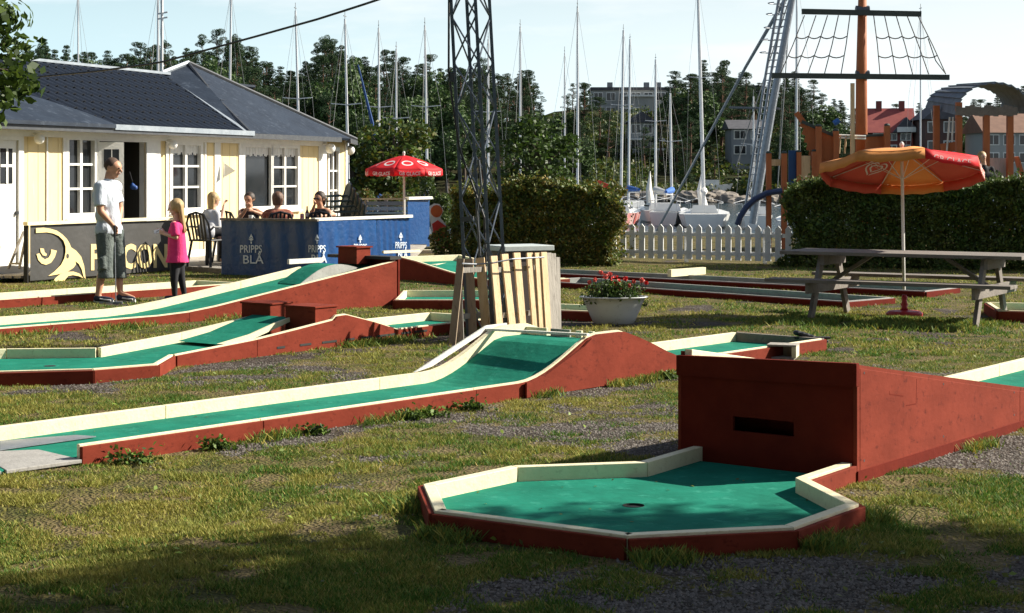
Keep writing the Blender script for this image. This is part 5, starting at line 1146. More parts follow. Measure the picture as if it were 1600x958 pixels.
# ------------------------------------------------------------------ hedges
def hedge(label, P0, P1, depth, h, n, seed, shades, lumps=.12):
    rg = np.random.default_rng(seed); P0 = Vector(P0); P1 = Vector(P1); d = (P1 - P0).normalized(); nn = Vector((-d.y, d.x, 0)); Lh = (P1 - P0).length
    t = thing('hedge', label, 'hedge', tuple(P0)); s = rg.uniform(0, Lh, n); o = rg.uniform(0, depth, n); z = rg.random(n)
    # push to the shell
    m = rg.random(n); o = np.where(m < .5, np.abs(rg.normal(0, .09, n)), o); z = np.where(m > .72, 1 - np.abs(rg.normal(0, .05, n)), z)
    H = h + (fbm(s * 1.3 + seed, o * 1.2, 3) - .5) * lumps * 3.4 + (rg.random(n) ** 7) * .10 + np.where(vnoise(s * 7 + seed, o * 5) > .72, rg.random(n) ** 3 * .22, 0)
    off = (fbm(s * 1.1 + 9 + seed, z * 2.4 + seed, 3) - .5) * .7
    zz = z * H + .02; oo = o + off * (1 - o / depth) + (1 - (1 - zz / H)) ** 4 * .06
    s = s + (fbm(zz * 2.2 + seed, oo * 2.0, 3) - .5) * .7 * np.clip(1 - np.minimum(s, Lh - s) / .5, 0, 1); s = np.where(zz > H * .8, s + np.where(s < .3, .16, np.where(s > Lh - .3, -.16, 0)) * (zz / H - .8) * 5, s)
    C = np.stack([s * d.x + oo * nn.x, s * d.y + oo * nn.y, zz], 1)
    link('leaves', leafmesh('leaves', C, .075, seed, .35, shades), m_leafh, t)
    mb = MB(); rr = random.Random(seed)
    for i in range(int(Lh / .35)):
        b = nn * (depth * .5 + rr.uniform(-.15, .15)) + d * (i * .35 + rr.uniform(0, .2))
        for q in range(3): mb.tube([b, b + Vector((rr.uniform(-.1,.1), rr.uniform(-.1,.1), h * .5)), b + Vector((rr.uniform(-.25,.25), rr.uniform(-.2,.2), h * .9))], [.02, .013, .005], 5)
    part('stems', mb, m_bark, t, world=False)
    return t
hs = [(1.5,1.7,1.1), (2.5,2.4,1.2), (.8,.9,.7), (3.0,2.1,.9), (1.5,2.1,1.1)]
hedge('shaggy brownish-green hedge behind the steel tower, left of the picket fence', (Q(692, 0, 31.2).x, 31.2, 0), (Q(966, 0, 29.9).x, 30.2, 0), 1.3, 1.36, 42000, 21, hs, .14)
hedge('tall dark green hedge behind the picnic table at the right', (Q(1228, 0, 30.2).x, 30.2, 0), (Q(1700, 0, 28.6).x, 28.4, 0), 1.2, 1.42, 80000, 22, [(1.3,1.9,1.3), (1.9,2.3,1.3), (.8,1.0,.8), (1.2,1.8,1.2)], .09)

# ------------------------------------------------------------------ trees
def clump_cloud(rg, clumps, per):
    out = []
    for c, r in clumps:
        k = int(per * (r[0] * r[1] * r[2]) ** (1/3) ** 1)
        v = rg.normal(size=(k, 3)); v /= np.linalg.norm(v, axis=1, keepdims=True); v *= rg.uniform(.55, 1.05, (k, 1)) ** .6
        out.append(v * np.array(r) + np.array(c))
    return np.concatenate(out)
def pine_proto(seed):
    """Scots pine of height 1: bare reddish trunk, flat irregular foliage plates"""
    rg = np.random.default_rng(seed); cl = []; mb = MB(); bend = rg.uniform(-.03, .03, 4)
    tp = [Vector((bend[0]*0, 0, 0)), Vector((bend[0], bend[1], .35)), Vector((bend[2], bend[3], .7)), Vector((bend[2]*.5, bend[3]*.5, .96))]
    mb.tube(tp, [.020, .016, .010, .003], 7)
    z = rg.uniform(.30, .45)
    while z < .97:
        k = rg.integers(2, 4); sp = .20 * (1 - ((z - .5) / .56) ** 2) * rg.uniform(.5, 1.25)
        for q in range(k):
            an = rg.uniform(0, 6.28); r = sp * rg.uniform(.35, 1.1); c = (r * math.cos(an) + bend[2] * z, r * math.sin(an), z + rg.uniform(-.02, .03))
            cl.append((c, (.062 * rg.uniform(.7, 1.4), .062 * rg.uniform(.7, 1.4), .028 * rg.uniform(.7, 1.4))))
            mb.tube([Vector((bend[2] * z, 0, z - .04)), Vector(c) - Vector((0, 0, .01))], [.006, .002], 5)
        z += rg.uniform(.045, .075)
    cl.append(((bend[2]*.5, 0, .965), (.05, .05, .035)))
    C = clump_cloud(rg, cl, 5600); return C, mb
def spruce_proto(seed):
    rg = np.random.default_rng(seed); mb = MB(); mb.tube([Vector((0,0,0)), Vector((0,0,.98))], [.016, .002], 7); cl = []
    z = .10
    while z < .97:
        r = .17 * (1 - z) ** .8 + .012; k = max(3, int(8 * (1 - z) + 3))
        for q in range(k):
            an = rg.uniform(0, 6.28); rr = r * rg.uniform(.4, 1.0); cl.append(((rr * math.cos(an), rr * math.sin(an), z - rr * .25), (.03 + r * .28, .03 + r * .28, .022)))
            if q < 3: mb.tube([Vector((0,0,z)), Vector((rr * math.cos(an), rr * math.sin(an), z - rr * .25))], [.004, .001], 4)
        z += .045
    return clump_cloud(rg, cl, 3600), mb
def broad_proto(seed, w_=.27, base=.2):
    rg = np.random.default_rng(seed); mb = MB(); mb.tube([Vector((0,0,0)), Vector((.01,0,.3)), Vector((0,.01,.75))], [.028, .02, .006], 8); cl = []
    for q in range(34):
        v = rg.normal(size=3); v /= np.linalg.norm(v); r = rg.uniform(.35, 1) ** .5
        c = (v[0] * w_ * r * .8, v[1] * w_ * r * .8, base + (1 - base) * .5 + v[2] * (1 - base) * .42 * r); s = rg.uniform(.07, .12); cl.append((c, (s, s, s * .8)))
        if q % 2 == 0: mb.tube([Vector((0,0,max(.2, c[2] - .2))), Vector(c)], [.010, .002], 5)
    return clump_cloud(rg, cl, 1500), mb
PROT = {}
def tree(kind, var, label, loc, h, group, leaf, shades, m_crown, m_trunk, wx=1.0, nm='tree', rz=None):
    key = (kind, var, leaf, m_crown.name)
    if key not in PROT:
        C, mb = {'pine': pine_proto, 'spruce': spruce_proto, 'broad': broad_proto}[kind](var)
        cm = leafmesh('crown', C, leaf, var, .2, shades, .6); cm.materials.append(m_crown)
        tm = bpy.data.meshes.new('trunk'); tm.from_pydata([tuple(v) for v in mb.v], [], mb.f); tm.materials.append(m_trunk)
        PROT[key] = (cm, tm)
    cm, tm = PROT[key]; t = thing(nm, label, 'tree', loc, random.uniform(0, 6.28) if rz is None else rz, group); t.scale = (h * wx, h * wx, h)
    for n_, me in (('crown', cm), ('trunk', tm)): o = bpy.data.objects.new(n_, me); COL.objects.link(o); o.parent = t
    return t

# far shore terrain
SKY = [(-200,80),(60,70),(110,85),(150,83),(200,75),(250,70),(290,82),(340,60),(380,58),(405,92),(440,100),(470,98),(500,62),(540,70),(575,88),(610,88),(650,95),(690,98),(730,92),(770,112),(820,108),(850,155),(880,150),(910,128),(940,150),(1000,160),(1050,122),(1080,115),(1130,95),(1180,118),(1250,115),(1290,150),(1320,158),(1350,170),(1400,178),(1440,172),(1480,160),(1530,165),(1600,140),(1800,120)]
def skyl(px): return float(np.interp(px, [a for a, b in SKY], [b for a, b in SKY]))
def hillz(x, y):
    px = 800 + F * x / np.maximum(y, 1); d = np.clip((y - 168) / 90, 0, 1)
    amp = np.interp(px, [-400, 300, 700, 900, 1200, 1350, 1700, 2000], [9, 9, 8, 10, 9, 7, 6.5, 6]); 
    z = -1.9 + (amp + 1) * sstep(d, 0, .9) + 1.0 * sstep(y, 167, 170.5) + (fbm(x * .12, y * .12, 4) - .5) * 2.2 * sstep(y, 170, 185)
    return z
xs = np.linspace(-170, 170, 171); ys = np.concatenate([[160, 164, 166], np.linspace(167, 180, 16), np.linspace(182, 420, 60)])
X, Y = np.meshgrid(xs, ys); Z = hillz(X, Y); V = np.stack([X, Y, Z], -1).reshape(-1, 3); nx = len(xs); ny = len(ys)
ii = (np.arange(ny - 1)[:, None] * nx + np.arange(nx - 1)[None]).ravel()
hill = link('far_hillside', npmesh('far_hillside', V, np.stack([ii, ii + 1, ii + nx + 1, ii + nx], 1), 4), mat('rock_and_heath', (.022,.028,.011), (.032,.030,.014), .25, 1, .5, detail=8, c3=(.075,.052,.034), spec=.05), None, True); tag(hill, kind='structure')
# water
def water_mat():
    m = bpy.data.materials.new('sea_water'); m.use_nodes = True; t = m.node_tree; n = t.nodes; l = t.links; b = n['Principled BSDF']; b.inputs['Base Color'].default_value = (.03,.055,.07,1); b.inputs['Roughness'].default_value = .12; b.inputs['IOR'].default_value = 1.33
    tc = n.new('ShaderNodeTexCoord'); mp = n.new('ShaderNodeMapping'); mp.inputs['Scale'].default_value = (1, .5, 1); no = n.new('ShaderNodeTexNoise'); no.inputs['Scale'].default_value = 1.4; no.inputs['Detail'].default_value = 6
    bp = n.new('ShaderNodeBump'); bp.inputs['Strength'].default_value = .8; bp.inputs['Distance'].default_value = .25; l.new(tc.outputs['Object'], mp.inputs[0]); l.new(mp.outputs[0], no.inputs[0]); l.new(no.outputs[0], bp.inputs['Height']); l.new(bp.outputs[0], b.inputs['Normal']); return m
mb = MB(); mb.quad((-170, 47, -1.3), (170, 47, -1.3), (170, 300, -1.3), (-170, 300, -1.3)); tag(part('water', mb, water_mat(), None, fix=False), kind='structure')
# shore boulders
rr = random.Random(5); m_rock = mat('shore_rock', (.17,.15,.13), (.25,.215,.18), .8, .9, .5, c3=(.10,.09,.07))
def boulder(seed):
    rg = random.Random(seed); mb = MB(); mb.sph((0, 0, 0), 1, 9, 7); mb.v = [v * rg.uniform(.8, 1.1) for v in mb.v]; return mb
bmesh_ = []
for k in range(3): o = part('boulder', boulder(k), m_rock, None, world=False); bmesh_.append(o)
BL_ = ['low grey boulder in the rocky far shoreline behind the moored boats', 'low brown boulder in the rocky far shoreline behind the moored boats', 'rounded boulder in the rocky far shoreline behind the moored boats']
for i in range(54):
    px = 900 + i * 6.3 + rr.uniform(-3, 3); Yb = rr.uniform(166.5, 170.5); x = (px - 800) / F * Yb; o = bmesh_[i % 3]
    if i >= 3: c = o.copy(); COL.objects.link(c); o = c
    o.location = (x, Yb, -1.4 + rr.uniform(0, .9)); s = rr.uniform(.35, 1.0); o.scale = (s * 1.5, s, s * .75); o.rotation_euler = (0, 0, rr.uniform(0, 6))
    tag(o, 'grey-brown boulder on the far shoreline, ' + ('left of the tallest yacht mast' if px < 1000 else 'between the tallest yacht mast and the crane' if px < 1150 else 'right of the leaning crane'), 'rock', 'boulders along the far shoreline')

FS = [(1,1.05,1), (1.3,1.45,1.05), (.6,.7,.7), (1.05,1.3,.9)]
rr = random.Random(17)
HOUSES = [(925,1045,215,262), (985,1045,190,215), (1140,1215,178,200), (1352,1440,150,190), (1440,1500,150,190), (1535,1640,150,190)]
def blocked(px, Y):
    for a_, b_, y0, y1 in HOUSES:
        if a_ - 6 < px < b_ + 6 and Y < y1: return True
    return False
ntree = 0
FLEAF = .0135
def zone(px, row):
    z = 'over the left half of the cafe roof' if px < 250 else 'over the right half of the cafe roof' if px < 460 else 'behind the red parasol' if px < 690 else 'behind the lattice tower' if px < 900 else 'behind the moored yachts' if px < 1120 else 'behind the leaning crane' if px < 1300 else 'behind the play ship mast' if px < 1440 else 'behind the arched play roof'
    return ('topmost against the sky, ', 'second row down, ', 'mid-slope, ', 'low on the slope, ', 'nearest the shore, ', 'on the open slope, ')[row] + z
def far_tree(px, Yv, topy, kind, var, lab):
    x = (px - 800) / F * Yv; zg = float(hillz(np.array(x), np.array(Yv))); zt = CH + (HZ - topy) / F * Yv; h = zt - zg
    if h < 3.5: return
    wx = min(1.1, max(.58, 8.5 / h)) * (1.15 if kind == 'spruce' else 1) if kind != 'broad' else min(1.6, max(.8, 9 / h))
    if kind == 'broad': tree(kind, var, lab, (x, Yv, zg - .15), h, 'wooded hillside across the water', .045, FS, m_fb, m_bark, wx, 'broadleaf_tree')
    else: tree(kind, var, lab, (x, Yv, zg - .15), h, 'wooded hillside across the water', FLEAF, FS, m_pineneedle, m_pbark, wx, kind + '_tree')
m_fb = mat('far_broadleaf', (.065,.10,.03), (.05,.08,.026), .4, .7, 0, vcol=True, trans=.15)
LB = {'pine': 'dark pine tree, ', 'spruce': 'pointed spruce, ', 'broad': 'lighter green broadleaf tree, '}
for row, (Y0, lowr, step) in enumerate(((240, (-12, 34), 15), (226, (2, 36), 15), (212, (10, 55), 18), (198, (30, 85), 22), (184, (55, 125), 26))):
    px = 30 + row * 7
    while px < 1640:
        Yv = Y0 + rr.uniform(-7, 7); ty = skyl(px) - 8 + rr.uniform(*lowr)
        k = 'pine' if rr.random() < .62 else ('spruce' if rr.random() < .4 else 'broad')
        if row <= 1: k = 'pine' if rr.random() < .55 else 'spruce'
        if row >= 3 and rr.random() < .35: k = 'broad'
        sparse = (900 < px < 1300 and row >= 3 and rr.random() < .45) or (row >= 1 and px > 1300 and rr.random() < .35)
        if not blocked(px, Yv) and not sparse: far_tree(px, Yv, min(ty, 262), k, rr.randint(1, 4) if k == 'pine' else rr.randint(1, 2), LB[k] + zone(px, row))
        px += step * rr.uniform(.55, 1.2)
for i in range(46):      # scattered trees low on the open slope behind the yachts
    px = rr.choice([rr.uniform(885, 980), rr.uniform(1025, 1140), rr.uniform(940, 1140), rr.uniform(1200, 1330)]); Yv = rr.uniform(178, 204); k = rr.choice(['pine', 'broad', 'spruce', 'broad'])
    if not blocked(px, Yv): far_tree(px, Yv, rr.uniform(185, 262), k, rr.randint(1, 4) if k == 'pine' else rr.randint(1, 2), LB[k] + zone(px, 5))
rg = np.random.default_rng(77); n = 60000; pxs = rg.uniform(860, 1660, n); yy = rg.uniform(171, 235, n); xx = (pxs - 800) / F * yy; kp = fbm(xx * .09, yy * .07, 3) > .46; xx = xx[kp]; yy = yy[kp]
C = np.stack([xx, yy, hillz(xx, yy) + rg.random(len(xx)) ** 2 * 1.3], 1); o = link('undergrowth', leafmesh('undergrowth', C, .5, 9, .3, [(1,1,1), (1.5,1.2,.7), (.6,.7,.6), (1.9,1.2,.8)]), m_leaf); tag(o, 'dark and rusty undergrowth covering the slope across the water', 'undergrowth', kind='stuff')
# landmark pines on the skyline
for (px, ty, Yv, lab) in ((515,60,226,'tall spreading pine standing highest left of the lattice tower'), (365,57,226,'broad pine crown behind the mast over the right end of the cafe roof'), (1130,93,210,'big dark pine left of the leaning crane mast, the tallest across the water'), (1080,113,214,'narrow dark pine between two tall boat masts'), (913,127,206,'lone pine at the left end of the white apartment block'), (825,108,212,'rounded pine on the skyline right of the lattice tower'), (1165,110,212,'second dark pine beside the leaning crane mast'), (1055,122,205,'pine in front of the right half of the apartment block'), (952,172,200,'dark pine in front of the left part of the apartment block'), (1034,168,203,'dark pine in front of the middle of the apartment block'), (1008,196,194,'short pine between the apartment block and the moored yachts'), (936,150,208,'slim pine just left of the apartment stair tower')):
    far_tree(px, Yv, ty, 'pine', (px // 7) % 4 + 1, lab)
# leafy trees just behind the terrace
tree('broad', 5, 'leafy tree with autumn-tinged foliage right behind the red parasol', (Q(612, 0, 44).x, 44.2, -.2), 3.75, None, .036, [(1,1,1), (1.6,1.5,.9), (.6,.7,.6), (2.2,1.3,.6)], m_leaf, m_bark, 1.15, 'broadleaf_tree')
tree('broad', 6, 'bushy green tree right of the lattice tower, behind the hedge', (Q(843, 0, 43).x, 43.5, -.2), 3.45, None, .036, [(1,1,1), (1.4,1.5,1), (.6,.7,.6)], m_leaf, m_bark, 1.25, 'broadleaf_tree')
def bush(label, px, Yv, topy, wpx, n, seed, shades):
    P = Q(px, topy, Yv); t = thing('bush', label, 'bush', (P.x, Yv, -.05)); rg = np.random.default_rng(seed); hw = wpx / 2 / F * Yv; cl = []
    for i in range(14): v = rg.uniform(-1, 1, 3); cl.append(((v[0] * hw * .8, v[1] * .5, (P.z) * (.25 + .6 * rg.random() * (1 - .4 * abs(v[0])))), (hw * .3, .35, P.z * .25)))
    link('foliage', leafmesh('foliage', clump_cloud(rg, cl, n), .075, seed, .3, shades), m_leaf, t); mb = MB()
    for i in range(5): mb.tube([(rg.uniform(-.2, .2), 0, 0), (rg.uniform(-hw, hw) * .7, rg.uniform(-.3, .3), P.z * .8)], [.025, .008], 5)
    part('stems', mb, m_bark, t, world=False)
for a_ in (('rose bush with pinkish tips behind the terrace, left of the red parasol pole', 590, 41, 283, 90, 4200, 31, [(1,1,1),(1.6,1.4,.9),(2.6,1.0,.9)]), ('brownish bush behind the terrace, right of the red parasol pole', 665, 41.5, 276, 80, 4200, 32, [(1,1,1),(1.6,1.4,.9),(.6,.7,.6)]), ('bright green bush top showing over the hedge between tower legs and hedge end', 800, 38, 272, 110, 4200, 33, [(1.5,1.6,1),(1,1,1)]), ('low green bush over the left hedge, near the fence', 880, 39, 283, 90, 4000, 34, [(1,1.1,1),(1.6,1.5,.9)])): bush(*a_)
# leafy branches hanging into the upper left corner: an off-frame tree with its lowest boughs in view
def near_tree(label, base, crowns, leaf, n, seed, shades, extra=None):
    t = thing('broadleaf_tree', label, 'tree', tuple(base)); rg = np.random.default_rng(seed); b = Vector(base); mb = MB()
    cs = [Vector(c[0]) for c in crowns]; top = sum(cs, Vector()) / len(cs)
    mb.tube([b, b.lerp(Vector((b.x, b.y, top.z)), .5) + Vector((.05, .05, 0)), Vector((b.x, b.y, top.z)).lerp(top, .5), top], [.17, .14, .10, .04], 10)
    for c in cs: st_ = Vector((b.x, b.y, top.z * .72)).lerp(top, .3); mb.tube([st_, st_.lerp(c, .5) + Vector((0, 0, .15)), c], [.05, .03, .01], 6)
    part('trunk', mb, m_bark, t)
    C = []
    for c, r in crowns:
        k = int(n * r[0] * r[1] * r[2]) + 60; v = rg.normal(size=(k, 3)); v /= np.linalg.norm(v, axis=1, keepdims=True); v *= rg.uniform(.25, 1.05, (k, 1)) ** .7; C.append(v * np.array(r) + np.array(c) - np.array(base))
    link('crown', leafmesh('crown', np.concatenate(C), leaf, seed, .35, shades, .6), m_leaf, t)
    return t
near_tree('tree at the upper left corner whose sunlit leafy boughs hang over the cafe roof', (-5.6, 12.2, 0), [((-3.62, 12, 2.75), (.30, .35, .13)), ((-3.55, 12.1, 2.55), (.25, .3, .12)), ((-3.50, 12, 2.36), (.26, .3, .12)), ((-3.60, 11.9, 2.18), (.30, .3, .12)), ((-3.48, 12.1, 2.24), (.22, .25, .07)), ((-3.72, 12, 2.02), (.20, .3, .08)), ((-3.85, 12, 2.9), (.4, .4, .3)), ((-4.1, 12, 2.45), (.4, .4, .4)), ((-4.6, 12.2, 3.3), (.9, .9, .6)), ((-5.5, 12.3, 3.9), (1.2, 1.2, .9)), ((-6.3, 12.2, 3.2), (1, 1, .8))], .085, 9000, 41, [(1,1,.9), (1.7,1.6,1.0), (.6,.7,.6)])
# the trees that shade the foreground, right of the camera
def shade_tree(lab, base, c, r, seed, n=26):
    rg = random.Random(seed); cr_ = []
    for i in range(n):
        v = Vector((rg.gauss(0, 1), rg.gauss(0, 1), rg.gauss(0, 1))).normalized() * rg.uniform(.3, 1) ** .5; s = rg.uniform(.5, .95) * r / 2.6
        cr_.append(((c[0] + v.x * r, c[1] + v.y * r * .82, c[2] + v.z * r * .75), (s * 1.1, s * 1.1, s * .7)))
    near_tree(lab, base, cr_, .13, 2300, seed, [(1,1,1), (1.4,1.4,1), (.7,.7,.7)])
shade_tree('leafy tree standing out of view to the right, shading the foreground', (8.8, 8.6, 0), (8.3, 8.0, 5.7), 2.2, 51)
shade_tree('second leafy tree out of view to the right, shading the foreground', (12.2, 8.9, 0), (12.0, 8.5, 6.1), 1.9, 52)
shade_tree('third leafy tree out of view to the right of the camera, shading the foreground', (9.5, 5.4, 0), (8.4, 5.9, 5.8), 2.4, 53)
shade_tree('big leafy tree added behind the camera on the left to block sky light, never in view', (-5.0, -5.0, 0), (-5.0, -5.0, 4.6), 3.2, 55, 34)  # this and the next two: unseen, added to darken faces toward the camera
shade_tree('big leafy tree added straight behind the camera to block sky light, never in view', (1.2, -6.5, 0), (1.2, -6.5, 4.4), 3.3, 56, 34)
shade_tree('big leafy tree added behind the camera on the right to block sky light, never in view', (7.2, -3.5, 0), (7.2, -3.6, 4.6), 3.2, 57, 34)
shade_tree('fourth leafy tree out of view to the right behind the camera, shading the foreground', (5.6, 5.6, 0), (5.5, 6.4, 4.7), 1.6, 54, 18)

rr2 = random.Random(91); m_belt = mat('added_belt_leaf', (.045,.07,.018), (.035,.06,.016), 1, .7, 0, vcol=True)  # unseen tree belt behind and left, added to cut the sky fill
for i, (x, y) in enumerate([(-24 + 4.1 * k, -13 + rr2.uniform(-1.5, 1.5)) for k in range(13)] + [(-22 + 4.3 * k, -18 + rr2.uniform(-1, 1)) for k in range(11)] + [(-17 - rr2.uniform(0, 1.5), -9 + 4.2 * k) for k in range(8)] + [(-11 + 5.2 * k, -8.5) for k in range(5)]):
    tree('broad', 7 + i % 3, 'dense leafy tree of a belt added to block low sky light, never in view', (x, y, -.1), 12 * rr2.uniform(.85, 1.2), 'unseen tree belt added to block sky light', .05, FS, m_belt, m_bark, 1.25, 'broadleaf_tree')
# ------------------------------------------------------------------ far houses
def far_house(label, px0, px1, Yv, zb_, zt, dep, wall, roofm, storeys, cols, roof='gable', rz=0, rh=2.5, extras=None):
    x0 = (px0 - 800) / F * Yv; x1 = (px1 - 800) / F * Yv; w_ = x1 - x0; cx = (x0 + x1) / 2
    t = thing('far_house', label, 'building', (cx, Yv, zb_), rz); h = zt - zb_
    mb = MB(); mb.box((-w_/2, 0, -2), (w_/2, dep, h)); part('wall', mb, wall, t, world=False)
    if roof == 'flat': mb = MB(); mb.box((-w_/2 - .2, -.25, h + .003), (w_/2 + .2, dep + .2, h + .45)); part('roof', mb, roofm, t, world=False)
    elif roof == 'gable': mb = MB(); mb.add([(-w_/2-.4,-.5,h-.1),(w_/2+.4,-.5,h-.1),(w_/2+.4,dep/2,h+rh),(-w_/2-.4,dep/2,h+rh),(-w_/2-.4,dep+.5,h-.1),(w_/2+.4,dep+.5,h-.1)], [(0,1,2,3),(3,2,5,4),(0,3,4),(1,5,2),(0,4,5,1)]); part('roof', mb, roofm, t, world=False)
    elif roof == 'front': mb = MB(); mb.add([(-w_/2-.4,-.5,h-.1),(0,-.5,h+rh),(w_/2+.4,-.5,h-.1),(-w_/2-.4,dep,h-.1),(0,dep,h+rh),(w_/2+.4,dep,h-.1)], [(0,2,1),(3,4,5),(0,1,4,3),(1,2,5,4),(0,3,5,2)]); part('roof', mb, roofm, t, world=False)
    sh = h / storeys; cw = w_ / cols
    for i in range(storeys):
        for j in range(cols):
            cx_ = -w_/2 + cw * (j + .5); zc = sh * (i + .55); ww = min(.75, cw * .32); wh = sh * .25
            mb = MB(); mb.box((cx_ - ww - .1, -.06, zc - wh - .1), (cx_ + ww + .1, -.003, zc + wh + .1)); f = part('window_frame', mb, m_wtrim, t, world=False)
            mb = MB(); mb.box((cx_ - ww, -.09, zc - wh), (cx_ - .05, -.065, zc + wh)); mb.box((cx_ + .05, -.09, zc - wh), (cx_ + ww, -.065, zc + wh)); o = part('pane', mb, m_glass, f, world=False)
    return t, w_, h
m_farw = mat('pale_render', (.30,.31,.30), (.36,.36,.34), .4, .9); m_farg = mat('grey_render', (.20,.21,.22), (.25,.26,.27), .4, .9); m_redw = mat('red_house_wall', (.17,.04,.035), (.21,.05,.04), .6, .8); m_rroof = mat('red_tile_roof', (.26,.05,.045), (.32,.07,.055), 1.5, .8); m_droof = mat('dark_roof', (.05,.05,.06), (.08,.08,.09), 1.5, .8); m_broof = mat('brown_roof', (.17,.09,.06), (.22,.12,.08), 1.5, .8)
def zy(py, Yv): return CH - (py - HZ) / F * Yv
t, w_, h = far_house('long flat-roofed pale apartment block on the hill, middle distance between the boat masts', 925, 1062, 262, zy(186, 262), zy(141, 262), 10, m_farw, m_droof, 2, 7, 'flat')
for j in (-4.2, 1.4, 3.2): mb = MB(); mb.box((j, 2, h + .46), (j + .8, 3, h + 1.3)); part('roof_vent', mb, m_farg, t, world=False)
for j in (-1.5,): mb = MB(); mb.box((j, -2.2, h * .2), (j + 4.0, -.1, h * .75)); part('stair_tower', mb, m_farw, t, world=False); mb = MB(); mb.box((j - .3, -2.6, h * .755), (j + 4.3, -.1, h * .82)); part('balcony', mb, m_wtrim, t, world=False)
t, w_, h = far_house('grey end wing of the apartment block behind the dark pines', 1102, 1190, 262, zy(190, 262), zy(138, 262), 9, m_farg, m_droof, 2, 4, 'flat')
t, w_, h = far_house('pale villa with balconies half hidden by trees below the apartment block', 984, 1022, 205, zy(240, 205), zy(190, 205), 6, m_farw, m_droof, 2, 2, 'front', 0, 1.2)
mb = MB(); mb.box((-w_/2 - .2, -1.2, h * .42), (w_/2 + 1.2, -.1, h * .47)); part('balcony', mb, m_wtrim, t, world=False); mb = MB(); mb.box((w_/2 - .6, -1.3, h * .1), (w_/2 + 1.2, -.1, h * .16)); part('balcony', mb, m_wtrim, t, world=False)
far_house('grey-white two-storey house between the pines and the leaning crane mast', 1143, 1196, 195, zy(247, 195), zy(200, 195), 6, m_farg, m_droof, 2, 2, 'gable', 0, 1.0)
t, w_, h = far_house('dark red house with red tiled roof and two chimneys behind the ship mast', 1362, 1425, 190, zy(242, 190), zy(206, 190), 6, m_redw, m_rroof, 2, 3, 'gable', R(-8), 2.7)
for x in (-1.2, 1.3): mb = MB(); mb.box((x - .3, 2.6, h + 1.9), (x + .3, 3.4, h + 3.5)); part('chimney', mb, m_redw, t, world=False)
mb = MB(); mb.add([(.0,-.9,h-.1),(3.0,-.9,h-.1),(1.5,-.9,h+1.6),(0,3,h-.1),(3,3,h-.1),(1.5,3,h+1.6)], [(0,1,2),(3,5,4),(0,2,5,3),(1,4,5,2),(0,3,4,1)]); part('dormer_roof', mb, m_droof, t, world=False)
mb = MB(); mb.box((.5, -.98, h - .05), (2.5, -.905, h + .5)); f = part('window_frame', mb, m_wtrim, t, world=False)
far_house('dark brown house with white window frames left of the arched play roof', 1446, 1496, 185, zy(245, 185), zy(185, 185), 6, mat('brown_house_wall', (.09,.05,.045), (.12,.065,.05), .6, .8), m_droof, 2, 2, 'front', 0, 1.6)
far_house('low white house with brown roof at the right edge', 1538, 1640, 180, zy(262, 180), zy(206, 180), 6, m_farw, m_broof, 2, 4, 'gable', R(5), 2.0)
# pale boat/caravan on the shore
P = Vector(((1109 - 800) / F * 176, 176, float(hillz(np.array((1109-800)/F*176), np.array(176.0))))); t = thing('stored_boat', 'small white motorboat laid up on the far slope above the moored yachts', 'boat', tuple(P))
mb = MB(); mb.add([(-1.3,-.5,.3),(1.2,-.5,.3),(2.1,0,.55),(1.2,.5,.3),(-1.3,.5,.3),(-1.4,-.6,1),(1.2,-.6,1),(2.4,0,1.15),(1.2,.6,1),(-1.4,.6,1)], [(0,4,3,2,1),(5,6,7,8,9),(0,1,6,5),(1,2,7,6),(2,3,8,7),(3,4,9,8),(4,0,5,9)]); part('hull', mb, m_wtrim, t, world=False); mb = MB(); mb.box((-.5,-.45,1.005),(.9,.45,1.5)); part('cabin', mb, m_wtrim, t, world=False); mb = MB(); mb.box((-1,-.1,-.5),(1,.1,.3)); part('cradle', mb, m_dsteel, t, world=False)

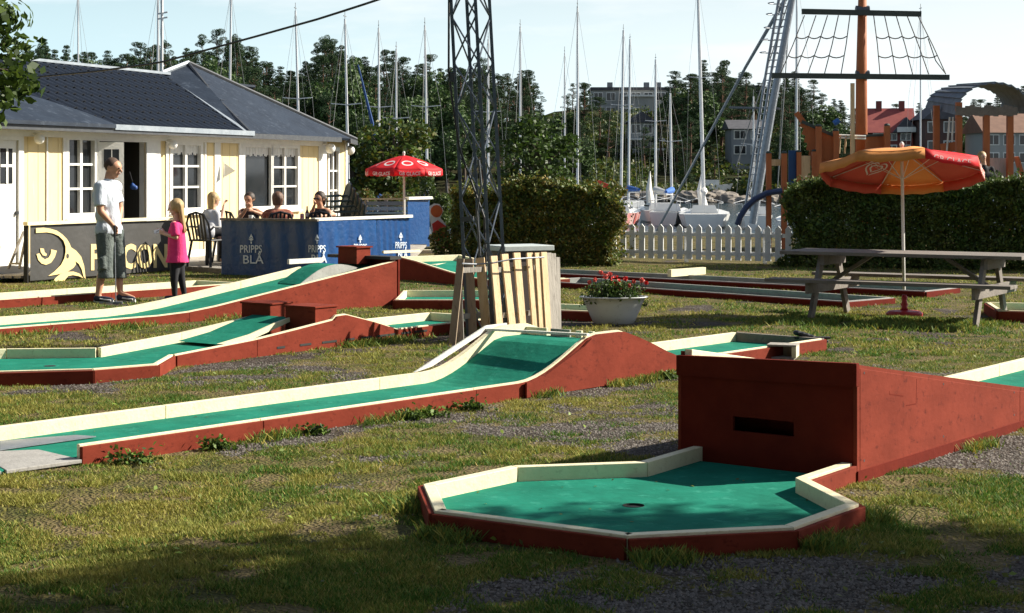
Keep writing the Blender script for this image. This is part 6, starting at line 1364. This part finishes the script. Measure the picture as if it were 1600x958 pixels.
# ------------------------------------------------------------------ sailing boats
m_alu = mat('aluminium_mast', (.52,.53,.55), (.60,.61,.62), 3, .4, 0, .3); m_gel = mat('white_gelcoat', (.74,.74,.72), (.68,.68,.66), 1, .25); m_wire = mat('rigging_wire', (.14,.15,.16), (.18,.19,.2), 5, .5); m_bsail = mat('blue_sail_cover', (.02,.10,.35), (.03,.12,.40), 3, .8); m_wsail = mat('white_sail_cloth', (.72,.70,.66), (.66,.64,.6), 2, .8)
def boat(label, px, Yv, topy, hullm=None, cover=None, yaw=75, length=7.5, lean=0.0, spread=1, radar=False, sailup=False, flag=False, mastr=.085, shroud=True):
    WL = -1.3; x = (px - 800) / F * Yv; ztop = zy(topy, Yv) - WL; t = thing('sailing_boat', label, 'sailing boat', (x, Yv, WL), R(yaw))
    hm = hullm or m_gel; Lh = length; mb = MB(); st = []
    for i, (u, w_, d, sh) in enumerate(((-.5,.75,.35,.75), (-.25,.98,.5,.72), (.05,1.0,.55,.76), (.3,.72,.45,.84), (.5,.04,.2,.98))):
        hw = w_ * Lh * .15; st.append([(u*Lh, -hw, sh), (u*Lh, -hw*.85, .1), (u*Lh, -hw*.2, -d), (u*Lh, hw*.2, -d), (u*Lh, hw*.85, .1), (u*Lh, hw, sh)])
    vs = [p for s in st for p in s]; fs = [(i*6+k, i*6+6+k, i*6+7+k, i*6+1+k) for i in range(4) for k in range(5)] + [(0,1,2,3,4,5), (29,28,27,26,25,24)]; mb.add(vs, fs)
    part('hull', mb, hm, t, world=False)
    mb = MB(); vs = []
    for s in st: vs += [(s[0][0], s[0][1]*.98, s[0][2]+.003), (s[5][0], s[5][1]*.98, s[5][2]+.003)]
    mb.add(vs, [(i*2, i*2+1, i*2+3, i*2+2) for i in range(4)]); part('deck', mb, m_gel, t, world=False)
    mb = MB(); mb.add([(-.18*Lh,-.75,.75),(.24*Lh,-.55,.8),(.24*Lh,.55,.8),(-.18*Lh,.75,.75),(-.16*Lh,-.6,1.18),(.16*Lh,-.4,1.1),(.16*Lh,.4,1.1),(-.16*Lh,.6,1.18)], [(0,3,2,1),(4,5,6,7),(0,1,5,4),(1,2,6,5),(2,3,7,6),(3,0,4,7)]); cbn = part('cabin', mb, m_gel, t, world=False)
    mb = MB(); mb.box((-.10*Lh, -.66, .92), (.12*Lh, .66, 1.02)); part('cabin_window', mb, m_glass, cbn, world=False)
    # lean in image plane -> convert to local
    yw = R(yaw); lx, ly = lean * math.cos(-yw), lean * math.sin(-yw); mt = Vector((.08*Lh + lx, ly, ztop)); mb0 = Vector((.08*Lh, 0, .9))
    mb = MB(); mb.tube([mb0, mb0.lerp(mt, .5), mt], [mastr, mastr * .9, mastr * .65], 8); mast = part('mast', mb, m_alu, t, world=False)
    mb = MB(); mb.tube([mt - Vector((0,0,.02)), mt + Vector((0, 0, .35))], .012, 4); mb.beam(mt + Vector((-.2,0,.12)), mt + Vector((.2, 0, .12)), .03, .03); part('wind_vane', mb, m_wire, mast, world=False)
    bm = Vector((-.36*Lh, 0, 1.75)); b0 = mb0 + Vector((0, 0, .8)); mb = MB(); mb.tube([b0, bm], .06, 6); part('boom', mb, m_alu, t, world=False)
    mb = MB(); mb.tube([b0 + Vector((-.05,0,.25)), b0.lerp(bm, .5) + Vector((0,0,.17)), bm + Vector((.1,0,.12))], [.20, .17, .10], 8); part('sail_cover', mb, cover or m_bsail, t, world=False)
    fr_ = .58; sp = mb0.lerp(mt, fr_); 
    if spread: mb = MB(); mb.beam(sp + Vector((-.05, -.65, .05)), sp + Vector((0, 0, 0)), .05, .035); mb.beam(sp, sp + Vector((-.05, .65, .05)), .05, .035); part('spreader', mb, m_alu, t, world=False)
    if shroud:
        mb = MB()
        for s in (-1, 1): mb.tube([mt, sp + Vector((-.05, s*.65, .05)) if spread else sp + Vector((0, s*.6, 0)), Vector((.05*Lh, s*1.0, .8))], .006, 4)
        mb.tube([mt, Vector((.49*Lh, 0, 1.0))], .006, 4); mb.tube([mt, Vector((-.48*Lh, 0, .85))], .006, 4); part('rigging', mb, m_wire, t, world=False)
    if sailup: mb = MB(); a_ = Vector((.30*Lh, 0, .95)); mb.tube([a_, a_ + Vector((-.4, .2, 1.0)), a_ + Vector((-.3, .1, 2.1))], [.55, .38, .03], 8, True, .5); part('furled_jib', mb, m_wsail, t, world=False)
    mb = MB()
    for s in (-1, 1): mb.tube([(-.48*Lh, s*.7, .76), (-.48*Lh, s*.75, 1.35), (-.2*Lh, s*1.02, 1.3), (.1*Lh, s*1.05, 1.33), (.48*Lh, 0, 1.55)], .015, 5)
    part('guard_rail', mb, m_alu, t, world=False)
    if flag: mb = MB(); mb.prism([(-.5*Lh,0,1.0),(-.5*Lh-.1,.6,1.6),(-.5*Lh-.1,.8,2.6),(-.5*Lh,.1,2.3)], (.03, 0, 0)); part('flag', mb, m_sred, t, world=False)
    return t
G = 'sailing boats moored across the harbour'
# boats in the gap
boat('sailing boat with a red flag nearest the left hedge, beyond the picket fence', 968, 98, 46, mat('red_striped_hull', (.55,.10,.08), (.6,.5,.48), .8, .3), m_wsail, 80, 8, .15, flag=True)
boat('white yacht with short mast second from the left hedge in the gap', 1027, 104, 92, None, m_wsail, 95, 7.5, 0, sailup=True)
boat('white yacht with long blue sail wrap on its stay in the middle of the gap', 1048, 100, 145, None, m_bsail, 78, 7, -.1)
boat('white yacht with the tallest mast above the picket fence', 1100, 96, -30, None, m_wsail, 84, 9.5, -.35, mastr=.11, sailup=True)
boat('small white yacht moored behind the others, with a bare thin mast', 985, 112, 60, None, m_bsail, 100, 6.5, .1)
boat('small yacht with a slim mast close beside the leaning crane', 1178, 92, 150, None, m_wsail, 85, 6, 0, mastr=.06)
for (px, Yv, ty, lab, ln) in ((118,70,-10,'sailing boat whose thin mast rises left of the cafe roof ridge',-.02), (243,66,-20,'sailing boat whose tall mast rises above the middle of the cafe roof',0), (351,72,-15,'sailing boat whose mast rises above the right pavilion roof',.12), (466,74,15,'sailing boat whose leaning mast rises beyond the end of the cafe roof',-.25), (540,70,28,'sailing boat with a blue wrapped stay, mast rising left of the leafy tree',-.18), (594,80,42,'sailing boat whose mast rises above the leafy tree, left of a shorter one',-.06), (616,84,75,'sailing boat with the short mast between two tall ones above the leafy tree',0), (667,76,38,'sailing boat whose mast rises between the leafy tree and the lattice tower',-.14), (762,88,60,'sailing boat whose mast shows through the lattice tower',0), (811,84,40,'sailing boat whose mast rises just right of the lattice tower',0), (881,90,82,'sailing boat with the thinnest mast above the bushy green tree',0), (901,76,8,'sailing boat with a tall dark-topped mast over the left hedge',0), (1246,82,-40,'sailing boat whose thick mast rises right beside the leaning crane ladder',0), (1443,88,15,'sailing boat whose thin pole mast stands right of the climbing nets',0)):
    b = boat(lab, px, Yv, ty, None, m_bsail, 80 + (px % 5) * 4, 7, ln, mastr=.06 if px not in (881, 118, 1443) else .045, spread=0 if px in (118, 881, 811, 901, 1443) else 1)
mb = MB(); mb.tube([Q(541, 100, 69.5), Q(552, 190, 69.0), Q(556, 240, 68.8)], [.03, .07, .05], 8); part('wrapped_stay', mb, mat('navy_sail_wrap', (.01,.05,.18), (.015,.06,.2), 3, .8), [o for o in bpy.data.objects if o.name.startswith('sailing_boat') and abs(o.location.y - 70) < .1 and abs(800 + F*o.location.x/70 - 540) < 2][0])
# radio mast on land
rm = thing('radio_mast', 'thin red-grey radio mast with small antennas above the cafe roof', 'mast', (Q(253, 0, 60).x, 60, -1.5))
mb = MB(); mb.tube([Vector((Q(253, 0, 60).x, 60, -3)), Q(253, -20, 60)], .05, 6); part('pole', mb, m_alu, rm)
for y in (22, 30): mb = MB(); mb.beam(Q(246, y, 60), Q(262, y - 3, 60), .05, .05); part('antenna', mb, m_alu, rm)

# ------------------------------------------------------------------ leaning harbour crane mast
Yc = 58.0; cr_ = thing('mast_crane', 'leaning grey steel mast crane with a caged ladder and long stay beside the play ship', 'crane', (Q(1183, 330, Yc).x, Yc, -2.5))
mb = MB(); mb.tube([Q(1176, 350, Yc), Q(1208, 160, Yc), Q(1243, -30, Yc)], [.14, .13, .11], 12); part('jib', mb, m_steel, cr_)
mb = MB(); mb.tube([Q(1164, 330, Yc + .6), Q(1196, 120, Yc + .6), Q(1222, -30, Yc + .6)], [.05, .05, .05], 6); part('ladder_rail', mb, m_steel, cr_)
mb = MB(); mb.tube([Q(1172, 330, Yc + .4), Q(1204, 120, Yc + .4), Q(1231, -30, Yc + .4)], [.05, .05, .05], 6); part('ladder_rail', mb, m_steel, cr_)
for i in range(34):
    y = 325 - i * 10.5; u = (330 - y) / 360; xa = 1164 + 58 * u; xb = 1172 + 59 * u + 0; mb = MB(); mb.tube([Q(xa, y, Yc + .6), Q(xb + 6, y, Yc + .3)], .022, 5); part('rung', mb, m_steel, cr_)
for y in (5, 22, 43, 62, 82): u = (330 - y) / 360; xa = 1160 + 60 * u; mb = MB(); c0 = Q(xa, y, Yc + .6); mb.tube([c0 + Vector((.3 * math.cos(a_), .3 * math.sin(a_) , 0)) for a_ in [k * .6 for k in range(8)]], .02, 5); part('ladder_hoop', mb, m_steel, cr_)
mb = MB(); mb.tube([Q(1238, -20, Yc), Q(1165, 105, Yc + 8), Q(1005, 400, Yc + 25)], [.075, .06, .05], 8); part('stay_strut', mb, m_steel, cr_)
for xb, yb in ((1150, 260), (1215, 290)): mb = MB(); mb.tube([Q(1236, -10, Yc), Q(xb, yb, Yc + 2)], .02, 5); part('stay_wire', mb, m_wire, cr_)
mb = MB(); mb.tube([Q(1140, 168, Yc + 3), Q(1218, 170, Yc)], .04, 6); part('cross_arm', mb, m_dsteel, cr_)
mb = MB(); mb.box((Q(1165,0,Yc).x, Yc - .5, -3.5), (Q(1192,0,Yc).x, Yc + .5, -1.2)); part('footing', mb, m_conc, cr_)

# ------------------------------------------------------------------ play ship
Yp = 38.0
ps = thing('play_ship', 'orange wooden play ship with tall mast, two dark yards and rope nets', 'play equipment', (Q(1345, 300, Yp).x, Yp, 0))
mb = MB(); mb.tube([Vector((Q(1346, 0, Yp).x, Yp, 0)), Q(1346, 125, Yp), Q(1348, -40, Yp)], [.15, .125, .085], 12); part('mast', mb, m_orange, ps, smooth=True)
m_yard = mat('dark_green_beam', (.035,.05,.045), (.05,.065,.06), 6, .7, .2)
mb = MB(); mb.beam(Q(1253, 18, Yp - .16), Q(1439, 22, Yp - .16), .10, .115); part('yard', mb, m_yard, ps)
mb = MB(); mb.beam(Q(1206, 118, Yp - .18), Q(1483, 121, Yp - .18), .10, .115); part('yard', mb, m_yard, ps)
for y in (16, 117): mb = MB(); mb.tube([Q(1337, y, Yp - .02), Q(1358, y, Yp - .02)], .10, 8); part('yard_bracket', mb, m_dsteel, ps)
def rope(pts, r=.014, nm='net_rope'): mb = MB(); mb.tube(pts, r, 5); part(nm, mb, m_rope, ps)
topL = [1257, 1275, 1293, 1310, 1328]; botL = [1219, 1241, 1262, 1288, 1314]; topR = [1365, 1382, 1400, 1417, 1434]; botR = [1375, 1400, 1426, 1451, 1478]
for tops, bots in ((topL, botL), (topR, botR)):
    for a_, b_ in zip(tops, bots): rope([Q(a_, 24, Yp - .16), Q((a_ + b_) / 2 + 1, 70, Yp - .2), Q(b_, 116, Yp - .16)], .012)
    for f, yy in ((.36, 57), (.68, 87)):
        P = [Q(a_ + (b_ - a_) * f, yy, Yp - .19) for a_, b_ in zip(tops, bots)]; pts = []
        for i in range(4):
            for k in range(5): u = k / 4; p = P[i].lerp(P[i+1], u); p.z -= .05 * 4 * u * (1 - u); pts.append(p)
        rope(pts, .014)
rope([Q(1450, 60, Yp - .2), Q(1462, 95, Yp - .2), Q(1478, 116, Yp - .18)], .012)
# hull: curved planks left of the mast
BOW = [((1246,180),(1262,213)), ((1250,196),(1290,222)), ((1256,212),(1300,232)), ((1263,228),(1304,246)), ((1268,246),(1305,262)), ((1270,262),(1305,280))]
yb = 176
for i in range(8):
    y0 = 198 + i * 11; xa = 1251 + i * 3.2; xb = 1306; dy = max(0, 18 - i * 4)
    mb = MB(); mb.beam(Q(xa, y0 - dy * .3, Yp - .3), Q(xb, y0 + dy, Yp - .5), .035, .15); part('hull_plank', mb, m_orange, ps)
mb = MB(); mb.beam(Q(1244, 176, Yp - .28), Q(1256, 192, Yp - .3), .10, .12); part('stem_post', mb, m_orange, ps)
mb = MB(); mb.beam(Q(1253, 190, Yp - .33), Q(1304, 212, Yp - .5), .10, .07); part('gunwale', mb, m_yard, ps)
for i in range(3): mb = MB(); mb.beam(Q(1352, 216 + i * 11, Yp - .4), Q(1388, 216 + i * 11, Yp - .4), .035, .15); part('hull_plank', mb, m_orange, ps)
mb = MB(); mb.beam(Q(1350, 212, Yp - .42), Q(1390, 211, Yp - .42), .08, .05); part('gunwale', mb, m_yard, ps)
for (px, ty, w_) in ((1201,240,.11), (1225,240,.12), (1248,238,.10), (1272,237,.10), (1279,198,.12), (1306,205,.12), (1332,130,.08), (1386,197,.12), (1410,228,.09)):
    if px == 1332: m = m_pine
    else: m = m_orange
    P = Q(px, ty, Yp - .55); mb = MB(); mb.beam(Vector((P.x, P.y, -.1)), P, w_, w_); po = part('post', mb, m, ps)
    if px not in (1332,): mb = MB(); mb.sph(P + Vector((0, 0, .02)), w_ * .55, 8, 6, (1, 1, .6)); part('post_cap', mb, m_yard, po)
mb = MB(); mb.beam(Q(1232, 262, Yp - .5), Q(1246, 262, Yp - .5), .04, .75); part('blue_panel', mb, m_blue, ps)
mb = MB(); mb.beam(Q(1252, 265, Yp - .5), Q(1266, 265, Yp - .5), .04, .60); part('side_panel', mb, m_pine, ps)
mb = MB(); mb.beam(Q(1203, 254, Yp - .5), Q(1223, 254, Yp - .5), .04, .14); part('side_panel', mb, m_pine, ps)
for x in (1313, 1322): mb = MB(); mb.tube([Q(x, 212, Yp - .5), Q(x - 2, 240, Yp - .5)], .02, 6); part('climbing_bar', mb, m_pine, ps)
for y in (211, 215): mb = MB(); mb.tube([Q(1306, y, Yp - .5), Q(1353, y + 2, Yp - .5)], .02, 6); part('handrail', mb, m_wtrim, ps)
mb = MB(); mb.tube([Q(1303, 193, Yp - .6), Q(1311, 188, Yp - .6)], .06, 8); part('spyglass', mb, m_bsail, ps)
# arched roof tower
at_ = thing('play_tower', 'arched-roof play tower of orange posts and dark shingled barrel roof at the right edge', 'play equipment', (Q(1530, 300, Yp).x, Yp, 0))
X0 = Q(1452, 0, Yp).x; X1 = Q(1604, 0, Yp).x
def arcp(cx, hw, yb0, rise, u, Y_): return Q(cx - hw * math.cos(math.pi * u), yb0 - rise * math.sin(math.pi * u) ** .85, Y_)
for i in range(14):
    u0, u1 = i / 14, (i + 1.12) / 14; p0, p1 = arcp(1554, 56, 180, 48, u0, Yp - .8), arcp(1554, 56, 180, 48, min(1, u1), Yp - .8); q0, q1 = arcp(1507, 57, 168, 33, u0, Yp + 1.5), arcp(1507, 57, 168, 33, min(1, u1), Yp + 1.5)
    nn = (q0 - p0).cross(p1 - p0).normalized(); c_ = arcp(1530, 10, 200, 1, .5, Yp); nn = nn if nn.dot(p0 - c_) > 0 else -nn
    mb = MB(); mb.prism([p0 + nn * .035, p1 + nn * .0, q1 + nn * .0, q0 + nn * .035], nn * .03); part('roof_board', mb, mat('black_shingle_board', (.10,.12,.15), (.16,.19,.23), 5, .8, .3), at_)
mb = MB(); pl = [Q(1497 + 4 * 0, 176, Yp - .8)] + [Q(1497 + 10 * i, 170 - 12 * math.sin(math.pi * i / 9), Yp - .8) for i in range(0)] 
for i in range(13): x = 1497 + i * 7.4; mb = MB(); h0 = 166 + 2 * math.sin(i * 1.7); mb.beam(Q(x, h0, Yp - .82), Q(x, 180 + (i % 3), Yp - .82), .02, .105); part('valance_board', mb, m_dgrey, at_)
for (px, ty) in ((1463, 165), (1498, 160), (1541, 180), (1578, 180)):
    yy = Yp - .75 if px > 1480 else Yp + .3; P = Q(px, ty, yy); mb = MB(); mb.beam(Vector((P.x, yy, -.1)), P, .125, .125); part('post', mb, m_orange, at_)
mb = MB(); mb.beam(Q(1500, 228, Yp - .6), Q(1470, 232, Yp - .2), .03, .2); part('side_board', mb, m_orange, at_)
for i in range(5): x = 1544 + i * 7; mb = MB(); mb.beam(Q(x, 247, Yp - .6), Q(x, 282, Yp - .6), .02, .09); part('infill_board', mb, mat('grey_panel_board', (.36,.36,.37), (.42,.42,.42), 4, .7), at_)
mb = MB(); mb.beam(Q(1588, 245, Yp - .6), Q(1600, 285, Yp - .6), .3, .04); part('side_panel', mb, m_orange, at_)
mb = MB(); mb.beam(Q(1479, 240, Yp - .4), Q(1484, 183, Yp - .4), .04, .03); mb.beam(Q(1487, 240, Yp - .4), Q(1489, 183, Yp - .4), .04, .03); part('ladder_rail', mb, m_wtrim, at_)
# slide
sd_ = thing('tube_slide', 'curved dark blue slide bending down left of the play ship', 'slide', (Q(1150, 345, 37).x, 37, 0))
for off in (0, .22):
    mb = MB(); mb.tube([Q(x, y, 37.2 + off * 1.5) for x, y in ((1152,352),(1157,338),(1166,324),(1180,311),(1198,302),(1222,298))], [.065] * 6, 8); part('side_rail', mb, mat('navy_plastic', (.015,.03,.09), (.02,.04,.11), 4, .35), sd_)
mb = MB(); A_ = [Q(x, y, 37.25) for x, y in ((1153,356),(1158,342),(1167,328),(1181,315),(1199,305),(1222,301))]; vs = []
for p in A_: vs += [p, p + Vector((.05, .35, 0))]
mb.add(vs, [(i*2, i*2+2, i*2+3, i*2+1) for i in range(5)]); o = part('slide_bed', mb, m_bsail, sd_, fix=False); o.modifiers.new('thick', 'SOLIDIFY').thickness = .02
mb = MB(); mb.beam(Vector((Q(1200, 0, 37.4).x, 37.4, 0)), Q(1200, 304, 37.4), .07, .07); part('post', mb, m_orange, sd_)

# ------------------------------------------------------------------ grass blades, clumps, stones (uncountable)
def inside_any(x, y):
    m = np.zeros(len(x), bool)
    for q in LANES:
        c = np.zeros(len(x), bool); n = len(q)
        for i in range(n):
            x0, y0 = q[i]; x1, y1 = q[(i+1) % n]
            if abs(y1 - y0) < 1e-9: continue
            c ^= ((y0 > y) != (y1 > y)) & (x < (x1 - x0) * (y - y0) / (y1 - y0) + x0)
        m |= c
    return m
m_grass = mat('grass_blade', (.195,.21,.060), (.15,.185,.050), 1.2, .7, 0, vcol=True, trans=.3, spec=.25)
def grass(n, seed, ylo, yhi, hmin, hmax, wdt, power=1.0, keep=None, lab=None):
    rg = np.random.default_rng(seed); u = rg.random(n); y = ylo * (yhi / ylo) ** (u ** power); x = rg.uniform(-.33, .33, n) * y
    g = gravel(x, y); k = rg.random(n) < np.clip(1.02 - g * 1.05, .015, 1) * np.clip(.10 + (fbm(x * 4.6, y * 4.6, 3) - .40) * 5.2, .03, 1)
    if keep is not None: k &= keep(x, y)
    k &= ~inside_any(x, y); x = x[k]; y = y[k]; n = len(x)
    z = gz(x, y); an = rg.uniform(0, 2 * np.pi, n); tall = fbm(x * 1.2 + 50, y * 1.2 + 7, 3); h = rg.uniform(hmin, hmax, n) * (.45 + 1.1 * tall) * (.6 + .9 * fbm(x * 4.6, y * 4.6, 3)); 
    w_ = wdt * rg.uniform(.7, 1.3, n); la = rg.uniform(0, 2*np.pi, n); ln_ = rg.uniform(.3, 1.5, n) * h
    dx = np.cos(an) * w_ / 2; dy = np.sin(an) * w_ / 2
    V = np.stack([np.stack([x - dx, y - dy, z - .004], 1), np.stack([x + dx, y + dy, z - .004], 1), np.stack([x + np.cos(la) * ln_, y + np.sin(la) * ln_, z + h], 1)], 1).reshape(-1, 3)
    dry = fbm(x * .8 + 3, y * .8 + 77, 3) * .55 + fbm(x * 2.9 + 13, y * 2.9 + 7, 3) * .45 + rg.normal(0, .10, n)
    green = np.array([.46, .84, .42]); yel = np.array([1.7, 1.42, 1.1]); br = np.array([2.2, 1.55, 1.6]); t = np.clip((dry - .42) / .18, 0, 1)[:, None]; c = green * (1 - t) + yel * t
    c = np.where(rg.random((n, 1)) < .10, br, c) * rg.uniform(.7, 1.3, (n, 1)); cols = np.concatenate([c, np.ones((n, 1))], 1).repeat(3, 0)
    o = link('grass', npmesh('grass', V, np.arange(3 * n).reshape(n, 3), 3, cols), m_grass, None); tag(o, lab, 'grass', kind='stuff'); return n
grass(800000, 1, 5.6, 16, .005, .022, .0085, 1.0, lab='patchy short olive-green grass blades covering the near lawn')
grass(240000, 2, 15.5, 31, .008, .030, .017, 1.0, lab='short yellowish-green grass covering the lawn farther back toward the hedges')
# taller tufts along the lane edges
def along(segs, n, seed, wid, hmin, hmax, wdt, lab, clump=.55):
    rg = np.random.default_rng(seed); X_ = []; Y_ = []
    for (x0, y0, x1, y1) in segs:
        L_ = math.hypot(x1 - x0, y1 - y0); k = int(n * L_); u = rg.random(k); o = np.abs(rg.normal(0, wid, k)) + .02; dx_, dy_ = (x1 - x0) / L_, (y1 - y0) / L_
        cl = vnoise(u * L_ * 2.2 + seed, np.full(k, seed * 1.7)); kp = rg.random(k) < np.clip((cl - clump) * 5, 0, 1); X_.append((x0 + (x1 - x0) * u + dy_ * o)[kp]); Y_.append((y0 + (y1 - y0) * u - dx_ * o)[kp])
    x = np.concatenate(X_); y = np.concatenate(Y_); k = ~inside_any(x, y); x = x[k]; y = y[k]; n = len(x); z = gz(x, y); an = rg.uniform(0, 6.28, n); h = rg.uniform(hmin, hmax, n); w_ = wdt * rg.uniform(.7, 1.5, n); la = rg.uniform(0, 6.28, n); ln_ = rg.uniform(.2, 1.0, n) * h
    dx = np.cos(an) * w_ / 2; dy = np.sin(an) * w_ / 2
    V = np.stack([np.stack([x - dx, y - dy, z - .004], 1), np.stack([x + dx, y + dy, z - .004], 1), np.stack([x + np.cos(la) * ln_ + dx*.6, y + np.sin(la) * ln_ + dy*.6, z + h * .8], 1), np.stack([x + np.cos(la) * ln_ * 1.3, y + np.sin(la) * ln_ * 1.3, z + h], 1)], 1).reshape(-1, 3)
    c = np.array([.75, 1.0, .7]) * rg.uniform(.5, 1.5, (n, 1)); c = np.where(rg.random((n, 1)) < .25, np.array([1.9, 1.5, 1.0]), c); cols = np.concatenate([c, np.ones((n, 1))], 1).repeat(4, 0)
    o = link('weeds', npmesh('weeds', V, np.arange(4 * n).reshape(n, 4), 4, cols), m_grass, None); tag(o, lab, 'weeds', kind='stuff')
def seg(d, n, s0_, s1_, k): a_ = sn(d, n, s0_, k); b_ = sn(d, n, s1_, k); return (a_[0], a_[1], b_[0], b_[1])
along([seg(dB, nB, 5.85, 14.1, -8.14)], 900, 61, .06, .02, .075, .009, 'taller weeds along the near red edge of the humped lane', .62)
along([seg(dC, nC, 10.1, 14.8, -10.97), (-3.3, 13.6, -2.86, 13.96), (-4.75, 13.7, -4.1, 13.4), (-4.1, 13.4, -3.3, 13.6)], 900, 62, .08, .02, .08, .011, 'taller weeds along the near edge of the lane with red boxes', .52)
along([seg(dD, nD, 8.6, 15.75, -14.96)], 700, 63, .08, .02, .08, .012, 'taller weeds at the foot of the long red ramp', .6)
Ap = a; al = [(Ap['A'][0], Ap['A'][1], Ap['B'][0], Ap['B'][1]), (Ap['B'][0], Ap['B'][1], Ap['C'][0], Ap['C'][1]), (Ap['C'][0], Ap['C'][1], Ap['D'][0], Ap['D'][1]), (Ap['D'][0], Ap['D'][1], Ap['E'][0], Ap['E'][1]), (Ap['E'][0], Ap['E'][1], Ap['F'][0], Ap['F'][1])]
along(al, 2600, 64, .08, .02, .075, .007, 'dark weeds growing round the near octagonal target', .42)
along([seg(dA, nA, 8.4, 13, -3.94)], 900, 65, .05, .02, .06, .008, 'small weeds at the foot of the ramp side', .6)
TB_ = [(4.47 + .86 * s - .51 * q, 19.5 - .51 * s - .86 * q) for s in (-.93, .93) for q in (-.5, .5)]
along([(2.9, 19.4, 5.6, 17.9), (3.3, 20.1, 5.9, 18.6)], 3000, 66, .24, .02, .07, .013, 'lush greener grass under the picnic table', .1)
# broad-leaved weeds beside lane B and the hump
for i, (x, y, r, lab) in enumerate(((205, 702, .13, 'clump of broad-leaved weeds at the near end of the humped lane'), (342, 683, .10, 'smaller clump of broad-leaved weeds along the humped lane'), (735, 622, .12, 'dark broad-leaved plant at the foot of the red hump'), (665, 632, .11, 'clump of leafy weeds left of the red hump'), (640, 634, .08, 'tiny leafy weed next to the clump left of the hump'), (490, 655, .08, 'low leafy weed at the middle of the humped lane'), (1040, 600, .07, 'leafy weed right of the red hump'))):
    kx = (x - 800) / F; Yw = -(8.06 - r * .35) / (kx * .762 - .648); P = Vector((kx * Yw, Yw, 0)); rg = np.random.default_rng(70 + i); n = 190; C = np.stack([rg.normal(0, r * .6, n), rg.normal(0, r * .22, n), np.abs(rg.normal(.015, r * .28, n))], 1)
    o = link('leafy_weed', leafmesh('leafy_weed', C, .036, 70 + i, .8, [(1.5,1.6,1.1), (2.4,2.3,1.3), (.9,1,.8)], .6), m_leaf); o.location = P; tag(o, lab, 'weed')
# gravel stones
rg = np.random.default_rng(8); n = 110000; y = 5.8 * (15 / 5.8) ** (rg.random(n) ** 1.15); x = rg.uniform(-.33, .33, n) * y; k = (rg.random(n) < gravel(x, y) * .9) & ~inside_any(x, y); x = x[k]; y = y[k]; n = len(x); z = gz(x, y)
B_ = np.array([(1,0,0),(-.5,.87,0),(-.5,-.87,0),(0,0,1.0)]); s = rg.uniform(.004, .013, n); a_ = rg.uniform(0, 6.28, n); ca, sa = np.cos(a_), np.sin(a_)
V = np.stack([np.stack([x + s * (b[0] * ca - b[1] * sa), y + s * (b[0] * sa + b[1] * ca), z - .001 + s * b[2] * .8], 1) for b in B_], 1).reshape(-1, 3)
Ft = (np.arange(n)[:, None, None] * 4 + np.array([(0,1,3),(1,2,3),(2,0,3)])[None]).reshape(-1, 3); c = rg.uniform(.45, 1.25, (n, 1)) * np.array([1, .97, .94]); cols = np.concatenate([c, np.ones((n, 1))], 1).repeat(4, 0)
o = link('gravel_stones', npmesh('gravel_stones', V, Ft, 3, cols), mat('gravel_stone', (.14,.128,.115), (.175,.16,.147), 3, .9, 0, vcol=True)); tag(o, 'loose grey gravel showing between the grass patches', 'gravel', kind='stuff')

rg = np.random.default_rng(15); n = 900; y = 6.5 * (24 / 6.5) ** rg.random(n); x = rg.uniform(-.3, .3, n) * y
C = np.stack([x, y, gz(x, y) + np.where(inside_any(x, y), .085, .022) * 1.0], 1); kp = ~inside_any(x, y); C = C[kp]
o = link('fallen_leaves', leafmesh('fallen_leaves', C, .034, 16, 2.5, [(2.6,1.8,.8), (3.4,2.9,1.6), (1.6,.9,.5)], .6), m_leaf); tag(o, 'small yellow and brown fallen leaves scattered on the lawn', 'fallen leaves', kind='stuff')
q = []
for i in range(26): px, py = rg.uniform(700, 1290), rg.uniform(745, 825); p = at(px, py, .064); q.append(tuple(p))
for i in range(30): s_ = rg.uniform(6, 9.6); k_ = rg.uniform(-9.1, -8.25); q.append((*sn(dB, nB, s_, k_), .035))
o = link('fallen_leaves', leafmesh('fallen_leaves', np.array(q), .022, 17, 5, [(2.6,1.8,.8), (1.6,.9,.5)], .6), m_leaf); tag(o, 'tiny dry leaves lying on the green felt', 'fallen leaves', kind='stuff')
